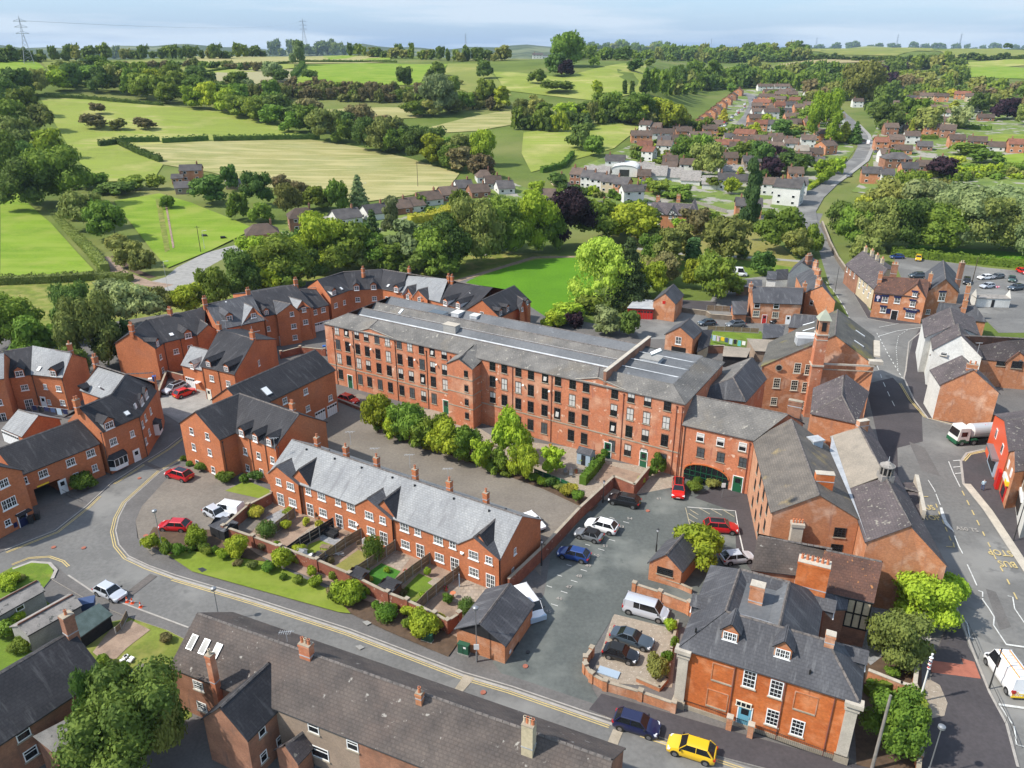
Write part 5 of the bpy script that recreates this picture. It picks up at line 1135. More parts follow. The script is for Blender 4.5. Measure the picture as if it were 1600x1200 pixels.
# L2: three storey bend with the light wing
l2 = Bld('corner_house','three storey brick corner house with a bay window and white porch door','house','brick_new','slate_dark')
l2.pts(A=(160,673.8,7.2),B=(217.5,648.8,7.2),C=(243,610,7.2),r1=(125.5,637,10.2),r2=(174,617,10.2),r3=(197,585,10.2),D=(126.7,608.6,7.2),E=(156.8,619.5,7.2),r4=(151,570.4,10.2),r5=(240,583,9.6))
l2.pts(d=('m','r1','A'),F=('m','r4','D'))
l2.roof('A B r2 r1').roof('B C r5 r3 r2').roof('D E r2 r3 r4','slate_light').roof('r1 r2 E d')
l2.pts(G=('m','r5','C')); l2.roof('r4 r3 r5 G F')
l2.wall('F','A B').wall('F2','B C').wall('L','d r1 A').wall('W','D E').wall('WE','F r4 D').wall('Z','E d').wall('R','C r5 G').wall('K','G F').make()
l2.win('F','up2',1.15,1.15,[(177,690)]); l2.win('F','up2',.7,1.05,[(206.5,677.5)]); l2.win('F2','up1',.7,1.1,[(227,652.5),(235,642),(222.5,663),(233,675),(228,689)]); l2.door('F',213,708)
l2.dorm(0,171.5,669.5,1.35,1.1,'up2',cheek='slate_light'); l2.dorm(1,222,632,1.2,1.1,'up2',cheek='slate_light'); l2.dorm(1,229,622,1.2,1.1,'up2',cheek='slate_light'); l2.dorm(2,137.5,613.5,.9,1.1,'up2',cheek='slate_dark')
l2.velux(0,198,646.5,.8,.8,'upvc'); l2.velux(1,210,635,.8,.8,'upvc'); l2.velux(2,157.5,608,.5,.9,'upvc'); l2.chim(121.5,637,10.2,.8,.6,1.3,2); l2.chim(150,569,10.2,.8,.6,1.3,2)
for x,y in ((157,676),(217,651)): l2.pipe('F',x,y)
O,u,n = l2.frame('F'); p = l2.on('F',184.5,720); b = MB()
b.prism([(-1.5,0),(1.5,0),(1.0,-.8),(-1.0,-.8)][::-1],-1.0,.9,'upvc'); b.prism([(-1.1,-.82),(1.1,-.82),(1.5,-.02),(1.52,0),(-1.52,0)],-.35,.75,'glass_dark');
for x in (-1.05,-.35,.35,1.05): b.box(x,-.83,.2,.08,.06,1.2,'upvc')
b.hexa([(-1.6,0,.9),(1.6,0,.9),(1.15,-.95,.9),(-1.15,-.95,.9),(-1.2,0,1.5),(1.2,0,1.5),(.8,-.4,1.45),(-.8,-.4,1.45)],'slate_dark'); l2.put('bay_window',b.mesh('bay_window'),p,u)
O,u,n = l2.frame('F2'); p = l2.on('F2',243,668); b = MB(); b.box(0,-.4,0,1.8,.8,2.0,'upvc'); b.box(0,-.82,.2,1.5,.05,1.2,'glass_dark'); b.hexa([(-1.1,0,1),(1.1,0,1),(.9,-.95,1),(-.9,-.95,1),(-.8,0,1.5),(.8,0,1.5),(.5,-.3,1.45),(-.5,-.3,1.45)],'slate_dark'); l2.put('bay_window',b.mesh('bay_window'),p,u)
# L3: upper left row
l3 = Bld('angled_house','angled brick house with a pale slate roof half and two dormers','house','brick_new','slate_dark')
l3.pts(A=(14.6,589,6.4),B=(48.7,584,6.4),C=(97.5,589,6.4),r1=(6.5,549,9.2),r2=(52.8,542,9.2),r3=(111,551,9.2)); l3.pts(c=('m','r3','C'),b=('m','r2','B'),a=('m','r1','A'))
l3.roof('A B r2 r1').roof('B C r3 r2','slate_light').roof('c b r2 r3').roof('b a r1 r2').wall('F1','A B').wall('F','B C').wall('Rt','C r3 c').wall('K','c b').wall('K2','b a').wall('L','a r1 A').make()
l3.win('F1','up2',1.15,1.05,[(38.5,605.5)]); l3.win('F1','fr2',1.3,2.0,[(46,632)]); l3.win('F','up2',.7,1.0,[(71,604),(77,628)]); l3.win('F','up2',1.0,1.05,[(91.5,607),(98,629)]); l3.door('F',69,630)
l3.dorm(0,31.5,588,1.2,1.05,'up2',cheek='slate_dark'); l3.dorm(1,84.5,588,1.1,1.05,'up2',cheek='slate_dark'); l3.velux(1,62,577,.6,.9,'upvc'); l3.chim(110.5,549,9.2,.8,.65,1.4,1)
for x,y in ((20,590),(50,586),(97,591)): l3.pipe('F',x,y)
l4 = Bld('edge_house','brick house with a pale roof cut by the left edge','house','brick_new','slate_light')
l4.rect((-70,600),(5,590.5),7.6,8.5,10.6).make(); l4.win('F','up2',1.1,1.1,[(-2,629)]); l4.win('F','fr2',1.4,2.0,[(3,654)])
lg = Bld('garage_block','brick garage with white doors and a pale grey roof','garage','brick_new','slate_light')
lg.pts(A=(5.7,668.7,2.6),B=(35,681,2.6),r1=(29,640,4.6),r2=(60,650,4.6)); lg.std(1).make(); garage_door(lg,'F',13,688); garage_door(lg,'F',27,696)
# B row
b1 = Bld('stepped_house','brick house row with a plain gable end and two chimneys','house','brick_new','slate_dark')
b1.pts(A=(242,544,6.6),B=(255,534.6,6.6),C=(318,520,6.6),g=(206,518.5,9.4),r=(228,501,9.4),s=(320,481,9.4)); b1.pts(d=('m','g','A'),f=('m','s','C'),e=('m','r','B'))
b1.roof('A B r g').roof('B C s r').roof('f e r s').roof('e d g r').wall('L','d g A').wall('F1','A B').wall('F','B C').wall('Rt','C s f').wall('K','f e').wall('K2','e d')
b1.xgable((308,524,6.6),(325,507.5,8.4),(341,517,6.6),(313.5,500,8.3),key='G1',full=True); b1.make()
b1.win('F','up2',1.0,1.05,[(275,549)]); b1.win('F1','up1',.8,1.05,[(250.8,557.5),(254.5,578)]); b1.win('G1','up1',.8,1.0,[(330,523)]); b1.win('F','up2',1.0,1.05,[(297,543)]); b1.dorm(1,294.5,528,1.2,1.05,'up2',cheek='slate_dark'); b1.dorm(0,246.5,541,.8,1.05,'up2',cheek='slate_mid')
b1.velux(1,268,523.5,.8,.9,'upvc'); b1.chim(206.5,518.5,9.4,.8,.65,1.4,2); b1.chim(266.5,492.5,9.4,.8,.65,1.3,2)
for x,y in ((243,546),(256,537),(282,531),(309,526)): b1.pipe('F',x,y)
b2 = Bld('tall_house','tall brick house with a slate blue roof and front gable','house','brick_new','slate_mid')
b2.pts(A=(342.8,514.5,7.6),B=(412,500,7.6),r1=(321.8,476,10.6),r2=(391.8,461,10.6)); b2.std(1)
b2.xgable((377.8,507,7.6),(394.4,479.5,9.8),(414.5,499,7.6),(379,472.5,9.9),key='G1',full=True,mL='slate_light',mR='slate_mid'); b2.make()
b2.win('G1','up2',1.0,.95,[(396,493)]); b2.win('G1','up3',1.6,1.2,[(398.5,513)]); b2.win('F','up2',1.6,1.1,[(367,518.5)]); b2.dorm(0,359,501.5,1.1,1.1,'up2',cheek='slate_mid'); b2.win('G1','up1',.8,1,[(405,530)])
b2.chim(320.8,476.5,10.6,.8,.65,1.4,2); b2.chim(388.3,462,10.6,.8,.65,1.3,2); b2.velux(0,353,473,.4,.4,'upvc')
b3 = Bld('double_gabled_house','dark roofed brick house with a pair of front gables','house','brick_new','slate_dark')
b3.pts(A=(411,494,7.2),B=(489,479,7.2),r1=(397,464,9.8),r2=(460,445,9.8)); q = b3.p; q['r1'] = q['A'] + (q['r2'] - q['B']); b3.std(1)
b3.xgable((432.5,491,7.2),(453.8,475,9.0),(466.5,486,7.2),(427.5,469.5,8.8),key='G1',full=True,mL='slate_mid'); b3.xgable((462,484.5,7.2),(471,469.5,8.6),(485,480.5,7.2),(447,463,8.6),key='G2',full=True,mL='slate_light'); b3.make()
b3.win('G1','up1',.85,1.0,[(456,490.5)]); b3.win('G1','up2',1.1,1.1,[(459,509.5)]); b3.win('G1','up2',1.0,1.1,[(461,527)]); b3.win('G2','up2',.9,1.0,[(475,484)]); b3.win('G2','up2',1.1,1.1,[(477.5,503)]); b3.win('F','up1',.7,1.1,[(402,512),(419.5,513.5),(423,534)]); b3.dorm(0,416.5,492,.8,1,'up2'); b3.door('F',441,535); b3.chim(462.5,445.5,9.8,.8,.65,1.3,2)
b4 = Bld('link_house','low brick link house with two upper windows and garages','house','brick_new','slate_dark')
b4.pts(A=(487,482.5,5.6),B=(513,476,5.6),r1=(468,452,8.2),r2=(494,450,8.2)); b4.std(1).make()
b4.win('F','up2',1.1,1.1,[(492,488),(505,484)]); garage_door(b4,'F',495,505); garage_door(b4,'F',508,501)
b5 = Bld('crescent','curved three storey brick crescent with dormers behind the mill','terrace','brick_new','slate_dark')
b5.pts(A=(516,464,6.8),B=(546,452.5,6.8),C=(595,450,6.8),D=(627.5,456,6.8),E=(687.5,471.5,6.8),F=(735,486,6.8),r1=(496,437.5,9.6),r2=(536,425,9.6),r3=(597.5,421,9.6),r4=(636,427.5,9.6),r5=(701,438,9.6),r6=(770,451,9.6))
for i,k in enumerate('ABCDEF'): b5.pts(**{k + 'm': ('m','r%d' % (i + 1),k)})
for i,(k,l) in enumerate(zip('ABCDE','BCDEF')):
 m = 'slate_light' if i == 3 else None; b5.roof('%s %s r%d r%d' % (k,l,i + 2,i + 1),m); b5.roof('%sm %sm r%d r%d' % (l,k,i + 1,i + 2)); b5.wall('W%d' % i,k + ' ' + l); b5.wall('V%d' % i,l + 'm ' + k + 'm')
b5.wall('L','Am r1 A')
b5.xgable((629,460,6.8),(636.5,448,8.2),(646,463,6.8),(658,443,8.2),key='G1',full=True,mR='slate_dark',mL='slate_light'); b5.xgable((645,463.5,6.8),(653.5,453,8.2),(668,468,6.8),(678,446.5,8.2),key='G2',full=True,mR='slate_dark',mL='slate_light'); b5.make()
b5.win('W0','up2',1.1,1.1,[(524.5,477)]); b5.win('W0','up1',.8,1.1,[(538,472.5)]); b5.win('W1','up2',1.1,1.1,[(559,468)]); b5.win('W2','up2',1.1,1.1,[(605,467)]); b5.win('W1','up2',1.1,1.1,[(585,466.5)]); b5.win('G1','up1',.8,1.0,[(637,464)]); b5.win('G2','up1',.8,1.0,[(655,468)])
for r,x,y in ((0,522,461),(2,557.5,453.5),(2,584,452),(4,619.5,456),(8,696,477),(8,716,481)): b5.dorm(r,x,y,1.1,1.05,'up2',cheek='upvc')
for r,x,y in ((0,533,451.5),(4,607,447),(8,736,458)): b5.velux(r,x,y,.6,.9,'upvc')
for x,y in ((567.5,427),(639.5,427),(701,439),(706.5,440)): b5.chim(x,y,9.6,.7,.6,1.2,2)
b6 = Bld('crescent_end_house','gabled brick end house beside the recreation field','house','brick_new','slate_dark')
b6.pts(A=(727.5,485,6.8),B=(780,495,6.8),g=(752.5,460,10),h=(801,440,10),C=(829,471,6.8)); b6.pts(D=('m','h','C')); q = b6.p; q['g'] = (q['A'] + q['B']) / 2; q['g'].z = 9.8; q['h'] = q['g'] + (W(829,471,6.8) - q['B']); q['h'].z = 9.8; q['D'] = q['A'] + (q['C'] - q['B'])
b6.roof('A g h D').roof('g B C h').wall('F','A g B').wall('Rt','B C').wall('K','C h D').wall('L','D A'); b6.xgable((812,485,6.8),(817,468.5,8.2),(824,479.5,6.8),(801,458,8.3),key='G1',full=True); b6.make()
b6.win('F','up1',.9,.9,[(753,490)]); b6.win('G1','up1',.6,.9,[(816,483)])
for x,y in ((782,492),(793,486),(823,476)): b6.dorm(1,x,y,.8,.9,'up1',cheek='slate_dark')
d1 = Bld('dormered_house','brick house with two front dormers above the small court','house','brick_new','slate_dark')
d1.pts(A=(314,571,6.6),B=(367,583.6,6.6),r1=(344.5,516,9.8),r2=(397,530,9.8)); q = d1.p; d1.std(1).make()
d1.win('F','up2',1.0,1.15,[(331,591),(357,599.5)]); d1.win('Rt','up1',.65,1.1,[(404.5,567)]); d1.dorm(0,326.5,573,.95,.95,'up2',cheek='slate_dark'); d1.dorm(0,354.5,580.5,.95,.95,'up2',cheek='slate_dark'); d1.chim(343,517,9.8,.8,.6,1.3,2); d1.chim(395,529.5,9.8,.8,.6,1.3,2); d1.door('F',327,616,'cream_paint')
for x,y in ((316,573),(341,579),(367,585)): d1.pipe('F',x,y)
d2 = Bld('coach_house','small pale roofed garage house with a white door','house','brick_new','slate_light')
d2.pts(A=(284,569.6,4.4),B=(314.8,577.5,4.4),r1=(299,541,6.6),r2=(324,547,6.6)); d2.std(1).make(); d2.dorm(0,301,576,.8,.9,'up2'); garage_door(d2,'F',298,597); d2.plate('F',311,596,1.2,.15,'upvc',.9,'porch_roof')
# cart shed garage by the car park
n1 = Bld('bin_store','small brick building with a slate roof beside the car park entrance','outbuilding','brick_orange','slate_mid')
n1.pts(A=(713.5,981.5,2.6),B=(788.8,1007,2.6),g=(750,979,4.3)); q = n1.p; fu = (q['B'] - q['A']).normalized(); nn = Vector((-fu.y,fu.x,0)); L_ = (q['B'] - q['A']).length; q['g'] = q['A'] + fu * L_ * .5; q['g'].z = 4.3
for k in 'ABg': q[k + '2'] = q[k] + nn * 6.9
n1.oh = .35; n1.gf().make()
n1.plate('Rt',806,1020,1.3,2.0,'timber_dark',.06,'door'); n1.plate('Rt',821,1012,.9,1.9,'timber_dark',.05,'door'); n1.plate('Rt',797,1018,.4,.35,'upvc',.05,'notice')
b = MB(); ga,gb,gc = q['A'],q['g'],q['B']; off = -nn * .05; b.face([ga + off,gc + off,gb + off],'timber_dark'); b.build('weatherboard_gable',None,n1.root)
k1 = Bld('cottage_garage','little brick garage with a dark window under the lamp post','outbuilding','brick_orange','slate_mid')
k1.pts(A=(1015,878,2.6),B=(1065,892,2.6),C=(1084,868,2.6)); q = k1.p; q['g'] = (q['A'] + q['B']) / 2; q['g'].z = 4.3; dv = (q['C'] - q['B']).normalized() * 5.2
for k in 'ABg': q[k + '2'] = q[k] + dv
k1.gf().make(); k1.win('F','dark',1.9,1.0,[(1039,893)],glass='glass_dark')
# link range east of the mill
e1 = Bld('link_range','lower red brick mill range with a great arched window and green door','mill building','brick_mill','slate_mill')
e1.pts(A=(1068,662.5,8.8),B=(1178.6,687,8.8),r1=(1093.6,611.5,11.6),r2=(1226,637,11.6)); q = e1.p; fu = (q['B'] - q['A']).normalized(); nn = Vector((-fu.y,fu.x,0)); q['c'] = q['B'] + nn * 8.6 + fu * 5; q['d'] = q['A'] + nn * 8.6; q['r1'] = q['A'] + nn * 4.3; q['r1'].z = 11.6; q['r2'] = q['B'] + nn * 4.3 + fu * 3.2; q['r2'].z = 11.6
e1.roof('A B r2 r1').roof('c d r1 r2').wall('F','A B').wall('K','c d').wall('L','d r1 A').wall('R','B r2 c').make()
e1.win('F','cas',1.1,1.35,[(1094.5,682),(1126,689),(1160.5,697)],glass=['glass_mid','half'],zs=[7.3]); e1.win('F','mill',1.1,1.5,[(1094.5,708),(1126,714),(1160.5,723)],glass='glass_mid',zs=[4.9])
O,u,n = e1.frame('F'); p = e1.on('F',1103,744); p.z = 0; b = MB(); aw,ah = 3.3,3.3
arc_pts = [(-aw,0)] + [(-aw * math.cos(math.pi * i / 10),1.6 + 1.5 * math.sin(math.pi * i / 10)) for i in range(11)] + [(aw,0)]
b.face([(x,-.03,z) for x,z in arc_pts],'glass_dark')
for i in range(10):
 (x0,z0),(x1,z1) = arc_pts[i + 1],arc_pts[i + 2]; b.tube((x0,-.06,z0),(x1,-.06,z1),.12,None,'brick_bright',4)
for x in (-2.4,-1.6,-.8,0,.8,1.6,2.4): b.box(x,-.05,1.3 + .4,.06,.05,2.6,'green_paint')
for z in (.9,1.7): b.box(0,-.05,z,aw * 2,.05,.06,'green_paint')
e1.put('arched_window',b.mesh('arched_window'),p,u,.01); e1.door('F',1152,758,'green_paint',1.3,2.5); e1.pipe('F',1172,692,'pipe_red'); e1.pipe('F',1071,665)
e1.chim(1242,636,11.2,1.9,.7,1.0,0,None,1.5,'brick_brown')
hp = Bld('hipped_wing','hipped slate roofed wing between the mill and the tower hall','building','brick_mill','slate_mill')
hp.pts(a=(1130,582,8.8),b=(1160,545,8.8),c=(1196.6,590,8.8),d=(1164.7,626,8.8),e=(1122,600,8.8),r1=(1175,559,11.4),r2=(1145.6,590,11.4)); q = hp.p; q['e'] = q['d'] + (q['r2'] - q['c']) * 0 + Vector((-8,2.5,0)); q['a'] = q['e'] + (q['r1'] - q['r2']); q['a'].z = 8.8
q['c'] = q['d'] + (q['r1'] - q['r2']) + Vector((.5,.5,0)); q['c'].z = 8.8
hp.roof('e r2 r1 a').roof('r2 d c r1','slate_mid').roof('e d r2','slate_mid').roof('a r1 c').wall('F','e d').wall('Rt','d c').wall('K','c a').wall('L','a e').make(); hp.chim(1108,590,9.5,1.5,1.2,1.8,0,None,6,'brick_brown')
# tower hall
g1 = Bld('tower_hall','big brick hall with a square bell tower and lichened slate roof','hall','brick_orange','slate_moss')
g1.pts(A=(1191,572,8.6),p=(1305,524,13.6),B=(1366.6,567,10.2),r=(1309,484,13.6)); q = g1.p; bk = q['r'] - q['p']; q['c'] = q['B'] + bk; q['d'] = q['A'] + bk * .82; q['B'].z = 9.8; q['c'].z = 9.8
g1.roof('A p r d').roof('p B c r').wall('F','A p B').wall('Rt','B c').wall('K','c r d').wall('L','d A').make()
def ont(x,y): return g1.on('F',x,y)
g1.win('F','sash',1.15,1.9,[(1246,575),(1263,577.5),(1213.5,598.5),(1241,602),(1258.5,605)],glass='glass_dark'); g1.win('F','sash',1.1,1.5,[(1209,627),(1237,630),(1254,633)],glass='glass_dark')
O,u,n = g1.frame('F'); b = MB(); b.tube((0,-.02,0),(0,-.08,0),.62,None,'stone',16); b.tube((0,-.08,0),(0,-.1,0),.45,None,'timber_dark',16); g1.put('round_window',b.mesh('round_window'),ont(1217,574.5),u)
pz = ont(1287,568).z;
bb = MB(); fp = ont(1287,568); f2 = ont(1366,574); L_ = (f2 - fp); L_.z = 0; bb.box(L_.length / 2,-.1,0,L_.length,.2,.3,'stone_pale'); g1.put('cornice',bb.mesh('cornice'),fp,u); bb = MB(); bb.box(L_.length / 2,-.06,-1.0,L_.length,.12,.18,'stone'); g1.put('string_course',bb.mesh('string_course'),fp,u)
tp = ont(1279,545); tb = MB(); TW = 1.75; cx = tp + n * .35; ta_ = math.atan2(u.y,u.x)
tb.box(0,0,7.5,TW,TW,15,'brick_mill'); tb.box(0,0,15.1,TW + .25,TW + .25,.22,'stone_pale'); tb.box(0,0,pz,TW + .25,TW + .25,.3,'stone_pale'); tb.box(0,0,16.4,TW - .12,TW - .12,2.4,'brick_orange')
tb.box(0,0,14.2,TW + .1,TW + .1,.15,'stone_pale')
o = tb.build('tower',None,g1.root); o.location = (cx.x,cx.y,0); o.rotation_euler = (0,0,ta_)
lv = MB(); lv.box(0,-TW / 2 + .03,16.5,.7,.08,1.5,'black'); lv.box(TW / 2 - .03,0,16.5,.08,.7,1.5,'black'); lv.box(-TW / 2 + .03,0,16.5,.08,.7,1.5,'black'); lv.build('louvre',None,o)
cp = MB(); Q = TW / 2 + .18; b4 = [(-Q,-Q,17.6),(Q,-Q,17.6),(Q,Q,17.6),(-Q,Q,17.6)]; t4 = [(-Q * .55,-Q * .55,18.5),(Q * .55,-Q * .55,18.5),(Q * .55,Q * .55,18.5),(-Q * .55,Q * .55,18.5)]; cp.hexa(b4 + t4,'verdigris')
for i in range(4): cp.face([t4[i],t4[(i + 1) % 4],(0,0,19.3)],'verdigris')
cp.tube((0,0,19.2),(0,0,19.9),.06,.02,'stone',5); cp.build('spire_cap',None,o)
for i,x,y,w,h in ((0,1264,507,.5,2.2),(0,1264,516,.5,2.2),(1,1343,522,.5,2.0),(1,1341,538,.5,2.0)): g1.velux(i,x,y,w,h,'upvc')
p,nr = g1.onroof(0,1258,535); b = MB(); b.box(p.x,p.y,p.z + .4,3.2,2.2,1.4,'lead',ta_); b.box(p.x,p.y,p.z + 1.3,3.3,1.4,.6,'upvc',ta_); b.build('roof_light',None,g1.root)
b = MB(); a0 = q['B'] + Vector((.3,.4,-.1)); a1 = q['c'] + Vector((.3,0,-.1)); d = (a1 - a0); b.box((a0.x + a1.x) / 2 + .3,(a0.y + a1.y) / 2,10.0,1.0,d.length * .55,.3,'stone_pale',math.atan2(d.y,d.x) - math.pi / 2); b.box(a0.x,a0.y,10.2,2.2,1.2,.6,'stone_pale',ta_); b.build('parapet',None,g1.root)
x1 = Bld('hall_side_wing','lower slate wing with a small chimney behind the hall','building','brick_orange','slate_mid')
x1.pts(A=(1229,536,7.0),B=(1240,538,7.0),r1=(1241,490,9.4),r2=(1262,492,9.4)); q = x1.p; q['A'] = W(1233,510,7.0); q['B'] = W(1272,514,7.0); q['r1'] = W(1240,491,9); q['r2'] = W(1280,494,9); x1.std(1).make(); x1.win('F','up1',.8,1,[(1236,527)])
# F3 hipped piece south of the hall
f3 = Bld('street_wing','slate roofed wing in front of the hall gable along the street','building','brick_orange','slate_purple')
f3.pts(A=(1269,645,8.4),B=(1337,660,8.4),r1=(1315.6,577.5,10.8),r2=(1315.6,618,10.8),c=(1356,612,8.4),d=(1273,606,8.4)); q = f3.p; q['r1'] = (q['c'] + q['d']) / 2; q['r1'].z = 10.8; q['r1'] += (q['r1'] - q['r2']).normalized() * 0
f3.roof('d A r2 r1').roof('B c r1 r2').roof('A B r2').wall('F','A B').wall('Rt','B c').wall('K','c r1 d').wall('L','d A').make()
# the pair of long ranges
f1 = Bld('pink_range','long brick range with a pale pink side wall and lichened ridge','mill building','brick_orange','tile_lichen')
f1.pts(A=(1178.6,687,8.6),B=(1207.5,800,8.6),C=(1342.5,812,8.6),r1=(1241,645,11.2),r2=(1283,757,11.2)); q = f1.p; fu = (q['B'] - q['A']).normalized(); nn = Vector((-fu.y,fu.x,0)); D_ = 9.6
q['C'] = q['B'] + nn * D_; q['D'] = q['A'] + nn * D_; q['r2'] = q['B'] + nn * D_ / 2; q['r1'] = q['A'] + nn * D_ / 2 - fu * 1.5; q['r1'].z = q['r2'].z = 11.4
f1.roof('A B r2 r1').roof('C D r1 r2').wall('W','A B',m='brick_pink').wall('F','B r2 C').wall('E','C D').wall('N','D r1 A').make()
for z in (1.9,4.6,7.0): f1.win('W','dark',.8,1.5,[(1184,730),(1188,755),(1193,775),(1198,800)],glass='glass_dark',zs=[z])
f1.win('F','dark',1.35,1.3,[(1312.5,832)],glass='glass_dark'); f1.win('F','dark',1.35,1.2,[(1307,857)],glass='glass_dark')
f1.chim(1287,752,11.2,2.1,.9,1.1,0,math.atan2(nn.y,nn.x),1.5,'brick_bright',cap='stone_pale',corb=False)
p = f1.on('F',1244,822); b = MB(); b.box(0,0,2.2,1.3,.8,4.4 + p.z * 0,'stone_pale'); b.box(0,0,4.6,1.5,1.0,.4,'stone_pale')
for dx in (-.5,-.17,.17,.5): b.tube((dx,0,4.8),(dx,0,5.3),.11,None,'pot',6)
o = b.build('chimney',None,f1.root); o.location = (p.x,p.y,p.z - 4.0); o.rotation_euler = (0,0,math.atan2(nn.y,nn.x)); o.location += f1.frame('F')[2] * .5
b = MB(); p = W(1274,690,10.2); b.box(p.x,p.y,9.8,1.5,1.3,1.4,'shed_blue',.3); b.box(p.x,p.y,10.6,1.8,1.6,.2,'lead',.3); b.build('roof_tank',None,f1.root)
f2 = Bld('street_range','long range along the street with pale tiles, brown tiles and a ventilator','mill building','brick_orange','tile_pale')
f2.pts(m0=(1300,682,8.6),m1=(1355,846,8.6),e1=(1478.8,884,7.0),e0=(1356,662,8.2),r0=(1342.5,667,10.6),r1=(1423.8,822.5,10.6)); q = f2.p
q['rm'] = q['r0'].lerp(q['r1'],.56); q['mm'] = q['m0'].lerp(q['m1'],.56); q['em'] = q['e0'].lerp(q['e1'],.56)
f2.roof('m0 mm rm r0').roof('mm m1 r1 rm','slate_purple').roof('e1 em rm r1','slate_purple').roof('em e0 r0 rm','slate_purple').wall('F','m1 r1 e1').wall('E','e1 e0').wall('L','m0 m1').wall('N','e0 r0 m0').make()
f2.chim(1347,666,10.4,1.6,.7,.9,0,.3,1.5,'brick_orange',cap='stone_pale',corb=False);
b = MB(); p = q['rm']; b.box(0,0,.1,1.5,1.5,.9,'asbestos'); b.tube((0,0,.5),(0,0,1.6),.7,.7,'black',10)
for i in range(10): t = i * math.pi / 5; b.box(.77 * math.cos(t),.77 * math.sin(t),1.05,.09,.14,1.1,'timber_grey',t)
b.tube((0,0,1.6),(0,0,1.72),.9,.9,'asbestos',12); b.tube((0,0,1.72),(0,0,2.2),.8,.2,'asbestos',12); b.tube((0,0,2.3),(0,0,2.9),.06,.03,'lead',5)
o = b.build('ventilator',None,f2.root); o.location = p + Vector((0,0,-.1))
b = MB(); p0,p1 = f1.p['D'].lerp(f1.p['C'],.1),f1.p['C']
b.face([p0 + Vector((0,0,.15)),p1 + Vector((0,0,.15)),q['m1'] + Vector((0,0,.15)),q['m0'] + Vector((0,0,.15))],'lead'); tag(b.build('valley_gutter',None,f2.root),None,None)
f4 = Bld('street_porch','small hipped tile roof and white parapet projecting over the street pavement','building','brick_orange','slate_purple')
f4.pts(A=(1415,795,6),B=(1441,808,6),c=(1430,755,6),d=(1400,756,6)); q = f4.p
q['r'] = (q['A'] + q['d']) / 2; q['r'].z = 7.2; q['s'] = (q['B'] + q['c']) / 2; q['s'].z = 7.0
f4.roof('A B s r').roof('c d r s').wall('F','A B').wall('Rt','B s c').wall('K','c d').wall('L','d r A').make(); b = MB(); d = q['c'] - q['B']; m_ = (q['B'] + q['c']) / 2; b.box(m_.x,m_.y,6.4,d.length + .6,.45,1.5,'stone_pale',math.atan2(d.y,d.x)); b.build('parapet',None,f4.root)
# the Georgian house
ge = Bld('georgian_house','bright orange brick Georgian house with hipped slate roof and blue door','house','brick_bright','slate_mid')
HE = 7.2
ge.pts(A=(1064,1010,HE),B=(1342,1096,HE)); q = ge.p; fu = (q['B'] - q['A']).normalized(); nn = Vector((-fu.y,fu.x,0)); GL = (q['B'] - q['A']).length
def gp_(u_,v_,z_): r = q['A'] + fu * u_ + nn * v_; return Vector((r.x,r.y,z_))
GD = 13.6; Wg = 11.2; GE = 6.6
q.update(c=gp_(GL,GE,HE),e=gp_(Wg,GE,HE),f=gp_(Wg,GD,HE),d=gp_(0,GD,HE),r1=gp_(3.2,3.3,9.9),r2=gp_(GL - 3.2,3.3,9.9),r3=gp_(3.2,GD - 3.2,9.9),r4=gp_(Wg - 3.2,GD - 3.2,9.9),r5=gp_(Wg - 3.2,3.3,9.9))
q.update(i1=gp_(4.1,4.4,9.2),i3=gp_(4.1,GD - 4.2,9.2),i4=gp_(Wg - 4.2,GD - 4.2,9.2),i5=gp_(Wg - 4.2,4.4,9.2))
ge.roof('A B r2 r5 r1').roof('B c r2').roof('c e r5 r2').roof('e f r4 r5').roof('f d r3 r4').roof('d A r1 r3')
ge.roof('r1 r5 i5 i1','lead').roof('r5 r4 i4 i5','membrane').roof('r4 r3 i3 i4').roof('r3 r1 i1 i3').roof('i1 i5 i4 i3','membrane')
ge.wall('F','A B').wall('Rt','B c').wall('K1','c e').wall('K2','e f').wall('K','f d').wall('L','d A').make()
ge.win('F','sashw',1.15,1.95,[(1171,1061),(1213,1076.5)],glass='glass_dark'); ge.win('F','sashw',1.15,1.85,[(1246,1137),(1207,1121)],glass='glass_dark')
ge.door('F',1163,1118,'blue_paint',1.15,2.3,z0=.3)
O,u,n = ge.frame('F')
p = ge.on('F',1163,1095); b = MB(); b.box(0,-.06,0,1.3,.1,.5,'glass_dark')
for x in (-.65,-.22,.22,.65): b.box(x,-.1,0,.08,.08,.55,'cream_paint')
b.box(0,-.1,.3,1.45,.1,.1,'cream_paint'); b.box(0,-.1,-.27,1.45,.1,.08,'cream_paint'); ge.put('fanlight',b.mesh('fanlight'),Vector((p.x,p.y,2.85)),u)
for x,z,w in ((1125,5.5,1.9),(1262,5.2,1.9),(1122,2.3,1.9)):                                 # recessed brick panels with stone sills
 p = ge.on('F',x,1080); b = MB(); b.box(0,-.03,-1.0,w,.12,.14,'stone')
 for sx in (-1,1): b.box(sx * w / 2,-.02,0,.1,.06,2.0,'brick_orange')
 b.box(0,-.02,1.0,w,.06,.12,'brick_orange'); ge.put('blind_panel',b.mesh('blind_panel'),Vector((p.x,p.y,z)),u)
for x in (1148,1231,1314): ge.pipe('F',x,1050,'pipe_red',7.1)
for t in (0,GL):
 b = MB(); s_ = 1 if t == 0 else -1; b.box(s_ * .38,-.02,3.4,.95,.5,6.8,'stone_pale'); b.box(s_ * .38,-.04,.45,1.2,.7,.9,'stone'); b.box(s_ * .38,-.05,6.3,1.2,.65,.2,'stone_pale'); b.box(s_ * .3,-.1,6.95,1.5,.9,.4,'stone_pale')
 p = q['A'] + fu * t; ge.put('corner_pilaster',b.mesh('corner_pilaster'),Vector((p.x,p.y,0)),u)
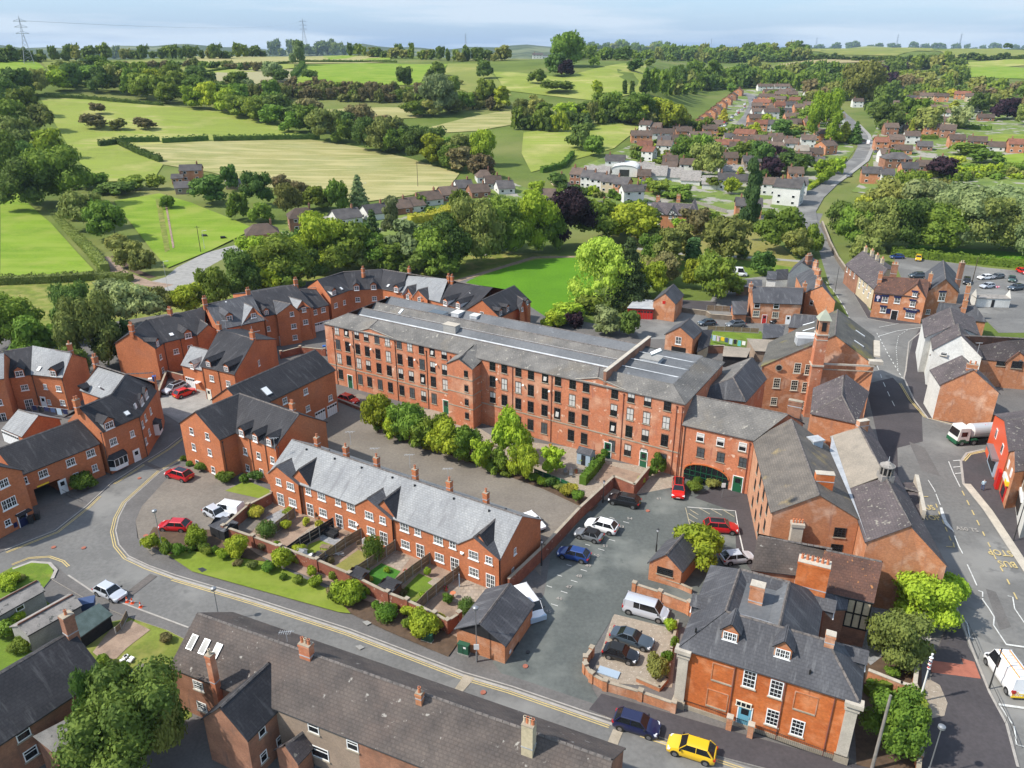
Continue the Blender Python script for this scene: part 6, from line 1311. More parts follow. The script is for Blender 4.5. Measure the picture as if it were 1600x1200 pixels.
ge.band('F',.25,.5,.1,'stone','plinth')
for x,y,st in ((1140,1002,'up3'),(1222,1029,'up3')): ge.dorm(0,x,y - 2,1.25,.95,'up3',cheek='slate_mid',pitch=1.0,face='brick_orange')
ge.dorm(1,1349,1040,1.2,.8,'up2',cheek='slate_mid',pitch=.9); ge.dorm(5,1083,950,1.2,.8,'up2',cheek='slate_mid',pitch=.9); ge.dorm(3,1300,960,1.2,.8,'up2',cheek='slate_mid',pitch=.9)
ge.chim(1181,938,9.4,1.3,.95,1.9,0,None,.6,'brick_orange',cap='stone_pale'); ge.chim(1266,916,8.4,3.0,1.3,3.0,6,None,2,'brick_bright',cap='stone_pale'); ge.chim(1296,1004,9.9,.8,.7,1.0,0,None,.5,'brick_orange',cap='stone_pale')
for x,y in ((1087,988),(1265,1054)): p,nr = ge.onroof(0,x,y); b = MB(); b.tube(p,p + Vector((0,0,.5)),.09,None,'black',6); b.build('vent_pipe',None,ge.root)
# ranges behind it
j1 = Bld('tudor_range','brown tiled range with black and white timber framing','building','brick_brown','tile_brown')
j1.pts(A=(1262,925,6.2),B=(1364,939,6.2),r1=(1290,860,8.9),r2=(1377.5,878,8.9)); q = j1.p; q['A'] = q['B'] + (q['r1'] - q['r2']); q['A'].z = 6.2; j1.std(1).make()
O,u,n = j1.frame('F'); p = q['B']; b = MB(); b.box(-1.9,-.04,4.2,3.8,.06,3.6,'render_cream')
for i in range(6): b.box(-3.75 + i * .74,-.09,4.2,.16,.06,3.6,'black')
for z in (2.4,4.2,5.9): b.box(-1.9,-.1,z,3.9,.07,.16,'black')
b.box(-3.3,-.08,1.2,.9,.06,2.0,'black'); j1.put('timber_framing',b.mesh('timber_framing'),Vector((p.x,p.y,0)),u)
j2 = Bld('dark_gabled_range','purple slate range with a small cross gable behind the Georgian house','building','brick_orange','slate_old')
j2.pts(A=(1176,888,6),B=(1262,898,6),r1=(1185,838,8.6),r2=(1300,858,8.6)); j2.std(1); j2.make()
j3 = Bld('slate_outshot','small mossy slate outshot behind the Georgian house','building','brick_brown','slate_mid')
j3.pts(A=(1290,950,5.4),B=(1322,950,5.4),c=(1327,915,6.6),d=(1293,905,6.6)); j3.lean().make()
# bottom row and cottages
o1 = Bld('brown_roofed_row','long two storey row with a mottled brown tile roof in the foreground','terrace','brick_brown','slate_old',ridge='ridge_tile')
o1.pts(A=(268.8,1037.5,5.2),r1=(310,958.8,8.4),r2=(955,1187.5,8.4)); q = o1.p; fu = (q['r2'] - q['r1']).normalized(); nn = Vector((-fu.y,fu.x,0)); q['A'] = q['r1'] - nn * 4.0; q['A'].z = 5.4; Lr = (q['r2'] - q['r1']).length; q['B'] = q['A'] + fu * Lr; q['c'] = q['B'] + nn * 8; q['d'] = q['A'] + nn * 8
o1.roof('A B r2 r1').roof('c d r1 r2').wall('K','c d').wall('L','d r1 A').wall('Rt','B r2 c'); t1 = .30; q['m1'] = q['A'].lerp(q['B'],.26); q['m2'] = q['A'].lerp(q['B'],.50); q['m0'] = q['A'].lerp(q['B'],.085)
o1.wall('F','A m1').wall('F2','m1 m2',m='render_pebble').wall('F3','m2 B'); o1.make()
o1.win('F','sashw',1.2,1.1,[(310,1071),(316,1104)],glass='glass_dark')
o1.win('F2','cas',1.15,1.05,[(490,1138),(551,1165)]); o1.win('F2','cas',1.9,1.3,[(500,1176)])
for x,y in ((302,1004),(321,1011),(340,1018)): o1.velux(0,x,y,.7,1.4,'glass_mid')
o1.chim(480,1024,8.3,1.15,.7,1.35,3,None,1.0,'brick_mill',potk='mix'); o1.chim(656,1092,8.4,.55,.5,.7,1,None,.5,'brick_orange'); o1.chim(826,1166,8.1,.95,.75,2.4,4,None,1.0,'render_cream',potk='mix',corb=False); o1.chim(336,1066,6.0,.6,.6,3.2,1,None,5,'brick_mill',potk=1)
o2 = Bld('cottage_wing','brick cross wing with a steep dark tile roof joined to the long row','house','brick_brown','slate_dark')
o2.pts(a=(317.5,1122,5.0),g=(347.5,1103,7.4),b=(386,1154,5.0),k=(418.8,1033.8,7.6)); q = o2.p; u_ = (q['b'] - q['a']); q['g'] = (q['a'] + q['b']) / 2; q['g'].z = 7.4; dv = (q['k'] - q['g']); dv.z = 0
for k in 'abg': q[k + '2'] = q[k] + dv
o2.roof('a g g2 a2').roof('g b b2 g2').wall('F','a g b').wall('Rt','b b2').wall('L','a2 a').wall('K','b2 g2 a2').make()
o2.win('Rt','cas',.8,1.1,[(409,1141),(412,1182)]); o2.win('Rt','cas',.8,1.1,[(437,1157)])
o3 = Bld('porch','small tiled porch between the cottages','porch','brick_brown','slate_purple'); o3.pts(A=(432,1170,2.4),B=(465,1190,2.4),c=(486,1167,2.4),d=(468,1148,2.4)); q = o3.p; q['r1'] = (q['A'] + q['B']) / 2; q['r2'] = (q['c'] + q['d']) / 2; q['r1'].z = q['r2'].z = 3.5
o3.roof('d A r1 r2').roof('B c r2 r1').wall('F','A r1 B').wall('Rt','B c').wall('K','c r2 d').wall('L','d A').make()
p1 = Bld('slate_cottage','two storey brick cottage with a dark slate roof at the bottom left','house','brick_brown','slate_dark')
p1.pts(A=(0,1160,5.0),B=(162.5,1052.5,5.0),r2=(107.5,988.8,8.0)); q = p1.p; fu = (q['B'] - q['A']).normalized(); nn = Vector((-fu.y,fu.x,0)); q['A'] = q['A'] - fu * 4; Dq = (q['r2'] - q['B']).dot(nn) * 2; q['c'] = q['B'] + nn * Dq; q['d'] = q['A'] + nn * Dq; q['r2'] = (q['B'] + q['c']) / 2; q['r1'] = (q['A'] + q['d']) / 2; q['r1'].z = q['r2'].z = 8.0
p1.std().make()
p1.win('F','cas',1.15,1.1,[(35.5,1145),(48,1177)]); p1.win('F','cas',1.0,.9,[(129,1084)]); p1.chim(111,989,8.0,1.0,.85,2.1,1,None,1,'brick_brown'); p1.pipe('F',145,1070,'pipe_white')
p2 = Bld('lean_to_extension','single storey extension with a mossy lean to roof','extension','brick_brown','asbestos')
p2.pts(A=(92,1180,2.8),B=(142,1147,2.8),c=(140,1108,3.9),d=(57,1153,3.9)); p2.roof('A B c d').wall('F','A B').wall('Rt','B c').wall('L','d A').make(); p2.win('F','cas',1.3,1.1,[(127,1173)])
for i,(pp,lb) in enumerate((([(-5,962),(67,922),(54,909),(-5,940)],'mossy asbestos roofed garage furthest from the cottages'),([(43,991),(125,945),(107,930),(18,979)],'asbestos roofed garage with a rusty ridge between its neighbours'))):
 gb = Bld('old_garage',lb,'garage','concrete','asbestos','old garages at the left edge'); A_,B_,C_,D_ = [W(x,y,2.3) for x,y in pp]; gb.p.update(A=A_,B=B_,c=C_,d=D_); gb.p['r1'] = (A_ + D_) / 2; gb.p['r2'] = (B_ + C_) / 2; gb.p['r1'].z = gb.p['r2'].z = 2.9
 gb.std().make(); gb.ridge = None
 b = MB(); b.tube(gb.p['r1'] + Vector((0,0,.16)),gb.p['r2'] + Vector((0,0,.16)),.09,None,'ridge_red',5); b.build('rusty_ridge',None,gb.root)
 if i == 0: gb.win('F','cas',.9,.8,[(31,949)])
sh = Bld('tarpaulin_shed','lopsided shed covered by a grey green tarpaulin','shed','timber_dark','bin_green'); MATS['tarp'] = None; mat('tarp',(.12,.16,.15),(.08,.11,.1),1.5,.5)
sh.roofmat = 'tarp'; sh.pts(A=(125,993,1.8),B=(172,960,1.8),c=(155,945,2.6),d=(117,968,2.6)); sh.lean().make()
# across the main street
pub = Bld('corner_pub','orange brick pub with navy window heads and a front gable','pub','brick_orange','tile_brown',ridge='ridge_red')
pub.pts(A=(1366.8,456.5,6.2),B=(1447,465,6.2),r1=(1377,432,8.8),r2=(1452,438,8.8)); q = pub.p; pub.std(1); pub.xgable((1410,461,6.2),(1432.6,444.5,9.0),(1446.5,466,6.2),(1437,435,8.9),key='G1',full=True); pub.make()
pub.win('F','up2',1.25,1.5,[(1383,467.5),(1402,469),(1380,483.5)]); pub.win('G1','up2',.95,1.1,[(1429.5,459.5)]); pub.win('G1','up2',1.1,1.4,[(1426,474.5)]); pub.win('G1','up3',2.0,1.4,[(1422,492.5)])
for k,x,y,w in (('F',1383.5,462,1.4),('F',1402.5,464,1.4),('F',1380.5,478.5,1.4),('G1',1430,455.5,1.3),('G1',1426.5,469,1.4),('G1',1423.5,487,2.2)):
 b = MB(); b.hexa([(-w / 2,-.12,-.2),(w / 2,-.12,-.2),(w / 2,0,-.2),(-w / 2,0,-.2),(-w / 2 - .12,-.12,.22),(w / 2 + .12,-.12,.22),(w / 2 + .12,0,.22),(-w / 2 - .12,0,.22)],'navy'); O,u,n = pub.frame(k); pub.put('window_head',b.mesh('window_head'),pub.on(k,x,y),u)
pub.door('F',1397.5,490,'black',1.3,2.3); pub.plate('F',1372,466,1.5,1.7,'navy',.08,'pub_sign'); pub.plate('F',1388,486,.9,1.2,'navy',.08,'menu_board'); sb = pub.plate('G1',1424,483.5,3.4,.5,'navy',.12,'name_board')
text('THE WHITE HART',(0,-.14,0),0,.3,'upvc','lettering',sb,tilt=math.pi / 2)
e_ = MB(); e_.tube((0,-.09,.25),(0,-.13,.25),.42,.42,'lilac',10); e_.box(0,-.1,-.35,.25,.04,.7,'shirt_blue'); O,u,n = pub.frame('F'); pub.put('sign_emblem',e_.mesh('sign_emblem'),pub.on('F',1372,466),u)
pub.chim(1374.5,437,8.4,.9,.7,1.5,2); pub.chim(1452,442,8.3,.8,.8,2.2,1,potk=1); pub.chim(1396,428,8.6,1.4,1.0,2.4,4,m='brick_brown',potk='mix')
pb2 = Bld('pub_side_block','brick gabled block beside the pub with one tall window','building','brick_orange','slate_mid'); pb2.pts(A=(1448,456.5,6.4),B=(1498,457,6.4),g=(1478,433,9.6),h=(1474,407,9.6)); q = pb2.p; q['g'] = (q['A'] + q['B']) / 2; q['g'].z = 9.6; dv = q['h'] - q['g']; dv.z = 0
for k in 'ABg': q[k + '2'] = q[k] + dv
pb2.oh = .4; pb2.gf().make(); pb2.win('F','up2',1.5,2.2,[(1472,463)]); pb2.win('F','up2',1.0,1.2,[(1450,487)]); pb2.plate('F',1473,455.5,1.8,.4,'navy'); pb2.chim(1497.5,437,7.6,1.0,.9,4.2,2,None,2,'brick_brown',potk=1)
pb3 = Bld('low_slate_range','low slate range with a row of pots between the pub and the white house','building','brick_orange','slate_mid'); pb3.pts(A=(1462,494,4.2),B=(1540,502,4.2),r1=(1468,473,6.6),r2=(1523,478,6.6)); pb3.std(1); pb3.xgable((1488,489,4.4),(1503,477,6.8),(1517,493,4.4),(1507,470,6.8),key='G1',full=True); pb3.make(); pb3.chim(1506,482,6.2,.9,.7,1.9,3,potk='mix'); pb3.chim(1511,459,6.6,.9,.7,1.9,2,potk=1)
def gab(name,label,cat,A,B,g_,h_,z,zr,wall,roof,oh=.22,fullw=None,group=None,m2=None):
 """block whose gable faces the viewer: eaves corners A, B, a point on the far ridge end"""
 b = Bld(name,label,cat,wall,roof,group); b.oh = oh; b.pts(A=(*A,z),B=(*B,z),h=(*h_,zr)); q = b.p; q['g'] = (q['A'] + q['B']) / 2; q['g'].z = zr; dv = q['h'] - q['g']; dv.z = 0
 if g_: q['g'] = W(*g_,zr); dv = q['h'] - q['g']; dv.z = 0
 for k in 'ABg': q[k + '2'] = q[k] + dv
 b.roof('A g g2 A2',m2).roof('g B B2 g2').wall('F','A g B').wall('Rt','B B2').wall('K','B2 g2 A2').wall('L','A2 A',m=fullw); return b
w1 = gab('white_house','white rendered house at the junction with a mossy brown roof','house',(1446.4,527),(1530,524),(1492,508),(1484.6,481),7.4,9.8,'render_white','slate_purple'); w1.make()
w2 = gab('white_gabled_house','white gabled house with one small window in its gable','house',(1458.6,546),(1534,558.5),(1501,524),(1497,506),7.2,10.2,'render_white','slate_purple'); w2.make(); w2.win('F','cas',1.1,.7,[(1475,553)])
w3 = Bld('roadside_restaurant','long brick and tile building stretching right from the white house','building','brick_orange','tile_brown'); w3.pts(A=(1534,560,5.4),B=(1680,572,5.4),r1=(1501,524,10),r2=(1680,536,9)); q = w3.p; q['r1'] = W(1503,524,9.6); q['r2'] = W(1690,534,9.6); w3.pts(c=('m','r2','B'),d=('m','r1','A')); w3.roof('A B r2 r1','slate_purple').roof('c d r1 r2').wall('F','A B').wall('K','c d').wall('L','d r1 A').wall('R','B r2 c'); w3.xgable((1574,564,5.4),(1593,550,7.2),(1612,567,5.4),(1591,545,7.4),key='G1',full=True); w3.make(); w3.win('F','dark',1.5,.9,[(1564,568)]); w3.win('G1','dark',1.8,1.4,[(1589,570)])
w4 = gab('end_terrace_house','brick gabled end house with a white street front','house',(1470,600.6),(1560.6,613.8),(1520.6,578),(1503,556),6.6,9.6,'brick_orange','slate_purple',fullw='render_white'); w4.make(); w4.chim(1518,577,9.4,1.6,.7,.9,2,None,.6)
w5 = Bld('flat_roofed_lean_to','brick lean to with a corrugated roof against the gable','outbuilding','brick_orange','asbestos'); w5.pts(A=(1491,639,2.4),B=(1556,648,2.4),c=(1556,640,2.5),d=(1489,629,2.6)); q = w5.p; q['c'] = q['B'] + Vector((.3,2.4,.25)); q['d'] = q['A'] + Vector((-.1,2.4,.25)); w5.lean().make()
# red shop and neighbours facing the street corner
rs_ = Bld('red_shop','bright red fronted corner shop with a grey awning','shop','scarlet','slate_purple')
rs_.pts(A=(1555,648,6.6),B=(1577,704,6.6),C=(1640,690,6.6),D=(1640,640,6.6),r1=(1600,625,8.8),r2=(1640,665,8.8)); q = rs_.p; dvv = Vector((12,3,0)); q['C'] = q['B'] + dvv; q['D'] = q['A'] + dvv; q['r1'] = (q['A'] + q['B']) / 2; q['r2'] = q['r1'] + dvv; q['r1'].z = q['r2'].z = 8.4
rs_.roof('A r1 r2 D').roof('r1 B C r2').wall('W','A r1 B').wall('F','B C',m='brick_orange').wall('K','D A',m='brick_orange').wall('E','C r2 D'); rs_.make()
def wpl(b,k,t,z,w,h,m,d=.07,name='panel'):
 a,c = [b.p[x] for x in (b.walls[k][0][0],b.walls[k][0][-1])]; p = a.lerp(c,t); O,u,n = b.frame(k); bb = MB(); bb.box(0,-d / 2 - .003,0,w,d,h,m); return b.put(name,bb.mesh(name),Vector((p.x,p.y,z)),u)
for t in (.3,.72): wpl(rs_,'W',t,5.1,1.0,1.5,'upvc',.08,'window_frame'); wpl(rs_,'W',t,5.1,.8,1.25,'glass_mid',.1,'window')
wpl(rs_,'W',.5,1.6,5.4,2.6,'shed_blue',.25,'shop_front'); wpl(rs_,'W',.5,1.5,4.2,1.7,'glass_dark',.3,'shop_window'); wpl(rs_,'W',.5,3.1,5.4,.35,'grey_metal',.9,'awning'); wpl(rs_,'W',.95,1.6,1.2,2.8,'red_paint',.4,'doorway')
rs2 = Bld('parade_shop','orange brick shop with a yellow sign and red posts','shop','brick_orange','slate_purple')
rs2.pts(A=(1577,706,6.2),B=(1587,735,6.2)); q = rs2.p; q['C'] = q['B'] + dvv; q['D'] = q['A'] + dvv; q['r1'] = (q['A'] + q['B']) / 2; q['r2'] = q['r1'] + dvv; q['r1'].z = q['r2'].z = 7.8; rs2.roof('A r1 r2 D').roof('r1 B C r2').wall('W','A r1 B').wall('F','B C').wall('K','D A').wall('E','C r2 D').make()
for t in (.28,.72): wpl(rs2,'W',t,5.0,.8,1.2,'upvc',.08,'window')
wpl(rs2,'W',.5,3.3,3.0,.8,'render_white',.3,'fascia'); wpl(rs2,'W',.7,3.35,1.2,.6,'yellow',.38,'shop_sign'); wpl(rs2,'W',.5,1.5,2.8,2.4,'red_paint',.1,'shop_front'); wpl(rs2,'W',.5,1.4,1.8,1.6,'glass_dark',.14,'shop_window')
ws = Bld('white_shop','white painted shop cut off by the right edge of the picture','shop','render_white','slate_purple')
ws.pts(A=(1590,735,5.4),B=(1600,800,5.4)); q = ws.p; q['A'] = Vector((W(1588,792).x,W(1588,792).y,5.2)); q['B'] = Vector((W(1598,842).x,W(1598,842).y,5.2)); q['A'] = W(1582,762) ; q['B'] = W(1592,842); q['A'].z = q['B'].z = 5.4; q['C'] = q['B'] + dvv; q['D'] = q['A'] + dvv; q['r1'] = (q['A'] + q['B']) / 2; q['r2'] = q['r1'] + dvv; q['r1'].z = q['r2'].z = 7.6; ws.roof('A r1 r2 D').roof('r1 B C r2').wall('W','A r1 B').wall('F','B C',m='stone_pale').wall('K','D A').wall('E','C r2 D').make()
wpl(ws,'W',.5,1.6,4.2,2.0,'frame_dark',.1,'shop_window'); wpl(ws,'W',.5,3.1,5.2,.5,'upvc',.2,'fascia'); wpl(ws,'W',.55,4.4,1.2,1.0,'timber',.1,'hanging_board')
# white and brick terrace up the street
tr1 = Bld('street_terrace','stepped terrace up the street, half brick and half cream render','terrace','render_cream','slate_purple')
tr1.pts(A=(1322,413,5.2),B=(1366,451,5.2),r1=(1347.5,392.5,7.6),r2=(1386,421,7.6)); tr1.pts(c=('m','r2','B'),d=('m','r1','A')); q = tr1.p; q['m'] = q['A'].lerp(q['B'],.48); tr1.roof('A m x1 r1'.replace('m x1','B r2')).roof('c d r1 r2').wall('F1','A m',m='brick_brown').wall('F','m B').wall('Rt','B r2 c').wall('K','c d').wall('L','d r1 A').make()
tr1.win('F','up1',.8,1.3,[(1344.5,438),(1349.5,443),(1355,448.5),(1361,454)]); tr1.win('F','up1',.8,1.4,[(1343,446),(1350,454),(1357,461)]); tr1.win('F1','up1',.8,1.3,[(1324,421),(1329,425.5),(1335,431)])
for x,y in ((1352,394),(1362,399),(1370,406),(1378,412)): tr1.chim(x,y,7.4,1.0,.7,1.3,3,potk='mix')
tr2 = gab('street_cottage','brick gable fronted cottage with a crowded chimney at the roadside','house',(1258.7,457),(1305,471),None,(1268,420),5.4,8.0,'brick_orange','slate_mid'); tr2.make(); tr2.win('F','cas',1.0,1.2,[(1268,473)]); tr2.chim(1279,446,7.8,1.3,.8,1.4,4,potk='mix'); tr2.chim(1277,431,7.8,1.3,.8,1.4,4,potk='mix'); tr2.chim(1274,418,7.8,1.2,.8,1.4,3,potk='mix')
tr3 = gab('white_sided_cottage','slate cottage with a white end wall and long brick side','house',(1232,428),(1270,420),None,(1262,398),4.8,7.2,'render_white','slate_mid'); tr3.make(); tr3.chim(1263,408,7.0,1.8,.9,1.6,4,m='brick_brown',potk='mix')
tr4 = Bld('long_brick_cottage','long brick cottage with a plain slate roof behind the stone wall','house','brick_orange','slate_mid'); tr4.pts(A=(1177.5,472.5,5.0),B=(1252,475,5.0),r1=(1175.9,448,7.2),r2=(1254.7,450.5,7.2)); tr4.std(1).make(); tr4.win('F','cas',1.3,1.2,[(1183,477),(1213,478.5)]); tr4.win('F','sash',1.5,1.5,[(1181.5,490),(1211.5,492)]); tr4.door('F',1194.5,495,'red_paint'); tr4.door('F',1232,494,'upvc'); tr4.chim(1173,450,7.0,.8,.9,1.0,1); tr4.chim(1257,449,7,.8,.8,1.0,1)
for px,m,r,lb in (([(1146,491),(1166,491),(1168,472),(1144,471)],'brick_orange','slate_mid','low slate lean to against the long cottage'),([(1151,448),(1190,448),(1190,438),(1154,437)],'timber','slate_mid','grey flat roofed timber garage by the lane'),([(1198,436),(1212,437),(1214,425),(1200,424)],'render_white','slate_mid','small white outhouse furthest left'),([(1212,437),(1232,436),(1231,421),(1213,422)],'render_white','slate_dark','white outhouse with a black slate roof'),
 ([(1192,529),(1222,526),(1226,508),(1194,506)],'render_pebble','slate_mid','slate roofed shed right of the washing line'),([(1180,548),(1216,550),(1226,533),(1168,530)],'render_pebble','tile_pale','low tile roofed outbuilding with a skylight'),([(1130,556),(1166,558),(1172,545),(1132,542)],'timber_dark','tile_pale','dark open fronted store under the low tile roof')):
 b = Bld('outbuilding',lb,'outbuilding',m,r); b.pts(A=(*px[0],2.4),B=(*px[1],2.4),c=(*px[2],3.0),d=(*px[3],3.0)); b.lean().make()
# barns and red garage north of the mill
ba = gab('brick_barn','brick barn with a small red hatch next to the red garage doors','barn',(1021,470),(1055,475),None,(1052.5,444),4.4,6.6,'brick_orange','slate_mid'); ba.make(); ba.plate('F',1037.5,472.5,.7,.7,'red_paint',.06,'hatch')
rg_ = Bld('red_garage','low garage with two bright red doors and a pale metal roof','garage','red_paint','lead'); rg_.pts(A=(981,481,2.6),B=(1021,483,2.6),c=(1021,470,2.9),d=(993,467,2.9)); rg_.lean().make(); garage_door(rg_,'F',991,488,2.9,2.2,'red_paint'); garage_door(rg_,'F',1010,490,2.9,2.2,'red_paint')
bb3 = gab('coach_barn','brick coach house with a balcony window above a dark opening','coach house',(1040,522),(1082.5,529),None,(1077,498),4.8,6.8,'brick_orange','slate_mid'); bb3.make(); bb3.win('F','up2',1.2,1.6,[(1060,532)]); bb3.plate('F',1060,548,3.0,1.6,'black',.05,'opening')
sl = Bld('cream_lean_to','cream walled lean to with a steep dark roof by the coach house','outbuilding','render_cream','slate_dark'); sl.pts(A=(1090,548,2.4),B=(1106,540,2.4),c=(1112,517,3.4),d=(1094,517,4)); sl.lean().make()
# plants: photo boxes (x, base y, top y, width) grouped by place
KD = dict(r='round',t='tall',l='low',c='cone',k='column',w='willow'); MT = dict(m='leaf_mid',d='leaf_dark',l='leaf_lime',y='leaf_yellow',o='leaf_olive',b='leaf_brown',c='leaf_copper',n='leaf_conifer',w='leaf_willow',s='leaf_silver',h='leaf_hedge')
CW = dict(m='green',d='dark green',l='bright green',y='yellow',o='olive green',b='brownish',c='purple leaved',n='dark conifer',w='yellow green',s='silvery green',h='deep green')
KW = dict(r='round',t='tall',l='spreading',c='conical',k='column shaped',w='weeping')
OR = 'first second third fourth fifth sixth seventh eighth ninth tenth eleventh twelfth thirteenth fourteenth fifteenth sixteenth seventeenth eighteenth nineteenth twentieth'.split()
TENS = {20: 'twenty',30: 'thirty',40: 'forty',50: 'fifty',60: 'sixty'}
def nth(i):
 if i < 20: return OR[i]
 t = (i + 1) // 10 * 10; r = (i + 1) % 10; return TENS[t].replace('ty','tieth') if r == 0 else TENS[t] + '-' + OR[r - 1]
def mpp(p): return (p.y * CT - (p.z - CAMH) * ST) / FPX
def ptree(x,yb,yt,w,k='r',m='m',trunk=None):
 yg = yb - w * .14 if k != 'k' else yb                      # the crown's near edge hangs in front of the trunk foot
 p = T(x,yg) if yg < 430 else W(x,yg); s = mpp(p); el = math.atan2(CAMH - p.z,p.length); h = (yg - yt) * s / math.cos(el) * .97; hp = yb - yt
 lod = 4 if hp > 120 else 3 if hp > 80 else 2 if hp > 50 else 1 if hp > 26 else 0 if hp > 13 else -1
 return tree(x,yg,max(2.2,h * 1.06),max(1.8,w * s * (1.18 if k in 'rl' else 1.05)),KD[k],MT[m],lod,trunk if trunk is not None else (.03 if k in 'rl' else .02),P=p)
def grove(place,spec,cat='tree',group=None):
 L = []
 for t in spec.split(';'):
  t = t.strip()
  if not t: continue
  a = t.split(); x,yb,yt,w = map(float,a[:4]); k,m = (a[4] if len(a) > 4 else 'rm'); L.append((x,k,m,ptree(x,yb,yt,w,k,m)))
 L.sort(key=lambda q: q[0])
 for i,(x,k,m,o) in enumerate(L):
  tag(o,('%s %s %s, %s from the left %s' % (CW[m],KW[k],cat,nth(i),place)),cat,group or '%ss %s' % (cat,place))
 return L
def belt(place,px,n,h,w,mats='mmdo',kinds='rrrt',rows=1,dy=6,mass=None,seed=1):
 rr = random.Random(seed); seg = [math.hypot(b[0] - a[0],b[1] - a[1]) for a,b in zip(px[:-1],px[1:])]; tot = sum(seg); out = []
 for r in range(rows):
  for i in range(n):
   t = (i + rr.uniform(.1,.9)) / n * tot; j = 0
   while j < len(seg) - 1 and t > seg[j]: t -= seg[j]; j += 1
   f = t / seg[j]; a,b = px[j],px[j + 1]; x = a[0] + (b[0] - a[0]) * f; y = a[1] + (b[1] - a[1]) * f - r * dy + rr.uniform(-1,1) * dy * .3; hh = rr.uniform(*h); ww = rr.uniform(*w)
   out.append('%.1f %.1f %.1f %.1f %s%s' % (x,y,y - hh,ww,rr.choice(kinds),rr.choice(mats)))
 if mass: masswood(mass[0],mass[1],out,mats)
 else: grove(place,';'.join(out))
def masswood(name,label,specs,mats):
 byk = {}
 for t in specs:
  a = t.split(); byk.setdefault(a[4][1],[]).append(a)
 V = []; F = []; MI = []; ml = sorted(byk)
 for mi,m in enumerate(ml):
  for a in byk[m]:
   x,yb,yt,w = map(float,a[:4]); p = T(x,yb); s = mpp(p); h = (yb - yt) * s; ww = w * s / 2; me = crown_mesh(KD[a[4][0]],R.randrange(4),200,.24); o = len(V)
   co = np.empty(len(me.vertices) * 3); me.vertices.foreach_get('co',co); co = co.reshape(-1,3) * np.array([ww,ww,h]) + np.array([p.x,p.y,p.z - .3]); V += co.tolist(); f = [[i + o for i in q.vertices] for q in me.polygons]; F += f; MI += [mi] * len(f)
 me = bpy.data.meshes.new(name); me.from_pydata(V,[],F)
 for m in ml: me.materials.append(MATS[MT[m]])
 me.polygons.foreach_set('material_index',MI); me.update(); tag(link(name,me),label,None,None,'stuff')
grove('above the left pasture','12 175 128 44 rd;40 190 142 50 rm;15 215 160 55 rm;66 212 168 46 ro;30 250 188 62 ro;78 255 205 52 rl;40 290 228 66 rd;96 335 240 92 rm;48 338 252 96 rd;5 300 215 70 rm;128 300 268 40 ro;150 305 272 44 rm;182 312 280 56 ld;210 300 276 36 rm;30 160 112 52 rd;64 150 112 30 ro')
grove('along the lane hedge','135 368 305 66 ro;168 384 318 62 rm;122 348 308 44 ro;206 424 378 50 ro;226 434 392 40 ro;184 394 362 34 lo')
grove('in the big green field','153 182 163 24 rb;149 207 181 42 rb;187 207 187 26 ro;228 207 186 32 rb','bush')
grove('around the farmhouse','327 328 280 58 rd;360 302 262 30 rd;405 328 273 46 rd;374 350 304 36 rm;410 354 318 40 rm;440 306 276 30 rb;453 345 290 44 ro;468 318 286 30 rb;498 336 293 54 rm;528 336 286 36 rm;561 330 275 30 cs;584 392 330 32 cn;614 376 310 34 ts;655 330 306 26 rm;720 340 300 34 rm;836 318 285 36 rl;245 300 275 30 rm;262 330 300 26 lm')
grove('behind the estate','18 560 468 96 rm;62 580 500 84 rm;124 540 448 70 rd;150 590 470 84 ro;185 575 505 70 rd;118 610 545 60 rd;215 520 446 76 rs;178 480 440 50 rs;250 506 452 46 ro;296 500 446 50 rl;338 494 422 50 rm;382 480 398 66 rd;440 466 378 100 rm;402 432 372 60 rl;498 436 344 92 rl;470 432 362 60 rd;545 432 352 84 rm;590 428 372 70 rm;640 430 350 78 ts;672 436 360 64 rm;703 434 345 80 rd;745 428 320 84 ro;722 420 340 60 rm;788 416 318 88 rm;828 406 308 80 rl;765 400 330 70 rm;886 398 306 80 rc;862 402 336 44 rm;928 390 318 78 rm;985 392 322 82 rl;1005 378 330 60 rm;955 372 330 50 rd;560 400 350 60 rd;620 410 372 60 rm;480 452 398 56 rd;520 440 386 60 rm;566 432 380 62 ro;610 432 384 58 rm;655 436 388 56 rd;690 440 396 50 rm;450 470 420 54 rm;420 474 424 50 rl')
grove('in the play park','1046 428 360 54 to;1022 420 368 50 rm;1064 412 352 44 to;1081 416 374 26 kn;1032 452 398 56 rb;1016 470 412 44 rl;1130 420 344 74 ro;1167 382 252 36 tn;1112 478 402 66 rm;1086 458 410 40 rl;1140 470 430 46 rm;1218 402 332 72 rm;1262 404 354 38 rm;1242 408 362 46 ro;1190 434 396 38 rd;1158 408 390 24 rd;1082 380 330 50 rb;1110 372 332 50 rm;1060 362 340 32 rl',group='trees in the play park')
grove('by the recreation field','936 490 372 108 ww;980 488 376 60 cn;948 528 482 50 rs;984 530 488 34 rd;884 512 474 62 rl;918 496 452 56 lm;898 516 484 30 lc;1022 440 396 40 lo;863 520 488 40 rl')
grove('in the willow wood','1312 372 318 46 rd;1330 398 330 54 rm;1345 352 310 38 ry;1362 402 318 74 ro;1386 356 286 76 ro;1372 392 330 60 rm;1408 404 316 84 rd;1440 368 288 92 rs;1452 404 322 92 rm;1492 404 308 96 rs;1500 352 290 90 rs;1538 408 318 96 ro;1556 360 294 92 rs;1590 400 316 84 rs;1612 360 300 80 ro;1350 420 372 50 ro;1610 412 330 60 rs;1470 340 286 70 ro;1425 330 284 60 rs')
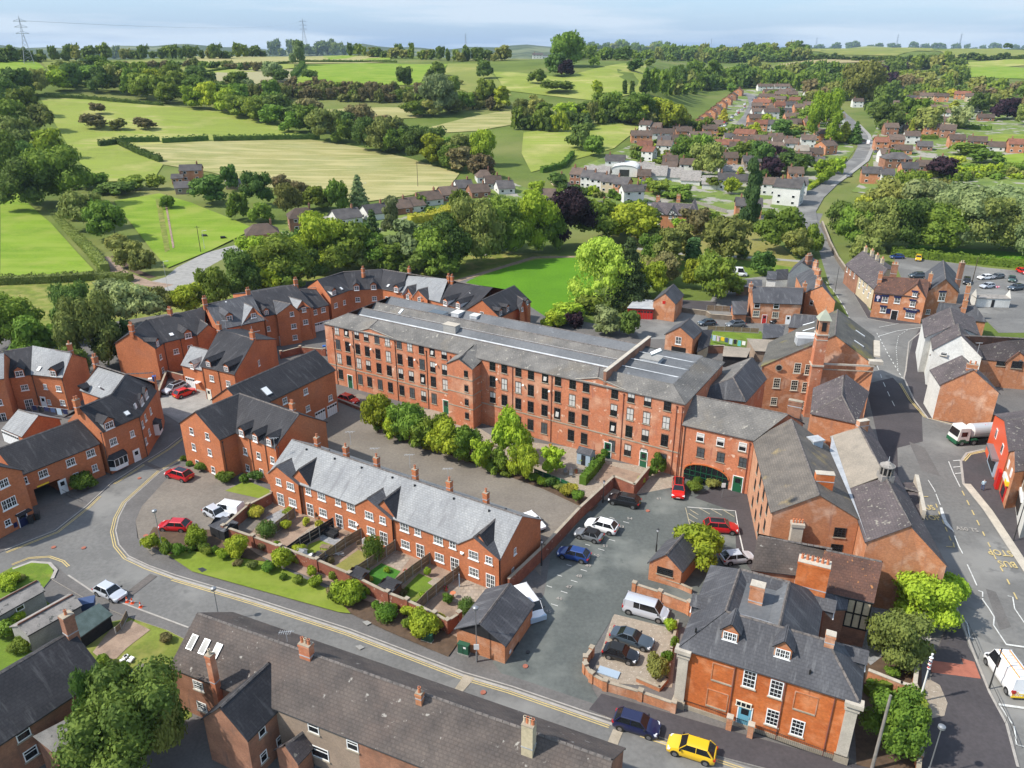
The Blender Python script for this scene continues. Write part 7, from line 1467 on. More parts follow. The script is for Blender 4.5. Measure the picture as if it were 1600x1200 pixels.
grove('beside the steep road','1282 232 150 50 rl;1262 200 168 36 rm;1345 172 102 64 ro;1330 150 120 44 rd;1382 214 166 54 rd;1372 190 140 40 rd;1445 216 170 56 ro;1425 206 158 44 rm;1425 140 118 40 ro;1422 214 188 12 cy;1318 226 192 26 cy;1335 228 192 20 cd;1300 230 205 30 rl;1470 286 250 50 rc;1490 270 246 34 ry;1498 208 170 40 rs;1525 182 148 34 rd;1570 194 156 46 rc;1490 176 158 24 cy;1486 155 140 14 ry;1546 178 150 28 ro;1598 200 165 30 ro;1512 250 225 60 rm;1540 262 236 50 rm;1450 182 160 40 rm;1240 280 242 60 rd;1205 288 250 36 rc;1284 292 252 34 rl;1246 278 245 26 rm;1305 276 250 26 rl;1395 262 236 30 rh;1415 330 270 46 rm',group='trees beside the steep road')
grove('in the far village','1095 256 214 46 rm;1070 270 218 50 rm;1102 286 228 54 ro;1130 192 170 16 cy;1150 258 232 36 rm;1166 262 224 42 rm;1188 270 226 40 rd;1212 262 230 36 rc;1155 290 262 26 cl;1115 300 278 32 rm;1142 308 280 26 rl;1060 320 290 50 rm;1030 310 284 40 rm;1200 206 182 30 rl;1222 222 190 44 rd;1180 212 192 20 cl;1245 212 196 26 ro;1125 216 200 20 rl;1225 260 232 32 rd;1175 240 222 26 rm;1010 300 280 24 rl;870 296 272 30 rd;905 240 196 44 rd;928 250 216 36 rm;918 206 178 20 cn;1142 148 132 16 rm;1000 196 150 46 rm;1030 200 158 50 rl;985 200 158 44 rm;960 190 148 40 rm;1050 210 166 44 rl;1190 300 268 24 rd',group='trees in the far village')
grove('on the hill pasture','887 112 56 52 rm;868 124 88 36 rd;884 124 96 30 rc;928 108 90 18 rm;993 116 94 26 rd;1016 106 92 18 rm;932 150 128 18 rl;976 147 127 8 kd;987 152 129 8 kd;757 127 96 28 rd;838 136 112 30 rm;485 130 111 22 rd;552 90 75 22 rd;631 140 108 28 rd;705 150 122 26 rm;672 135 112 18 rd;684 122 99 22 rm;467 106 68 26 rs;428 130 100 30 rs;440 132 111 26 rd;685 188 122 54 rs;700 180 128 30 rm;870 152 128 50 rm;1010 150 108 18 tm;1022 152 104 18 tm;1034 152 106 18 tm;1048 150 106 18 tm;1004 152 120 14 td;1082 142 92 34 tm;1062 145 110 20 td;1115 142 96 36 tm;1145 138 108 30 rm;745 95 78 30 rm;760 96 80 22 rd',group='trees on the hill pasture')
belt('above the long green field',[(85,148),(180,152),(260,166),(340,180),(400,196),(470,214)],15,(30,44),(34,48),'mdmmlo','rrr',2,12,seed=3)
belt('along the hay field',[(470,214),(540,232),(620,248),(700,270),(770,284)],11,(36,58),(36,54),'mmdlob','rrrt',2,14,seed=4)
belt('below the upper hill fields',[(120,128),(200,130),(280,140),(350,150),(440,165)],10,(26,38),(30,42),'mdmos','rrt',1,seed=5)
belt('',[(330,150),(420,152),(520,156),(620,160),(700,168),(780,172)],40,(12,22),(16,26),'bobmo','rl',2,8,('hedgerow_trees','broad hedgerow of brownish bushes across the hill'),6)
belt('',[(455,134),(560,140),(640,142),(720,132)],24,(9,15),(14,20),'bobm','rl',1,8,('hedgerow_trees','brown hedgerow under the vivid green field'),7)
belt('around the straw fields',[(640,186),(700,184),(760,170),(800,176),(850,200),(920,190),(1000,196)],14,(24,44),(28,44),'mmdol','rrt',1,seed=8)
belt('',[(-10,98),(60,96),(140,94),(260,92),(340,92),(430,88),(520,86),(640,92),(720,96),(790,94)],75,(10,24),(16,30),'dddmo','rrt',1,3,('skyline_trees','dark line of trees along the skyline'),9)
belt('',[(60,130),(100,122),(160,112),(300,104),(420,112)],30,(8,15),(14,22),'mdob','rl',1,3,('hedgerow_trees','tree lined hedges between the upper fields'),10)
belt('',[(880,94),(960,92),(1040,94),(1100,98),(1180,96),(1260,92)],60,(9,20),(16,28),'ddmmo','rr',2,7,('far_woodland','dark woods on the skyline beyond the village'),11)
belt('',[(1040,150),(1110,140),(1180,136),(1260,140),(1320,138)],34,(16,30),(20,34),'mdmmo','rrt',2,12,('far_woodland','woods behind the far estate street'),12)
belt('',[(1210,130),(1290,134),(1380,128),(1450,122),(1500,118)],30,(10,22),(20,34),'mddoc','rr',2,14,('far_woodland','woods rising along the right hand hill'),13)
belt('',[(1220,96),(1300,93),(1380,96),(1460,95),(1540,93),(1610,92)],44,(5,10),(12,22),'ddm','rr',1,4,('far_woodland','thin dark tree lines on the far right hill'),14)
belt('',[(1190,75),(1280,73),(1360,70),(1440,72),(1520,74),(1610,76)],26,(5,13),(12,22),'ddd','rr',1,3,('skyline_trees','trees dotted along the right skyline'),15)
belt('',[(1260,160),(1400,158),(1500,150),(1610,168)],30,(12,24),(18,32),'mdodb','rr',2,14,('far_woodland','garden trees between the houses on the right slope'),16)
belt('',[(800,200),(870,206),(960,190),(1060,200),(1110,215)],26,(18,34),(22,36),'mdlo','rr',1,8,('far_woodland','bushy trees along the edge of the village'),17)
belt('',[(990,262),(1080,248),(1180,232),(1240,222),(1250,190),(1200,178)],44,(7,14),(12,22),'mldom','rl',3,14,('garden_shrubs','garden shrubs scattered between the village houses'),18)
belt('',[(640,322),(720,350),(800,345),(880,300),(960,310),(1060,352),(1180,350)],40,(10,18),(16,26),'mlohd','rl',1,10,('garden_shrubs','garden shrubs between the bungalows and the park'),19)
belt('',[(1380,300),(1440,290),(1520,280),(1610,275)],26,(8,16),(14,26),'mloh','rl',2,12,('garden_shrubs','allotment shrubs beyond the willow wood'),20)
for px,h,w,lb,m,far in (([(52,152),(130,155),(180,160),(255,166)],2.4,2,'trimmed hedge along the top of the big green field','leaf_dark',1),([(155,229),(185,225),(215,240),(252,254)],3,2.4,'short thick hedge between green and straw fields','leaf_dark',1),([(188,223),(250,222)],3,2.2,'dark hedge block, leftmost of the three on the straw field','leaf_dark',1),([(254,224),(326,220)],3,2.2,'dark hedge block, middle of the three on the straw field','leaf_dark',1),([(334,221),(420,219),(500,218)],3,2.2,'dark hedge block, rightmost of the three on the straw field','leaf_dark',1),
 ([(846,270),(880,262),(895,244)],2.6,2,'clipped hedge round the little lawn','leaf_hedge',1),([(0,444),(100,440),(150,436),(205,440)],2.2,3,'rough hedge below the bright pasture','leaf_olive',0),([(83,340),(110,368),(140,395),(165,425)],2.6,2.6,'grey green hedge along the brown lane','leaf_olive',0),
 ([(640,350),(680,345),(712,330)],3.2,4,'bright yellow hedge behind the bungalows','leaf_yellow',1),([(1392,398),(1450,405),(1530,412),(1640,424)],2.4,2.6,'long clipped hedge behind the pub car park','leaf_hedge',0),([(1262,298),(1284,284),(1306,266),(1320,250)],1.8,2,'hedge beside the climbing road','leaf_lime',1),([(1412,218),(1465,218)],2.6,2,'tall clipped hedge under the round trees','leaf_hedge',1),([(1494,200),(1548,204)],3,2,'tall green hedge beside the gabled house','leaf_hedge',1),
 ([(300,116),(400,104),(480,97),(600,97)],2,2,'long thin field hedge near the skyline','leaf_dark',1),([(458,122),(470,110),(474,102)],4,4,'hedge running down beside the vivid field','leaf_dark',1),([(505,96),(620,98)],2,2,'thin skyline hedge behind the vivid field','leaf_dark',1)):
 hedge(px,h,w,lb,m,bool(far),9 if far else 22,.34 if far else .2)
# trees and shrubs close by
grove('along the mill courtyard','592 684 620 46 rl;634 700 636 56 rm;660 712 664 46 rm;702 726 662 60 rl;728 728 672 50 rm;752 742 692 38 rl;800 726 646 54 rl;816 760 700 44 rl;864 744 702 40 rl;684 706 650 40 rm;614 692 650 34 rl;778 744 704 34 rm',group='small trees along the mill courtyard')
grove('beside the mill car park','1094 896 832 78 rl;1026 746 712 26 rh',group='trees beside the car park')
grove('by the crossing','1432 990 908 104 rl;1398 1054 968 90 ro;1478 960 905 60 rl;1392 1180 1092 92 rm;1420 1130 1100 60 rm',group='trees in the town garden')
grove('between the two brick cottages','215 1230 1086 170 rd;170 1180 1060 60 rd;262 1190 1080 80 ro',group='trees between the cottages')
SHB = {'in the bed at the road bend': '240 872 832 38 l;262 880 846 30 m;256 866 836 26 l;280 880 850 30 h;308 866 824 46 l;322 872 850 28 h;372 886 840 50 l;338 872 852 20 h','outside the garden wall': '443 900 858 50 l;545 960 910 64 l;528 950 920 34 h;604 980 948 36 h*;640 990 966 30 m;662 1010 956 62 l;690 990 960 34 y;730 972 935 30 d*','under the apartment block': '288 726 712 18 h;297 734 722 20 h;314 746 724 30 m;350 766 740 40 m;402 762 738 36 d;382 760 742 20 m;456 762 744 30 d;471 768 750 22 y',
 'in the back gardens': '418 848 818 32 d*;402 822 796 40 y;412 870 846 30 b;452 812 794 24 m;448 836 812 26 l;500 832 812 22 y;585 886 838 34 h*;468 880 854 34 l;488 908 880 24 l;520 912 890 20 m;478 826 808 18 y;575 936 912 16 l;605 900 885 16 l;645 962 938 26 h;700 950 928 26 h;724 956 938 22 l;668 905 880 14 l;640 900 884 10 b','along the foot of the mill': '886 786 762 36 y;902 792 766 30 h;865 770 752 26 h;590 680 664 24 m;628 698 680 24 d;668 710 696 22 y;730 730 712 24 m;766 744 728 22 h;790 752 738 22 m;850 764 750 16 h;945 720 700 18 h;1000 764 744 20 y;1012 752 730 16 h;1085 780 756 36 m;1112 774 754 40 o;1090 764 744 20 h;910 730 712 18 l',
 'beside the Georgian house': '1049 996 964 28 l;1026 1072 1018 46 o;1040 1046 1010 26 h;1052 1018 990 20 m;1395 1068 1044 34 h;1420 1040 1020 34 c;1380 1100 1080 26 l;1440 1090 1074 16 h;1360 1080 1062 22 h','in the cottage gardens': '134 780 745 50 h;30 985 955 40 l;12 1010 970 50 h;45 1000 980 34 m;35 1030 1000 50 m;190 1075 1040 44 h;165 1050 1024 30 h;260 1010 990 30 b;365 1190 1160 30 l;520 1195 1180 40 h;545 1200 1184 50 m;160 1040 1020 20 h;15 935 905 50 l;30 915 902 30 o'}
SHB['along the foot of the mill'] += ''.join(';%d %d %d %d %s' % (606 + i * 15,684 + i * 5.1,668 + i * 5.1 - i % 3 * 5,20 + i % 4 * 4,'hmldoyh'[i % 7]) for i in range(20))
SHB['outside the garden wall'] += ''.join(';%d %d %d %d %s' % (300 + i * 24,868 + i * 7.4,852 + i * 7.4 - i % 3 * 4,20 + i % 3 * 6,'hmlboh'[i % 6]) for i in range(17))
SHB['in the back gardens'] += ''.join(';%d %d %d %d %s' % (408 + i * 19 + i % 3 * 6,852 + i * 6.5 + i % 4 * 5,838 + i * 6.5 + i % 4 * 5 - i % 2 * 4,14 + i % 3 * 4,'hlmyob'[i % 6]) for i in range(14))
for place,s in SHB.items():
 L = sorted([t.split() for t in s.split(';')],key=lambda a: float(a[0]))
 for i,a in enumerate(L):
  x,yb,yt,w = map(float,a[:4]); m = a[4][0]; ball = '*' in a[4]; yg = yb - w * .3; p = W(x,yg); sc_ = mpp(p); h = (yb - yt) * sc_ * .95
  shrub(x,yg,h,w * sc_,'ball' if ball else 'bush',MT[m],3 if w > 40 else 2 if w > 22 else 1,'shrub','%s %sshrub, %s from the left %s' % (CW[m],'clipped round ' if ball else '',nth(i),place),'shrub',group='shrubs ' + place)
hedge([(910,758),(925,742),(940,722)],1.6,1.2,'clipped hedge beside the blue garden shed'); hedge([(690,1096),(760,1115)],1.0,.8,'bright green hedge top beyond the long brown roof','leaf_lime'); hedge([(1352,1085),(1388,1075)],1.0,.9,'curved clipped hedge behind the Georgian house')
# distant pylons
def pylon(x,yb,yt,label):
 p = T(x,yb); s = mpp(p); h = (yb - yt) * s; r = empty('pylon',p,.5,label,'pylon','electricity pylons on the skyline'); b = MB(); w = h * .1; k = h * .005
 for sx in (-1,1):
  for sy in (-1,1): b.tube((sx * w,sy * w,0),(sx * w * .18,sy * w * .18,h * .62),k,k,'grey_metal',3); b.tube((sx * w * .18,sy * w * .18,h * .62),(0,0,h),k,k,'grey_metal',3)
 for i in range(7):
  z0,z1 = h * .62 * i / 7,h * .62 * (i + 1) / 7; w0,w1 = w * (1 - .82 * i / 7),w * (1 - .82 * (i + 1) / 7)
  for a in range(4): q = [(-1,-1),(1,-1),(1,1),(-1,1)]; (ax,ay),(bx,by) = q[a],q[(a + 1) % 4]; b.tube((ax * w0,ay * w0,z0),(bx * w1,by * w1,z1),k * .6,None,'grey_metal',3)
 b.build('lattice_tower',None,r)
 for z in (.64,.77,.89): b = MB(); b.tube((-h * .13,0,h * z),(h * .13,0,h * z),k,None,'grey_metal',3); b.tube((-h * .13,0,h * z),(0,0,h * (z + .05)),k * .7,None,'grey_metal',3); b.tube((h * .13,0,h * z),(0,0,h * (z + .05)),k * .7,None,'grey_metal',3); b.build('cross_arm',None,r)
 return p + Vector((0,0,h * .9))
pt = [pylon(46,100,32,'tall lattice pylon in the field at the left'),pylon(477,76,33,'slim lattice pylon left of the middle of the skyline'),pylon(728,80,54,'small lattice pylon near the middle of the skyline')]
pylon(1111,72,56,'faint pylon above the far village woods'); pylon(1275,72,52,'faint pylon, left one above the right hill'); pylon(1401,70,47,'faint pylon, middle one above the right hill'); pylon(1499,72,44,'faint pylon, right one above the right hill')
for a,c in zip(pt[:-1],pt[1:]):
 b = MB(); P = [a.lerp(c,i / 12) - Vector((0,0,60 * (i / 12) * (1 - i / 12))) for i in range(13)]
 for p,q in zip(P[:-1],P[1:]): b.tube(p,q,.12,None,'grey_metal',3,False)
 tag(b.build('power_line'),'sagging power line between the pylon at x' .replace(' at x','s') + (' on the left' if a is pt[0] else ' in the middle'),'power line')
# the far village
HM = {}
def hparts(w,d,h,rf,kind):
 k = (w,d,h,rf,kind)
 if k not in HM:
  a = MB(); Q,D2 = w / 2,d / 2
  if kind == 'hip':
   a.hexa([(-Q,-D2,-1.5),(Q,-D2,-1.5),(Q,D2,-1.5),(-Q,D2,-1.5),(-Q,-D2,h),(Q,-D2,h),(Q,D2,h),(-Q,D2,h)])
  else:
   a.hexa([(-Q,-D2,-1.5),(Q,-D2,-1.5),(Q,D2,-1.5),(-Q,D2,-1.5),(-Q,-D2,h),(Q,-D2,h),(Q,D2,h),(-Q,D2,h)])
   a.face([(Q,-D2,h),(Q,D2,h),(Q,0,h + rf)]); a.face([(-Q,D2,h),(-Q,-D2,h),(-Q,0,h + rf)])
  r = MB(); e = .35; t = .15; i = w * .28 if kind == 'hip' else -e
  if kind == 'hip': r.hexa([(-Q - e,-D2 - e,h - .1),(Q + e,-D2 - e,h - .1),(Q + e,D2 + e,h - .1),(-Q - e,D2 + e,h - .1),(-Q + i,-.05,h + rf),(Q - i,-.05,h + rf),(Q - i,.05,h + rf),(-Q + i,.05,h + rf)])
  else:
   for s in (-1,1):
    q = [(-Q - e,s * (D2 + e),h - e * rf / D2),(Q + e,s * (D2 + e),h - e * rf / D2),(Q + e,0,h + rf),(-Q - e,0,h + rf)]
    if s > 0: q = q[::-1]
    u = [(x,y,z + t) for x,y,z in q]; r.face(u); r.face(q[::-1])
    for j in range(4): r.face([q[j],q[(j + 1) % 4],u[(j + 1) % 4],u[j]])
  c = MB(); c.box(0,0,0,.9,.6,1.8); c.tube((-.2,0,.9),(-.2,0,1.3),.13,None,None,5); c.tube((.2,0,.9),(.2,0,1.3),.13,None,None,5)
  wn_ = MB(); wn_.box(0,0,0,1.3,.08,1.1,'upvc'); wn_.box(0,-.05,0,1.05,.06,.85,'glass_dark')
  HM[k] = [a.mesh('wall','render_white'),r.mesh('roof','tile_red'),c.mesh('chimney','brick_brown'),wn_.mesh('window')]
 return HM[k]
WM = dict(b='brick_orange',n='brick_brown',w='render_white',c='render_cream',p='render_pebble'); RM = dict(s='slate_village',t='tile_farbrown',r='tile_red',d='slate_dark',p='tile_pale',a='asbestos')
WW = dict(b='orange brick',n='brown brick',w='white',c='cream',p='pebble coloured'); RW = dict(s='slate',t='brown',r='red',d='dark',p='pale',a='grey')
def vil(place,spec,group=None,cat='house'):
 """x base-y width-px depth-m storeys angle wall roof kind"""
 L = []
 for t in spec.split(';'):
  a = t.split(); x,y,wp = map(float,a[:3]); d = float(a[3]); st = int(a[4]); an = float(a[5]); wm,rm = a[6][0],a[6][1]; kind = 'hip' if 'h' in a[6][2:] else 'gab'
  p = T(x,y); w = round(wp * mpp(p) / max(.35,abs(math.cos(rad(an))) + .25 * abs(math.sin(rad(an)))) * 2) / 2; h = {1: 2.6,2: 4.9,3: 7.5}[st]; me = hparts(w,d,h,round(d * .3,1),kind)
  up = Vector((-math.sin(rad(an)),math.cos(rad(an)),0)); o = empty('house' if cat == 'house' else cat,p + up * d / 2,rad(an));
  q = link('wall',me[0],o); omat(q,WM[wm]); q = link('roof',me[1],o); omat(q,RM[rm])
  if cat == 'house':
   q = link('chimney',me[2],o); q.location = (w * .3 if an > 0 else -w * .3,0,h + d * .3 + .3); q.rotation_euler = (0,0,math.pi / 2)
   for s in range(min(st,2)):
    for xx in ((-.3,0,.3) if w > 11 else (-.27,.27)): q = link('window',me[3],o); q.location = (xx * w,-d / 2 - .03,1.5 + s * 2.5)
   sd = 1 if an > 0 else -1
   for s in range(min(st,2)): q = link('window',me[3],o); q.location = (-sd * (w / 2 + .03),0,1.5 + s * 2.5); q.rotation_euler = (0,0,-sd * math.pi / 2)
  L.append((x,o,wm,rm,st))
 L.sort(key=lambda q: q[0])
 for i,(x,o,wm,rm,st) in enumerate(L): tag(o,'%s %s with %s roof, %s from the left %s' % (WW[wm],'bungalow' if st == 1 and cat == 'house' else cat,RW[rm],nth(i),place),cat,group or '%ss %s' % (cat,place))
vil('by the hay field','412 378 50 9 1 20 nth;476 362 44 9 2 20 nth;548 352 40 9 1 35 ws;594 344 36 9 1 35 ws;628 336 36 9 1 30 nt;652 332 30 9 1 35 wt;678 322 34 9 1 35 wt;706 314 28 9 1 25 nt;728 303 26 9 1 20 ws;752 310 30 9 1 20 nt;772 296 26 9 1 10 wt;792 304 26 9 1 15 ws;846 318 40 9 1 -10 pt;652 388 30 8 1 10 wt;758 286 24 9 1 10 wth')
vil('at the farm on the hill','300 284 32 7 2 14 bs;278 288 16 5 1 14 bs;291 303 30 7 1 24 ps;365 296 22 5 1 10 pa')
vil('by the workshops','874 290 20 6 1 10 cs;898 290 18 8 2 -25 nt;914 294 16 8 2 -25 ws;930 298 18 8 2 -25 ws;948 302 20 8 2 -25 cs;968 306 22 8 2 -25 bs;990 318 34 7 2 10 ws;942 336 24 7 1 15 ws;1168 342 40 8 2 -12 bs;1226 322 40 9 3 -30 ws;1200 306 24 8 2 -20 wt;1012 300 20 7 1 -10 ns')
vil('above the workshops','1002 226 32 8 2 -4 bt;1036 222 36 8 2 -2 wt;1068 218 24 8 2 -6 bt;1094 226 32 8 2 -4 wt;1010 252 18 7 2 -30 wr;1036 242 24 8 2 -24 wt;1048 256 20 8 1 -24 wt;1136 240 38 8 2 -4 wr;1196 244 54 8 2 -4 wt;1150 222 34 8 1 -3 ps;1006 208 18 7 2 -30 wt;1128 254 24 8 1 -8 br;1240 232 26 7 1 20 cp;1222 234 30 8 2 -8 wt;1190 256 26 8 1 -6 wr')
SR = ['%.0f %.1f %.1f 8 2 62 %s' % (1094 + i * 8.2,208 - i * 7.2,11 - i * .35,('br','nt','br')[i % 3]) for i in range(9)]
vil('left of the far street',';'.join(SR)); vil('right of the far street','1196 143 24 8 2 -2 wt;1222 143 24 8 2 -2 wt;1238 150 14 8 2 40 bt;1196 160 24 8 2 -30 bt;1216 164 18 8 2 -30 nt;1188 170 26 8 2 -30 br;1190 180 30 8 1 -3 wt;1224 180 26 8 1 -3 ws;1188 196 36 8 2 -2 bt;1238 194 22 8 2 -2 bt;1160 222 30 8 2 -35 br;1240 166 16 8 2 -25 br;1210 172 18 8 1 -20 nt')
vil('near the road bend','1270 248 30 9 1 -12 bt;1298 242 26 8 2 30 bt;1402 264 42 9 2 -6 nsh;1362 288 34 8 2 -18 bs;1385 290 20 7 2 -10 ws;1478 216 22 9 2 -30 nt;1486 196 36 9 1 -18 ct;1410 242 26 8 1 -20 bt;1378 150 28 8 2 -10 br;1418 148 30 8 2 -16 ns;1446 150 26 8 1 -8 ws;1502 156 22 8 2 -30 br;1520 160 24 8 2 -28 ct;1545 150 30 8 2 -24 bt;1562 146 24 8 2 -24 ct;1590 144 30 8 2 -24 bt;1446 122 14 7 1 0 bs;1598 160 26 8 2 -20 bt',group='houses near the road bend')
vil('in the middle of the village','1020 212 22 8 2 -20 nt;1110 214 24 8 2 -5 bt;1160 234 30 8 2 -6 wt;1184 232 26 8 2 -20 nt;1210 248 26 8 2 -4 wt;1216 268 24 8 2 -20 ws;1174 268 28 8 2 -8 ps;1140 262 24 8 2 -6 bt;1232 206 24 8 2 -4 nt;1205 186 24 8 2 -3 wt;1250 178 18 8 2 -3 bt;1226 152 20 8 2 -2 wt;1204 152 20 8 2 -2 nt;1252 250 20 8 2 -10 cp;1100 244 24 8 2 -6 ws;1076 238 26 8 2 -5 nt;1060 232 24 8 2 -4 bt;960 268 30 8 2 -10 ws;1212 222 22 8 1 -6 nt;1180 204 22 8 1 -4 bt;1008 272 26 8 1 -8 pa;1046 268 22 8 2 -10 wt;1160 292 26 8 1 -10 ws;1194 280 26 8 1 -12 nt',group='houses in the middle of the village'); vil('along the main road','1262 232 22 8 2 -14 wt;1282 222 20 8 2 -14 bt;1300 212 20 8 2 -20 ns;1254 262 24 8 2 -10 wt;1276 262 22 8 1 -14 ps;1242 288 22 8 2 -10 bt;1248 306 22 8 2 -14 ws;1310 196 18 8 2 -10 wt;1290 190 18 8 2 -10 nt;1270 200 20 8 2 -10 bt;1386 256 22 8 2 -8 wt;1392 212 20 8 2 -10 nt;1420 280 24 8 2 -10 bs;1446 268 24 8 1 -10 nt;1376 236 20 8 2 -14 br;1384 192 18 8 2 -14 wt;1480 262 22 8 1 -12 ps;1340 168 16 8 2 -10 wt;1284 168 18 8 2 -5 bt;1264 182 18 8 2 -5 ct'); rw = []
for x0,y0,x1,y1,n,wp,an in ((1010,284,1100,268,4,20,-10),(1120,246,1240,238,6,20,-6),(1186,206,1262,204,5,17,-3),(1180,176,1260,174,5,15,-3),(1200,156,1262,156,4,14,-3),(1004,236,1100,230,4,20,-6),(1060,210,1120,206,3,18,-5),(1400,158,1470,160,4,18,-12),(1410,184,1500,188,4,20,-14),(1400,206,1450,212,3,19,-12),(1492,232,1590,240,4,22,-16),(1130,298,1230,300,3,22,-10)):
 for i in range(n): k = len(rw); rw.append('%d %.0f %d 8 %d %d %s' % (x0 + (x1 - x0) * i / max(1,n - 1) + k * 7 % 9 - 4,y0 + (y1 - y0) * i / max(1,n - 1) + k * 5 % 5,wp + k * 3 % 5,1 + (k % 4 > 0),an - k * 11 % 14,('bt','nt','wt','br','ws','ct','bt')[k % 7]))
vil('in the village rows',';'.join(rw)); vil('on the right slope','1400 232 22 8 2 -10 bt;1424 226 22 8 2 -14 wt;1444 236 22 8 1 -20 ns;1456 206 24 8 2 -16 bt;1466 180 24 8 2 -20 ct;1400 196 20 8 1 -12 ws;1440 168 22 8 2 -14 br;1480 150 20 8 2 -20 nt;1392 172 22 8 2 -16 wt;1540 190 22 8 1 -20 nt;1568 172 24 8 2 -24 bt;1524 176 20 8 2 -20 wt')
vil('dotted on the far hills','840 92 16 9 2 0 ws;852 90 10 8 2 0 ws;1170 86 14 8 2 0 br;1118 92 10 8 2 0 ws;1130 92 8 8 2 0 br;1264 92 20 8 1 0 ws;1220 88 14 8 2 0 ps;1392 150 14 8 1 0 ws;1500 133 16 6 1 0 wa')
vil('in the workshop yard','1022 283 36 12 1 -14 wa;1050 286 30 12 1 -14 wa;1078 291 30 12 1 -14 wa;1108 297 24 10 1 -14 wa;1144 276 36 8 1 -4 wa;930 284 40 12 1 -14 sa'.replace('sa','pa'),cat='workshop')
def arch():
 p = T(975,276); r = empty('arched_workshop',p,rad(-14),'white workshop with a curved barrel roof','workshop'); b = MB(); w,d = 12.0,17.0; P = [(-w / 2,0),(-w / 2,3.4)] + [(-w / 2 * math.cos(math.pi * i / 10),3.4 + 1.7 * math.sin(math.pi * i / 10)) for i in range(1,10)] + [(w / 2,3.4),(w / 2,0)]
 for y in (0,d): b.face([(x,y,z) for x,z in P],'render_white')
 b.face([(-w / 2,0,0),(-w / 2,0,3.4),(-w / 2,d,3.4),(-w / 2,d,0)],'render_white'); b.face([(w / 2,0,0),(w / 2,d,0),(w / 2,d,3.4),(w / 2,0,3.4)],'render_white'); b.build('wall',None,r)
 b = MB()
 for (x0,z0),(x1,z1) in zip(P[1:-2],P[2:-1]): b.face([(x0,-.3,z0 + .1),(x1,-.3,z1 + .1),(x1,d + .3,z1 + .1),(x0,d + .3,z0 + .1)],'render_white')
 b.build('roof',None,r); b = MB(); b.box(0,-.05,1.7,4.5,.1,3,'frame_dark'); b.build('door',None,r)
arch()
tq = Bld('tudor_terrace','brick terrace with three black and white gables behind the play park','terrace','brick_orange','slate_purple',base=0); tq.pts(A=(1012,334,5.0),B=(1090,338,5.0),r1=(1020,316,7.4),r2=(1084,319,7.4)); tq.std(1)
for i,(a,g_,c) in enumerate((((1013,335),(1027,318),(1040,336)),((1043,336),(1051,322),(1060,337)),((1069,337),(1082,317),(1094,339)))): tq.xgable((*a,5),(*g_,7.1),(*c,5),(g_[0] + 4,g_[1] - 6,7.2),key='G%d' % i,wall='render_white',full=False)
tq.make(); tq.win('F','up2',1.2,1.2,[(1019,338),(1029,339),(1048,334),(1056,335),(1028,348),(1079,341)]); tq.chim(1028,314,7.2,1.4,.8,1.6,3,potk='mix'); tq.chim(1060,312,7.2,1.4,.8,1.6,3,potk='mix')
for k in ('G0','G1','G2'):
 a,b_,c = [tq.p[k + s] for s in 'abc']; bb = MB(); n = Vector((a.y - c.y,c.x - a.x,0)).normalized() * -.1
 for p,q in ((a,b_),(b_,c),(a,c),((a + c) / 2,b_),((a + c) / 2,(a + b_) / 2),((a + c) / 2,(c + b_) / 2)): bb.tube(p + n,q + n,.1,None,'black',4)
 bb.build('timber_framing',None,tq.root)
# walls, fences, railings
wallrun('garden_wall',[(428,786),(390,806),(352,840),(398,856),(440,872),(497,893),(548,915),(607,945),(637,957),(680,978),(700,990),(718,978)],1.8,.24,'brick_wall','long pinkish brick garden wall along the estate road',piers=5.6)
wallrun('boundary_wall',[(795,925),(850,872),(905,812),(958,762)],2.0,.3,'brick_wall','brown brick wall between the court and the mill car park'); wallrun('boundary_wall',[(958,762),(990,775),(1012,748)],2.0,.3,'brick_wall','brick corner wall round the paved terrace of the mill')
wallrun('curved_wall',[(924,1026),(914,1040),(914,1052),(924,1066),(945,1078),(1000,1094),(1052,1112)],1.15,.24,'brick_orange','curved orange brick wall by the car park entrance',piers=9)
wallrun('yard_wall',[(990,930),(1030,943),(1075,960),(1082,965)],1.7,.24,'brick_orange','brick yard wall behind the silver van',piers=6); wallrun('yard_wall',[(1015,905),(1062,920),(1080,928)],.8,.2,'brick_orange','low brick wall before the cottage garage'); wallrun('planter_wall',[(995,1065),(1030,1080),(1042,1066),(1048,1020),(1058,975)],.6,.2,'brick_orange','low planter wall beside the gravel yard')
wallrun('court_wall',[(250,622),(262,590),(288,597)],1.5,.22,'brick_wall','small brick wall behind the silver car in the court'); wallrun('garden_wall',[(440,560),(470,552),(508,556)],1.5,.22,'brick_wall','brick garden wall near the left end of the mill',piers=5); wallrun('mill_garden_wall',[(530,628),(560,640),(600,655)],.7,.3,'brick_wall','low brick wall beside the red car at the mill'); wallrun('mill_garden_wall',[(683,705),(705,678)],1.2,.3,'brick_wall','stepped brick wall below the stair tower')
wallrun('stone_wall',[(1060,487),(1103,493),(1110,498),(1160,502),(1230,506)],1.2,.35,'stone_wall','grey stone wall along the back lane'); wallrun('park_wall',[(1284,352),(1296,384),(1308,408),(1322,428)],1.6,.4,'stone_wall','old stone wall beside the street below the trees')
wallrun('town_garden_wall',[(1355,1062),(1405,1082),(1425,1088),(1432,1030),(1448,1012)],1.3,.3,'brick_orange','brick garden wall with a flat stone cap by the crossing',cap='stone_pale'); wallrun('town_garden_wall',[(1425,1088),(1440,1120),(1436,1160),(1430,1230)],1.2,.3,'brick_orange','brick wall along the wide pavement',piers=3)
wallrun('back_wall',[(1102,552),(1130,552)],1.8,.3,'brick_brown','dark brick wall under the washing line')
F_ = 'fence between the back gardens, '
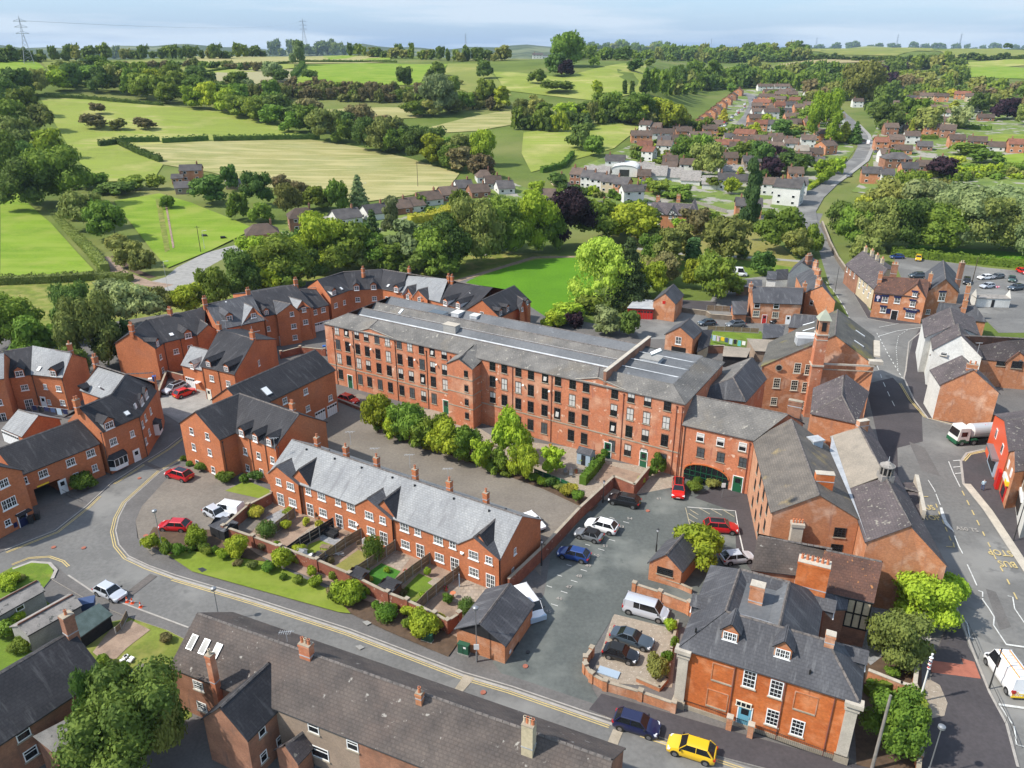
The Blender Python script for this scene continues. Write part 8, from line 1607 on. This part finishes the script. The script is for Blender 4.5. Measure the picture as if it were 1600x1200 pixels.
for px,lb,m in (([(462,810),(440,828),(432,834)],'short timber ' + F_ + 'first from the left','timber'),([(522,826),(500,840),(470,858),(448,874)],'black painted ' + F_ + 'second from the left','timber_dark'),([(565,843),(540,858),(510,880),(494,892)],'timber ' + F_ + 'third from the left','timber'),([(618,862),(590,882),(560,902),(545,915)],'timber ' + F_ + 'fourth from the left','timber'),([(672,882),(645,902),(620,922),(603,942)],'timber ' + F_ + 'fifth from the left','timber'),([(721,900),(695,920),(668,943),(650,962)],'timber ' + F_ + 'sixth from the left','timber')): fence(px,1.75,lb,m)
fence([(1105,517),(1145,519),(1185,521)],1.2,'low timber fence on concrete posts above the small lawn'); fence([(1104,486),(1140,488)],1.5,'timber fence beside the slate lean to'); fence([(1080,318),(1135,334)],1.7,'pale fence behind the tudor terrace','timber_grey'); fence([(835,742),(890,764)],1.1,'dark green trellis fence beside the mill gardens','green_paint')
def rail(px,label,h=1.0,gap=.16,m='frame_dark',name='railings',z0=0):
 P = wline(px); r = empty(name,(0,0,0),0,label,'railings')
 for a,q in zip(P[:-1],P[1:]):
  d = (q - a); L = d.length; b = MB(); k = max(2,int(L / gap))
  for z in (.12,h): b.tube(a + Vector((0,0,z)),q + Vector((0,0,z)),.025,None,m,4)
  o = b.build('rail',None,r); b = MB()
  for i in range(k + 1): p = a.lerp(q,i / k); b.tube((p.x,p.y,0),(p.x,p.y,h + .1),.013,None,m,3,False)
  b.build('balusters',None,r)['kind'] = 'stuff'
rail([(1057,1103),(1100,1117),(1133,1129)],'black iron railings left of the blue door'); rail([(1145,1133),(1165,1140)],'short black iron gate before the blue door'); rail([(1177,1145),(1240,1168),(1300,1190),(1330,1200)],'black iron railings right of the blue door'); rail([(1510,985),(1528,1030)],'black guard rail beyond the crossing',1.0,1.5); rail([(1546,1080),(1570,1132),(1585,1172)],'black guard rail along the wide pavement',1.0,1.5); rail([(92,768),(130,788)],'low grey railing by the archway',.7,1.0)
for i,(x,y) in enumerate(((1138,1140),(1171,1152))): b = MB(); p = W(x,y); b.box(p.x,p.y,.8,.5,.5,1.6,'brick_orange',rad(-24)); b.box(p.x,p.y,1.65,.6,.6,.1,'stone_pale',rad(-24)); tag(b.build('gate_pier'),'brick gate pier %s the blue door' % ('left of' if i == 0 else 'right of'),'gate pier')
# vehicles
CS = """195 941 153 922 hatch car_silver|silver hatchback parked on the estate road beside traffic cones
262 742 300 753 suv car_red|dark red small car with a black roof in the paved bay
336 798 379 806 smallvan car_white|small white van beside the garden wall
354 816 324 800 hatch car_silver|silver hatchback facing out beside the small white van
256 826 292 828 hatch car_red|red car half hidden behind the round shrubs
256 618 290 604 estate car_silver|silver estate car in the small court
308 611 270 625 hatch car_scarlet|bright red car next to the silver estate
560 633 531 624 hatch car_scarlet|red hatchback at the left end of the mill
951 783 999 793 suv car_black|black car parked against the court wall near the mill
914 821 966 835 xuv car_white|white car between the black car and the grey car
897 835 943 848 cabrio car_grey|grey car with a black roof beside the white car
872 866 921 878 hatch car_blue|dark blue hatchback alone in its numbered bay
1059 783 1060 756 estate car_scarlet|red estate parked nose out before the planted bed
1153 832 1098 828 suv car_red|metallic red sport utility car by the yellow hatching
1160 876 1142 878 hatch car_silver|pale car half hidden behind the yellow green tree
840 972 813 934 van car_white|white and blue van behind the slate roofed store
1044 970 974 950 van car_silver|silver van in the gravel yard
1018 1014 957 994 saloon car_slate|slate grey coupe in the gravel yard
999 1036 941 1019 cabrio car_black|black convertible with its soft top up in the gravel yard
1031 1150 958 1128 xuv car_navy|navy estate car at the kerb behind the yellow car
1042 1166 1118 1190 xuv car_yellow|bright yellow crossover car at the kerb
842 829 824 813 hatch car_white|white car at the right end of the grey roofed terrace
1551 1034 1590 1090 bigvan car_white|white service van with orange chevrons at the crossing
1090 509 1118 507 hatch car_slate|dark car on the back lane, left one by the low fence
1135 512 1162 510 suv car_grey|grey car on the back lane, right one by the low fence
1200 505 1226 503 hatch car_black|black car tucked under the stone wall
1168 432 1134 430 bigvan car_white|white van in the yard above the long cottage
1434 412 1435 401 xuv car_yellow|yellow car at the far side of the pub car park
1392 404 1410 404 hatch car_blue|blue car near the hedge of the pub car park
1424 434 1441 434 suv car_slate|dark car behind the pub chimney
1510 452 1510 434 suv car_black|black car beside the tall pub chimney
1529 437 1548 436 hatch car_white|white car in the pub car park
1548 436 1566 434 hatch car_grey|grey car behind the round bush in the car park
1532 451 1552 449 hatch car_silver|silver car in front of the white car in the car park
1580 446 1581 432 saloon car_green|dark green saloon car in the car park
1604 430 1590 424 hatch car_scarlet|red car at the right edge of the car park
1577 454 1597 452 suv car_slate|dark slate car near the white cabin"""
for t in CS.split('\n'):
 s,lb = t.split('|'); a = s.split(); v = 'van' if 'van' in a[4] else 'car'; car(*map(float,a[:4]),a[4],a[5],lb,'parked_' + v,v)
for t in """1356 221 1356 230 bigvan car_white|white van coming down the climbing road
1349 219 1350 224 hatch car_black|black car beside the white van on the climbing road
1368 242 1368 236 hatch car_slate|dark car at the right kerb of the climbing road
1322 278 1331 275 hatch car_grey|grey car lowest on the climbing road
1225 322 1240 319 hatch car_scarlet|red car in front of the tall white house
1100 283 1092 280 hatch car_white|white car in the workshop yard
1030 275 1042 278 hatch car_red|dark red car by the workshop doors
992 275 1006 277 van car_white|white van beside the barrel roofed workshop
1118 296 1136 290 bigvan car_white|large white van in the yard below the workshops""".split('\n'): s, lb = t.split('|'); a = s.split(); v = 'van' if 'van' in a[4] else 'car'; car(*map(float, a[:4]), a[4], a[5], lb, 'parked_' + v, v, far=True)
rr = random.Random(5); vc = []
for i in range(30):
 t = i / 30; x = 1126 + 54 * t + rr.uniform(-5,3) if i % 3 else 1168 + 26 * t; y = 202 - 50 * t; m = rr.choice(['car_white','car_silver','car_blue','car_scarlet','car_black','car_grey','car_white']); vc.append((x,y,m))
vc.sort()
CM = dict(car_white='white',car_silver='silver',car_blue='blue',car_scarlet='red',car_black='black',car_grey='grey')
for i,(x,y,m) in enumerate(vc): car(x,y,x + 3,y - 1.5,'hatch',m,'%s car parked in the far estate street, %s from the left' % (CM[m],nth(i)),group='cars in the far estate street',far=True)
bv = [o for o in C.objects if o.get('label','').startswith('white and blue van')][0]; b = MB(); b.box(2.4,0,.55,.35,1.97,.6,'shirt_blue'); b.box(1.2,0,.45,2.2,2.0,.25,'shirt_blue'); b.build('blue_skirt',None,bv)
# service van livery and truck
sv = [o for o in C.objects if o.get('label','').startswith('white service van')][0]; b = MB()
for i in range(6):
 for s in (-1,1): b.face([(-2.83,s * (.02 + i * .16),.5 + i * .0),(-2.83,s * (.1 + i * .16),.5),(-2.83,s * (.5 + i * .16) if i < 3 else s * .98,1.05),(-2.83,s * (.42 + i * .16) if i < 3 else s * .9,1.05)],'flower_orange' if i % 2 else 'yellow')
b.box(-2.84,0,.42,.04,1.95,.16,'yellow'); b.build('chevrons',None,sv); b = MB()
for y in (-.5,.5): b.box(-.6,y,2.56,3.8,.07,.08,'flower_orange')
for i in range(8): b.box(-2.3 + i * .48,0,2.55,.05,1.0,.05,'pale_metal')
b.build('ladder',None,sv)
pc = W(1478,695); tdir = (W(1560,690) - W(1480,695)); tk = empty('milk_tanker',W(1530,690),math.atan2(tdir.y,tdir.x) + math.pi,'white and green cabbed tanker lorry with a steel tank','tanker lorry')
b = MB(); b.hexa([(2.9,-1.2,.9),(5.0,-1.2,.9),(5.0,1.2,.9),(2.9,1.2,.9),(2.9,-1.15,3.1),(4.6,-1.1,3.1),(4.6,1.1,3.1),(2.9,1.15,3.1)],'render_white'); b.box(4.95,0,.75,.25,2.4,.6,'green_paint'); b.box(3.9,0,.75,2.0,2.42,.35,'green_paint'); b.build('cab',None,tk)
b = MB(); b.hexa([(4.9,-1.0,1.7),(5.02,-1.0,1.7),(5.02,1.0,1.7),(4.9,1.0,1.7),(4.62,-.95,2.75),(4.78,-.95,2.75),(4.78,.95,2.75),(4.62,.95,2.75)],'glass_dark'); b.box(3.9,0,2.1,1.0,2.38,.8,'glass_dark'); b.build('window_glass',None,tk)
b = MB(); b.tube((-5,0,2.15),(2.1,0,2.15),1.15,None,'pale_metal',24,False); b.tube((2.1,0,2.15),(2.6,0,2.15),1.15,.8,'render_white',24); b.tube((-5,0,2.15),(-5.4,0,2.15),1.15,.8,'render_white',24); b.build('tank',None,tk)
b = MB(); b.box(-.5,0,.85,9.5,.9,.25,'black'); b.box(.5,1.0,.7,1.4,.4,.5,'black'); b.build('chassis',None,tk)
for x in (4.0,1.9,-2.6,-3.9):
 for s in (-1,1): b = MB(); b.tube((x,s * .8,.5),(x,s * 1.2,.5),.5,None,'tyre',16); b.tube((x,s * 1.2,.5),(x,s * 1.23,.5),.28,None,'rim',12); b.build('wheel',None,tk); b = MB(); b.hexa([(x - .65,s * .8,.95),(x + .65,s * .8,.95),(x + .65,s * 1.22,.95),(x - .65,s * 1.22,.95),(x - .4,s * .8,1.2),(x + .4,s * .8,1.2),(x + .4,s * 1.22,1.2),(x - .4,s * 1.22,1.2)],'green_paint'); b.build('mudguard',None,tk)
# lamp posts, poles, signs
def lamp(x,y,h,label,m='grey_metal',head='ball',z=0,far=False):
 p = T(x,y) if far else W(x,y); r = empty('street_lamp',(p.x,p.y,p.z if far else z),0,label,'street lamp'); b = MB(); b.tube((0,0,0),(0,0,1.1),.11,None,m,7); b.tube((0,0,1.1),(0,0,h),.06,.045,m,6); b.build('post',None,r)
 b = MB()
 if head == 'ball': b.tube((0,0,h),(0,0,h + .1),.08,.28,m,12); b.tube((0,0,h + .1),(0,0,h + .32),.3,.3,m,14); b.tube((0,0,h + .32),(0,0,h + .42),.3,.12,m,14)
 elif head == 'arm': b.tube((0,0,h),(.9,0,h + .15),.04,None,m,5); b.box(1.1,0,h + .13,.6,.22,.12,'pale_metal')
 else: b.tube((0,0,h),(0,0,h + .35),.1,.17,'lamp_glass',6); b.tube((0,0,h + .35),(0,0,h + .5),.22,.04,m,6)
 b.build('lamp_head',None,r)
lamp(256,867,6.1,'grey street lamp with a round head by the bend shrubs',z=.15); lamp(745,1034,6.6,'grey street lamp with a notice beside the slate roofed store',z=.13); lamp(343,970,4.2,'street lamp with a round head behind the skylit brown roof'); lamp(1448,1215,5.6,'grey street lamp with a round head beside the wide pavement',z=.13)
for x,y,h,l in ((1025,862,3.0,'black lantern post behind the cottage garage'),(942,786,3.2,'black lantern post against the court wall'),(846,884,3.4,'black lantern post at the right end of the terrace')): lamp(x,y,h,l,'frame_dark','lantern')
for x,y,h,l in ((263,455,8,'curved arm lamp at the lane junction'),(320,390,6,'slim lamp beside the pale lane')): lamp(x,y,h,l,'pale_metal','arm')
for x,y,h,l in ((569,318,8,'tall lamp above the bungalow row'),(1349,284,8,'lamp beside the climbing road')): lamp(x,y,h,l,'pale_metal','arm',far=True)
def pole(x,y,h,label,m='bark',cat='pole',name='telegraph_pole',far=False,arms=1,r=.12):
 p = T(x,y) if far else W(x,y); b = MB(); b.tube((p.x,p.y,p.z),(p.x,p.y,p.z + h),r,r * .7,m,8)
 if arms: b.box(p.x,p.y,p.z + h - .4,1.6,.1,.1,m)
 tag(b.build(name),label,cat)
pole(1362,1202,8.6,'weathered timber telegraph pole at the bottom beside the town garden','timber_grey',arms=0,r=.16); pole(314,395,8.5,'timber pole beside the paddock fence'); pole(653,292,11,'tall thin pole at the edge of the hay field',far=True,arms=0); pole(182,378,5,'small pole with cross arms in the lane hedge'); pole(1303,465,8,'tall black lamp column in the upper street','frame_dark',arms=0,r=.07); pole(1545,1077,5.2,'black and white signal post at the crossing','frame_dark',arms=0,r=.08); pole(1519,441,7,'timber pole in the pub car park',arms=0); pole(1434,572,7,'dark column beside the white house','frame_dark',arms=0,r=.07); pole(1583,846,8,'dark slanting column before the white shop','frame_dark',arms=0,r=.07)
fp_ = W(1436,1098); fr_ = empty('flagpole',fp_,0,'white flagpole with a furled red white and blue flag','flagpole'); b = MB(); b.tube((0,0,0),(0,0,6.0),.1,.06,'upvc',8); b.tube((0,0,6.0),(0,0,6.1),.1,.1,'upvc',8); b.build('pole',None,fr_)
b = MB()
for i in range(12): z = 4.2 + i * .12; b.tube((.02 * math.sin(i * 2),0,z),(.02 * math.sin(i * 2 + 2),0,z + .12),.14 + .04 * math.sin(i * 1.7),.15 + .04 * math.sin(i * 1.7 + 1.7),('navy','upvc','red_paint','upvc')[i % 4],7)
b.build('furled_flag',None,fr_)
for x,y,l in ((1128,700 + 52,'small white car park notice on a post in the planted bed'),(745,1035,'white notice on the lamp post beside the store')):
 b = MB(); p = W(x,y if y > 800 else 778); b.tube((p.x,p.y,0),(p.x,p.y,2),.04,None,'grey_metal',5); b.box(p.x,p.y - .06,2.1,.55,.04,.7,'upvc'); tag(b.build('notice'),l,'sign')
for x,y,l in ((220,949,'orange traffic cone furthest from the silver car'),(207,943,'orange and white cone, middle of the three by the silver car'),(199,941,'fallen orange cone tight against the silver bumper')):
 b = MB(); p = W(x,y); b.box(0,0,.03,.42,.42,.06,'black' if 0 else 'orange_cone'); b.tube((0,0,.05),(0,0,.75),.17,.04,'orange_cone',10); b.tube((0,0,.33),(0,0,.48),.125,.095,'upvc',10); o = b.build('traffic_cone'); o.location = p; tag(o,l,'traffic cone','cones beside the silver hatchback')
for x,y,l,h in ((668,1002,'dark green roadside cabinet, left one under the round shrub',.9),(725,1022,'dark green roadside cabinet with a white label',1.2)):
 b = MB(); p = W(x,y); b.box(0,0,.1,1.3,.6,.2,'concrete'); b.box(0,0,.15 + h / 2,1.2,.5,h,'bin_green'); b.box(0,0,h + .2,1.28,.58,.07,'bin_green'); b.box(.0,-.26,h * .6,.02,.03,h * .8,'black'); b.box(.2,-.26,.9 * h,.3,.02,.2,'upvc') if h > 1 else None; o = b.build('cabinet'); o.location = p; o.rotation_euler = (0,0,rad(-22)); tag(o,l,'cabinet')
# small things in gardens
def shed(x,y,w,d,h,m,rm,label,a=-31,name='garden_shed',cat='shed',flat_=False):
 p = W(x,y); r = empty(name,(p.x,p.y,.1),rad(a),label,cat); b = MB(); b.box(0,0,h / 2,w,d,h,m); b.face([(w / 2,-d / 2,h),(w / 2,d / 2,h),(w / 2,0,h + w * .25)],m); b.face([(-w / 2,d / 2,h),(-w / 2,-d / 2,h),(-w / 2,0,h + w * .25)],m); b.build('wall',None,r); b = MB(); e = .12
 if flat_: b.hexa([(-w / 2 - e,-d / 2 - e,h),(w / 2 + e,-d / 2 - e,h),(w / 2 + e,d / 2 + e,h + .1),(-w / 2 - e,d / 2 + e,h + .1),(-w / 2 - e,-d / 2 - e,h + .08),(w / 2 + e,-d / 2 - e,h + .08),(w / 2 + e,d / 2 + e,h + .18),(-w / 2 - e,d / 2 + e,h + .18)],rm)
 else:
  for s in (-1,1): b.hexa([(-w / 2 - e,s * (d / 2 + e),h - .05),(w / 2 + e,s * (d / 2 + e),h - .05),(w / 2 + e,0,h + w * .25),(-w / 2 - e,0,h + w * .25),(-w / 2 - e,s * (d / 2 + e),h + .02),(w / 2 + e,s * (d / 2 + e),h + .02),(w / 2 + e,0,h + w * .25 + .07),(-w / 2 - e,0,h + w * .25 + .07)],rm)
 b.build('roof',None,r); b = MB(); b.box(0,-d / 2 - .02,h * .45,.7,.04,h * .85,'timber_dark'); b.build('door',None,r)
shed(562,915,2.0,1.5,1.7,'timber_red','slate_dark','brown garden shed with a dark roof behind the big round shrub',flat_=True); shed(611,933,2.0,1.6,1.7,'timber_red','slate_dark','red brown garden shed against the pier of the garden wall',flat_=True); shed(352,836,2.8,2.2,1.5,'timber_dark','slate_mid','dark flat roofed shed beside the small white van',flat_=True); shed(472,872,1.0,1.0,1.0,'upvc','slate_light','little white playhouse behind the garden wall'); shed(500,882,1.6,1.2,1.0,'timber','slate_dark','low dark roofed hutch behind the garden wall',flat_=True)
shed(915,724,2.2,1.8,2.0,'shed_blue','slate_mid','pale blue garden shed with a green grey roof by the mill'); shed(1131,427,2,2,2.2,'timber_red','slate_mid','orange brown timber shed beside the white van',flat_=True); shed(1018,445,3,2,2,'timber','lead','grey roofed shed behind the brick barn',flat_=True); shed(1592,208,7,3,2.4,'red_paint','slate_mid','red shed at the right edge of the lawn',0); shed(360,296,6,4,2.2,'timber_dark','asbestos','long dark shed near the farmhouse',10,flat_=True)
shed(1545,478,8,3,2.2,'render_white','asbestos','white cabin with flowers in the pub car park',-5,'cabin','cabin',True)
def prop(x,y,label,cat,name,fn,a=0,z=.12,grp=None):
 b = MB(); fn(b); o = b.build(name); o.location = W(x,y) + Vector((0,0,z)); o.rotation_euler = (0,0,rad(a)); tag(o,label,cat,grp)
def tbl(b,m='timber',s=1.0): b.box(0,0,.7 * s,1.2 * s,.8 * s,.05,m); [b.box(x * s,y * s,.35 * s,.06,.06,.7 * s,m) for x in (-.5,.5) for y in (-.3,.3)]
def chair(b,m='timber'): b.box(0,0,.42,.5,.5,.06,m); b.box(0,.23,.75,.5,.06,.6,m); [b.box(x,y,.2,.05,.05,.4,m) for x in (-.2,.2) for y in (-.2,.2)]
def parasol(b): b.tube((0,0,0),(0,0,2.2),.04,None,'pale_metal',6); b.tube((0,0,1.95),(0,0,2.45),1.5,.05,'lilac',8)
def bin_(b,m='plastic_blue'): b.hexa([(-.25,-.3,0),(.25,-.3,0),(.25,.3,0),(-.25,.3,0),(-.3,-.36,.95),(.3,-.36,.95),(.3,.36,.95),(-.3,.36,.95)],m); b.box(0,0,1.0,.66,.8,.08,m)
def pot(b,m='flower_orange'): b.tube((0,0,0),(0,0,.4),.2,.28,'pot',8); [b.tube((.16 * math.cos(i),.16 * math.sin(i),.4),(.2 * math.cos(i),.2 * math.sin(i),.62),.13,.05,m if i % 2 else 'leaf_hedge',5) for i in range(7)]
prop(672,682,'lilac parasol open over the mill patio','parasol','parasol',parasol); prop(676,686,'dark patio table under the lilac parasol','table','patio_table',lambda b: tbl(b,'timber_dark'))
prop(517,838,'black covered corner sofa on the third garden patio','sofa','garden_sofa',lambda b: (b.box(0,0,.35,2,.9,.5,'timber_dark'),b.box(0,.4,.7,2,.2,.5,'timber_dark')),-31); prop(548,847,'dark rattan table by the french doors','table','patio_table',lambda b: tbl(b,'timber_dark'),-31)
for x,y,m,l in ((562,858,'timber','wooden garden chair left of the conical shrub'),(571,854,'upvc','white garden chair beside the conical shrub'),(884,742,'grey_metal','grey metal chair on the mill gravel, left one'),(892,746,'grey_metal','grey metal chair on the mill gravel, right one'),(872,736,'grey_metal','grey metal chair furthest back on the mill gravel'),(497,812,'timber','slatted wooden chair by the second french door')): prop(x,y,l,'chair','garden_chair',lambda b: chair(b,m),R.uniform(0,90))
prop(888,738,'round metal table on the mill gravel','table','patio_table',lambda b: tbl(b,'grey_metal',.9)); prop(509,862,'timber picnic bench at the edge of the small lawn','bench','picnic_bench',lambda b: (tbl(b),b.box(0,-.6,.4,1.2,.25,.05,'timber'),b.box(0,.6,.4,1.2,.25,.05,'timber')),-10)
prop(718,918,'pale green post standing on the paved square','post','garden_post',lambda b: b.box(0,0,.9,.12,.12,1.8,'shed_blue')); prop(708,935,'terracotta bird bath on the circular patio','bird bath','bird_bath',lambda b: (b.tube((0,0,0),(0,0,.6),.12,.08,'pot',8),b.tube((0,0,.6),(0,0,.7),.1,.35,'pot',10)))
prop(526,870,'collapsed metal garden frame on the dry lawn','climbing frame','climbing_hoops',lambda b: [b.tube((math.cos(i),math.sin(i),.1),(-math.cos(i),-math.sin(i) * .6,.5),.04,None,'pale_metal',5) for i in range(4)]); prop(487,876,'turquoise plastic sheet heaped behind the wall','sheet','plastic_sheet',lambda b: (b.tube((0,0,0),(0,0,.5),.9,.4,'teal',7),b.tube((-.5,.3,.2),(.2,.2,.7),.4,.2,'lamp_glass',6)))
for x,y,m,l in ((607,642,'plastic_blue','blue bin in the mill garden'),(507,548,'plastic_blue','blue bin by the left end of the mill'),(242,596,'plastic_blue','blue lidded bin behind the silver estate'),(1140,487,'plastic_blue','blue bin at the back lane fence'),(1041,498,'plastic_blue','blue bins against the brick barn'),(1018,448,'shirt_blue','light blue tub behind the barn'),(236,600,'upvc','white bag of rubbish behind the silver estate'),(50,818,'frame_dark','black planter outside the navy door'),(60,812,'frame_dark','black pot nearest the navy door'),(1398,492,'frame_dark','dark barrel planter outside the pub door')): prop(x,y,l,'bin' if 'bin' in l else 'container','wheelie_bin' if 'bin' in l else 'container',lambda b: bin_(b,m),20)
for x,y,m,l in ((860,700,'flower_orange','pot of orange flowers at the mill wall'),(773,690,'yellow','tub of yellow flowers beside the stair tower'),(770,698,'flower_orange','orange garden toy beside the stair tower'),(1368,494,'lilac','flower tub outside the pub window'),(1375,496,'upvc','white flower tub beside the pub door'),(634,898,'flower_red','crimson shrub pot by the garden fence'),(697,924,'flower_red','small red pot by the back door'),(900,740,'flower_red','pot plant beside the blue shed')): prop(x,y,l,'flower pot','flower_pot',lambda b: pot(b,m))
for s_,x,y,z in ((1,1461,622,2.8),(1,1532,690,3.0),(1,1555,464,2.6)): prop(x,y,['pink hanging basket on the white cottage front','pink flower basket on the blue shop front','pink flowers on the white cabin'][(1461,1532,1555).index(x)],'hanging basket','hanging_basket',lambda b: [b.tube((.3 * math.cos(i * 2.4),.3 * math.sin(i * 2.4),-.1 + .1 * (i % 3)),(.42 * math.cos(i * 2.4),.42 * math.sin(i * 2.4),.25),.2,.08,'flower_red' if i % 2 else 'lilac',5) for i in range(9)],0,z)
# washing on lines
def wash(x0,y0,x1,y1,z,cols,label):
 a,c = W(x0,y0,z),W(x1,y1,z); r = empty('washing_line',(0,0,0),0,label,'washing line'); b = MB(); b.tube(a,c,.015,None,'upvc',3)
 for p in (a,c): b.tube((p.x,p.y,0),p,.04,None,'grey_metal',5)
 b.build('line',None,r); n = len(cols)
 for i,m in enumerate(cols): p,q = a.lerp(c,(i + .1) / n),a.lerp(c,(i + .85) / n); h = R.uniform(.7,1.3); b = MB(); d = Vector((0,.03,0)); b.face([p,q,q - Vector((0,0,h)) + d,p - Vector((0,0,h)) + d],m); b.face([p - Vector((0,0,h)) + d * 2,q - Vector((0,0,h)) + d * 2,q + d,p + d],m); b.build('laundry',None,r)
wash(1107,522,1166,534,2.0,['plastic_blue','shirt_blue','lilac','yellow','denim','shirt_blue','timber_dark','teal','upvc'],'long colourful washing line above the strip lawn'); wash(48,633,106,640,2.0,['navy','timber_dark','navy','denim','shirt_blue','navy'],'dark clothes on a washing line behind the angled house')
# rubble in the cottage garden
prop(198,1032,'heap of white rubble and boards in the cottage garden','rubble','rubble_heap',lambda b: [b.box(.5 * math.cos(i * 2.1),.4 * math.sin(i * 1.7),.1 + .05 * (i % 4),.5,.3,.15,'upvc' if i % 2 else 'stone_pale',i) for i in range(10)],0,.05); prop(200,1051,'crumpled blue tarpaulin on the rough grass','tarpaulin','blue_tarpaulin',lambda b: b.tube((0,0,0),(0,0,.35),.6,.2,'plastic_blue',7),0,.05); prop(228,1047,'bundle of grey timber planks on the rough grass','planks','plank_bundle',lambda b: [b.box(0,i * .14 - .3,.1 + .06 * (i % 3),2.2,.12,.1,'timber_grey',.03 * i) for i in range(6)],-20,.05); prop(138,955,'blue skip like hopper beside the tarpaulin shed','skip','blue_hopper',lambda b: b.hexa([(-.8,-.6,0),(.8,-.6,0),(.8,.6,0),(-.8,.6,0),(-.9,-.7,.9),(.9,-.7,.9),(.9,.7,.9),(-.9,.7,.9)],'denim'),20,.6)
fence([(200,965),(190,985),(182,992)],1.0,'broken timber gate by the pavement','timber')
prop(951,1052,'pale blue cover lying in the gravel yard','cover','blue_cover',lambda b: b.box(0,0,.06,2.2,1.0,.12,'shed_blue'),-25,.06)
for x,y,i in ((320,372,0),(349,375,1)): prop(x,y,['black cow grazing, left one in the bright paddock','black bale shape by the fence, right one in the bright paddock'][i],'animal','cow',lambda b: (b.tube((-.8,0,.95),(.7,0,1.0),.42,.36,'black',8),b.tube((.7,0,1.0),(1.2,0,.5),.2,.13,'black',6),[b.tube((xx,yy,.8),(xx,yy,0),.1,.06,'black',5) for xx in (-.65,.6) for yy in (-.2,.2)]),20 * i,0)
# aerials on ridges
for x,y,z in ((352,505,9.8),(428,690,9),(547,680,8.6),(586,706,8.4),(640,716,8.4),(700,738,8.4),(448,995,8.6),(1530,540,9.6)):
 b = MB(); p = W(x,y,z); b.tube((p.x,p.y,z - 1.5),(p.x,p.y,z + .6),.03,None,'pale_metal',4); b.tube((p.x - .7,p.y,z + .5),(p.x + .7,p.y + .2,z + .5),.02,None,'pale_metal',4); [b.tube((p.x - .6 + i * .2,p.y - .25,z + .5),(p.x - .6 + i * .2,p.y + .3,z + .5),.015,None,'pale_metal',3) for i in range(6)]; tag(b.build('aerial'),'television aerial, %s from the left on the roofs' % nth([352,428,448,547,586,640,700,1530].index(x)),'aerial','television aerials on the roofs')
# the walker
def person(x,y,label,rz):
 sk = [((0,0,.92),.15),((0,.01,1.15),.15),((0,.02,1.38),.17),((0,.03,1.5),.065),((0,.02,1.6),.09),((0,0,1.7),.085),((.1,0,.85),.095),((.12,-.1,.48),.065),((.12,-.02,.08),.045),((.12,-.17,.04),.04),((-.1,0,.85),.095),((-.11,.1,.48),.065),((-.11,.22,.1),.045),((-.11,.08,.04),.04),((.2,.02,1.42),.065),((.27,.06,1.15),.05),((.27,-.06,.92),.035),((.27,-.1,.82),.035),((-.2,.02,1.42),.065),((-.27,-.02,1.15),.05),((-.28,-.14,.95),.035),((-.28,-.2,.86),.035)]
 E_ = [(0,1),(1,2),(2,3),(3,4),(4,5),(0,6),(6,7),(7,8),(8,9),(0,10),(10,11),(11,12),(12,13),(2,14),(14,15),(15,16),(16,17),(2,18),(18,19),(19,20),(20,21)]
 me = bpy.data.meshes.new('body'); me.from_pydata([s[0] for s in sk],E_,[]); o = link('person',me); m = o.modifiers.new('s','SKIN')
 for i,(c,r) in enumerate(sk): me.skin_vertices[0].data[i].radius = (r,r)
 me.skin_vertices[0].data[0].use_root = True; m2 = o.modifiers.new('d','SUBSURF'); m2.levels = m2.render_levels = 1
 ev = bpy.data.meshes.new_from_object(o.evaluated_get(bpy.context.evaluated_depsgraph_get())); bpy.data.objects.remove(o)
 for k in ('skin','shirt_blue','denim','hair_grey'): ev.materials.append(MATS[k])
 for p in ev.polygons: z = p.center.z; p.material_index = 3 if z > 1.66 or (z > 1.55 and p.center.y > .05) else 0 if z > 1.5 or (z < .9 and abs(p.center.x) > .22) else 1 if z > .93 else 2
 ev.polygons.foreach_set('use_smooth',[True] * len(ev.polygons)); o = link('person',ev); o.location = W(x,y) + Vector((0,0,.14)); o.rotation_euler = (0,0,rad(rz)); tag(o,label,'person')
person(1534,767,'person in a pale blue shirt and jeans walking on the corner pavement',160);
# air
hb = MB(); hb.box(0,2800,65,9900,5800,134); hm = bpy.data.materials.new('haze'); hm.use_nodes = True; hn = hm.node_tree; hn.nodes.remove(hn.nodes['Principled BSDF'])
pv = hn.nodes.new('ShaderNodeVolumePrincipled'); pv.inputs['Density'].default_value = .00005; pv.inputs['Color'].default_value = (.62,.8,1,1); pv.inputs['Anisotropy'].default_value = 0; hn.links.new(pv.outputs[0],hn.nodes['Material Output'].inputs['Volume'])
me = hb.mesh('haze'); me.materials.clear(); me.materials.append(hm); tag(link('haze',me),'faint bluish summer haze over the valley',None,None,'stuff')
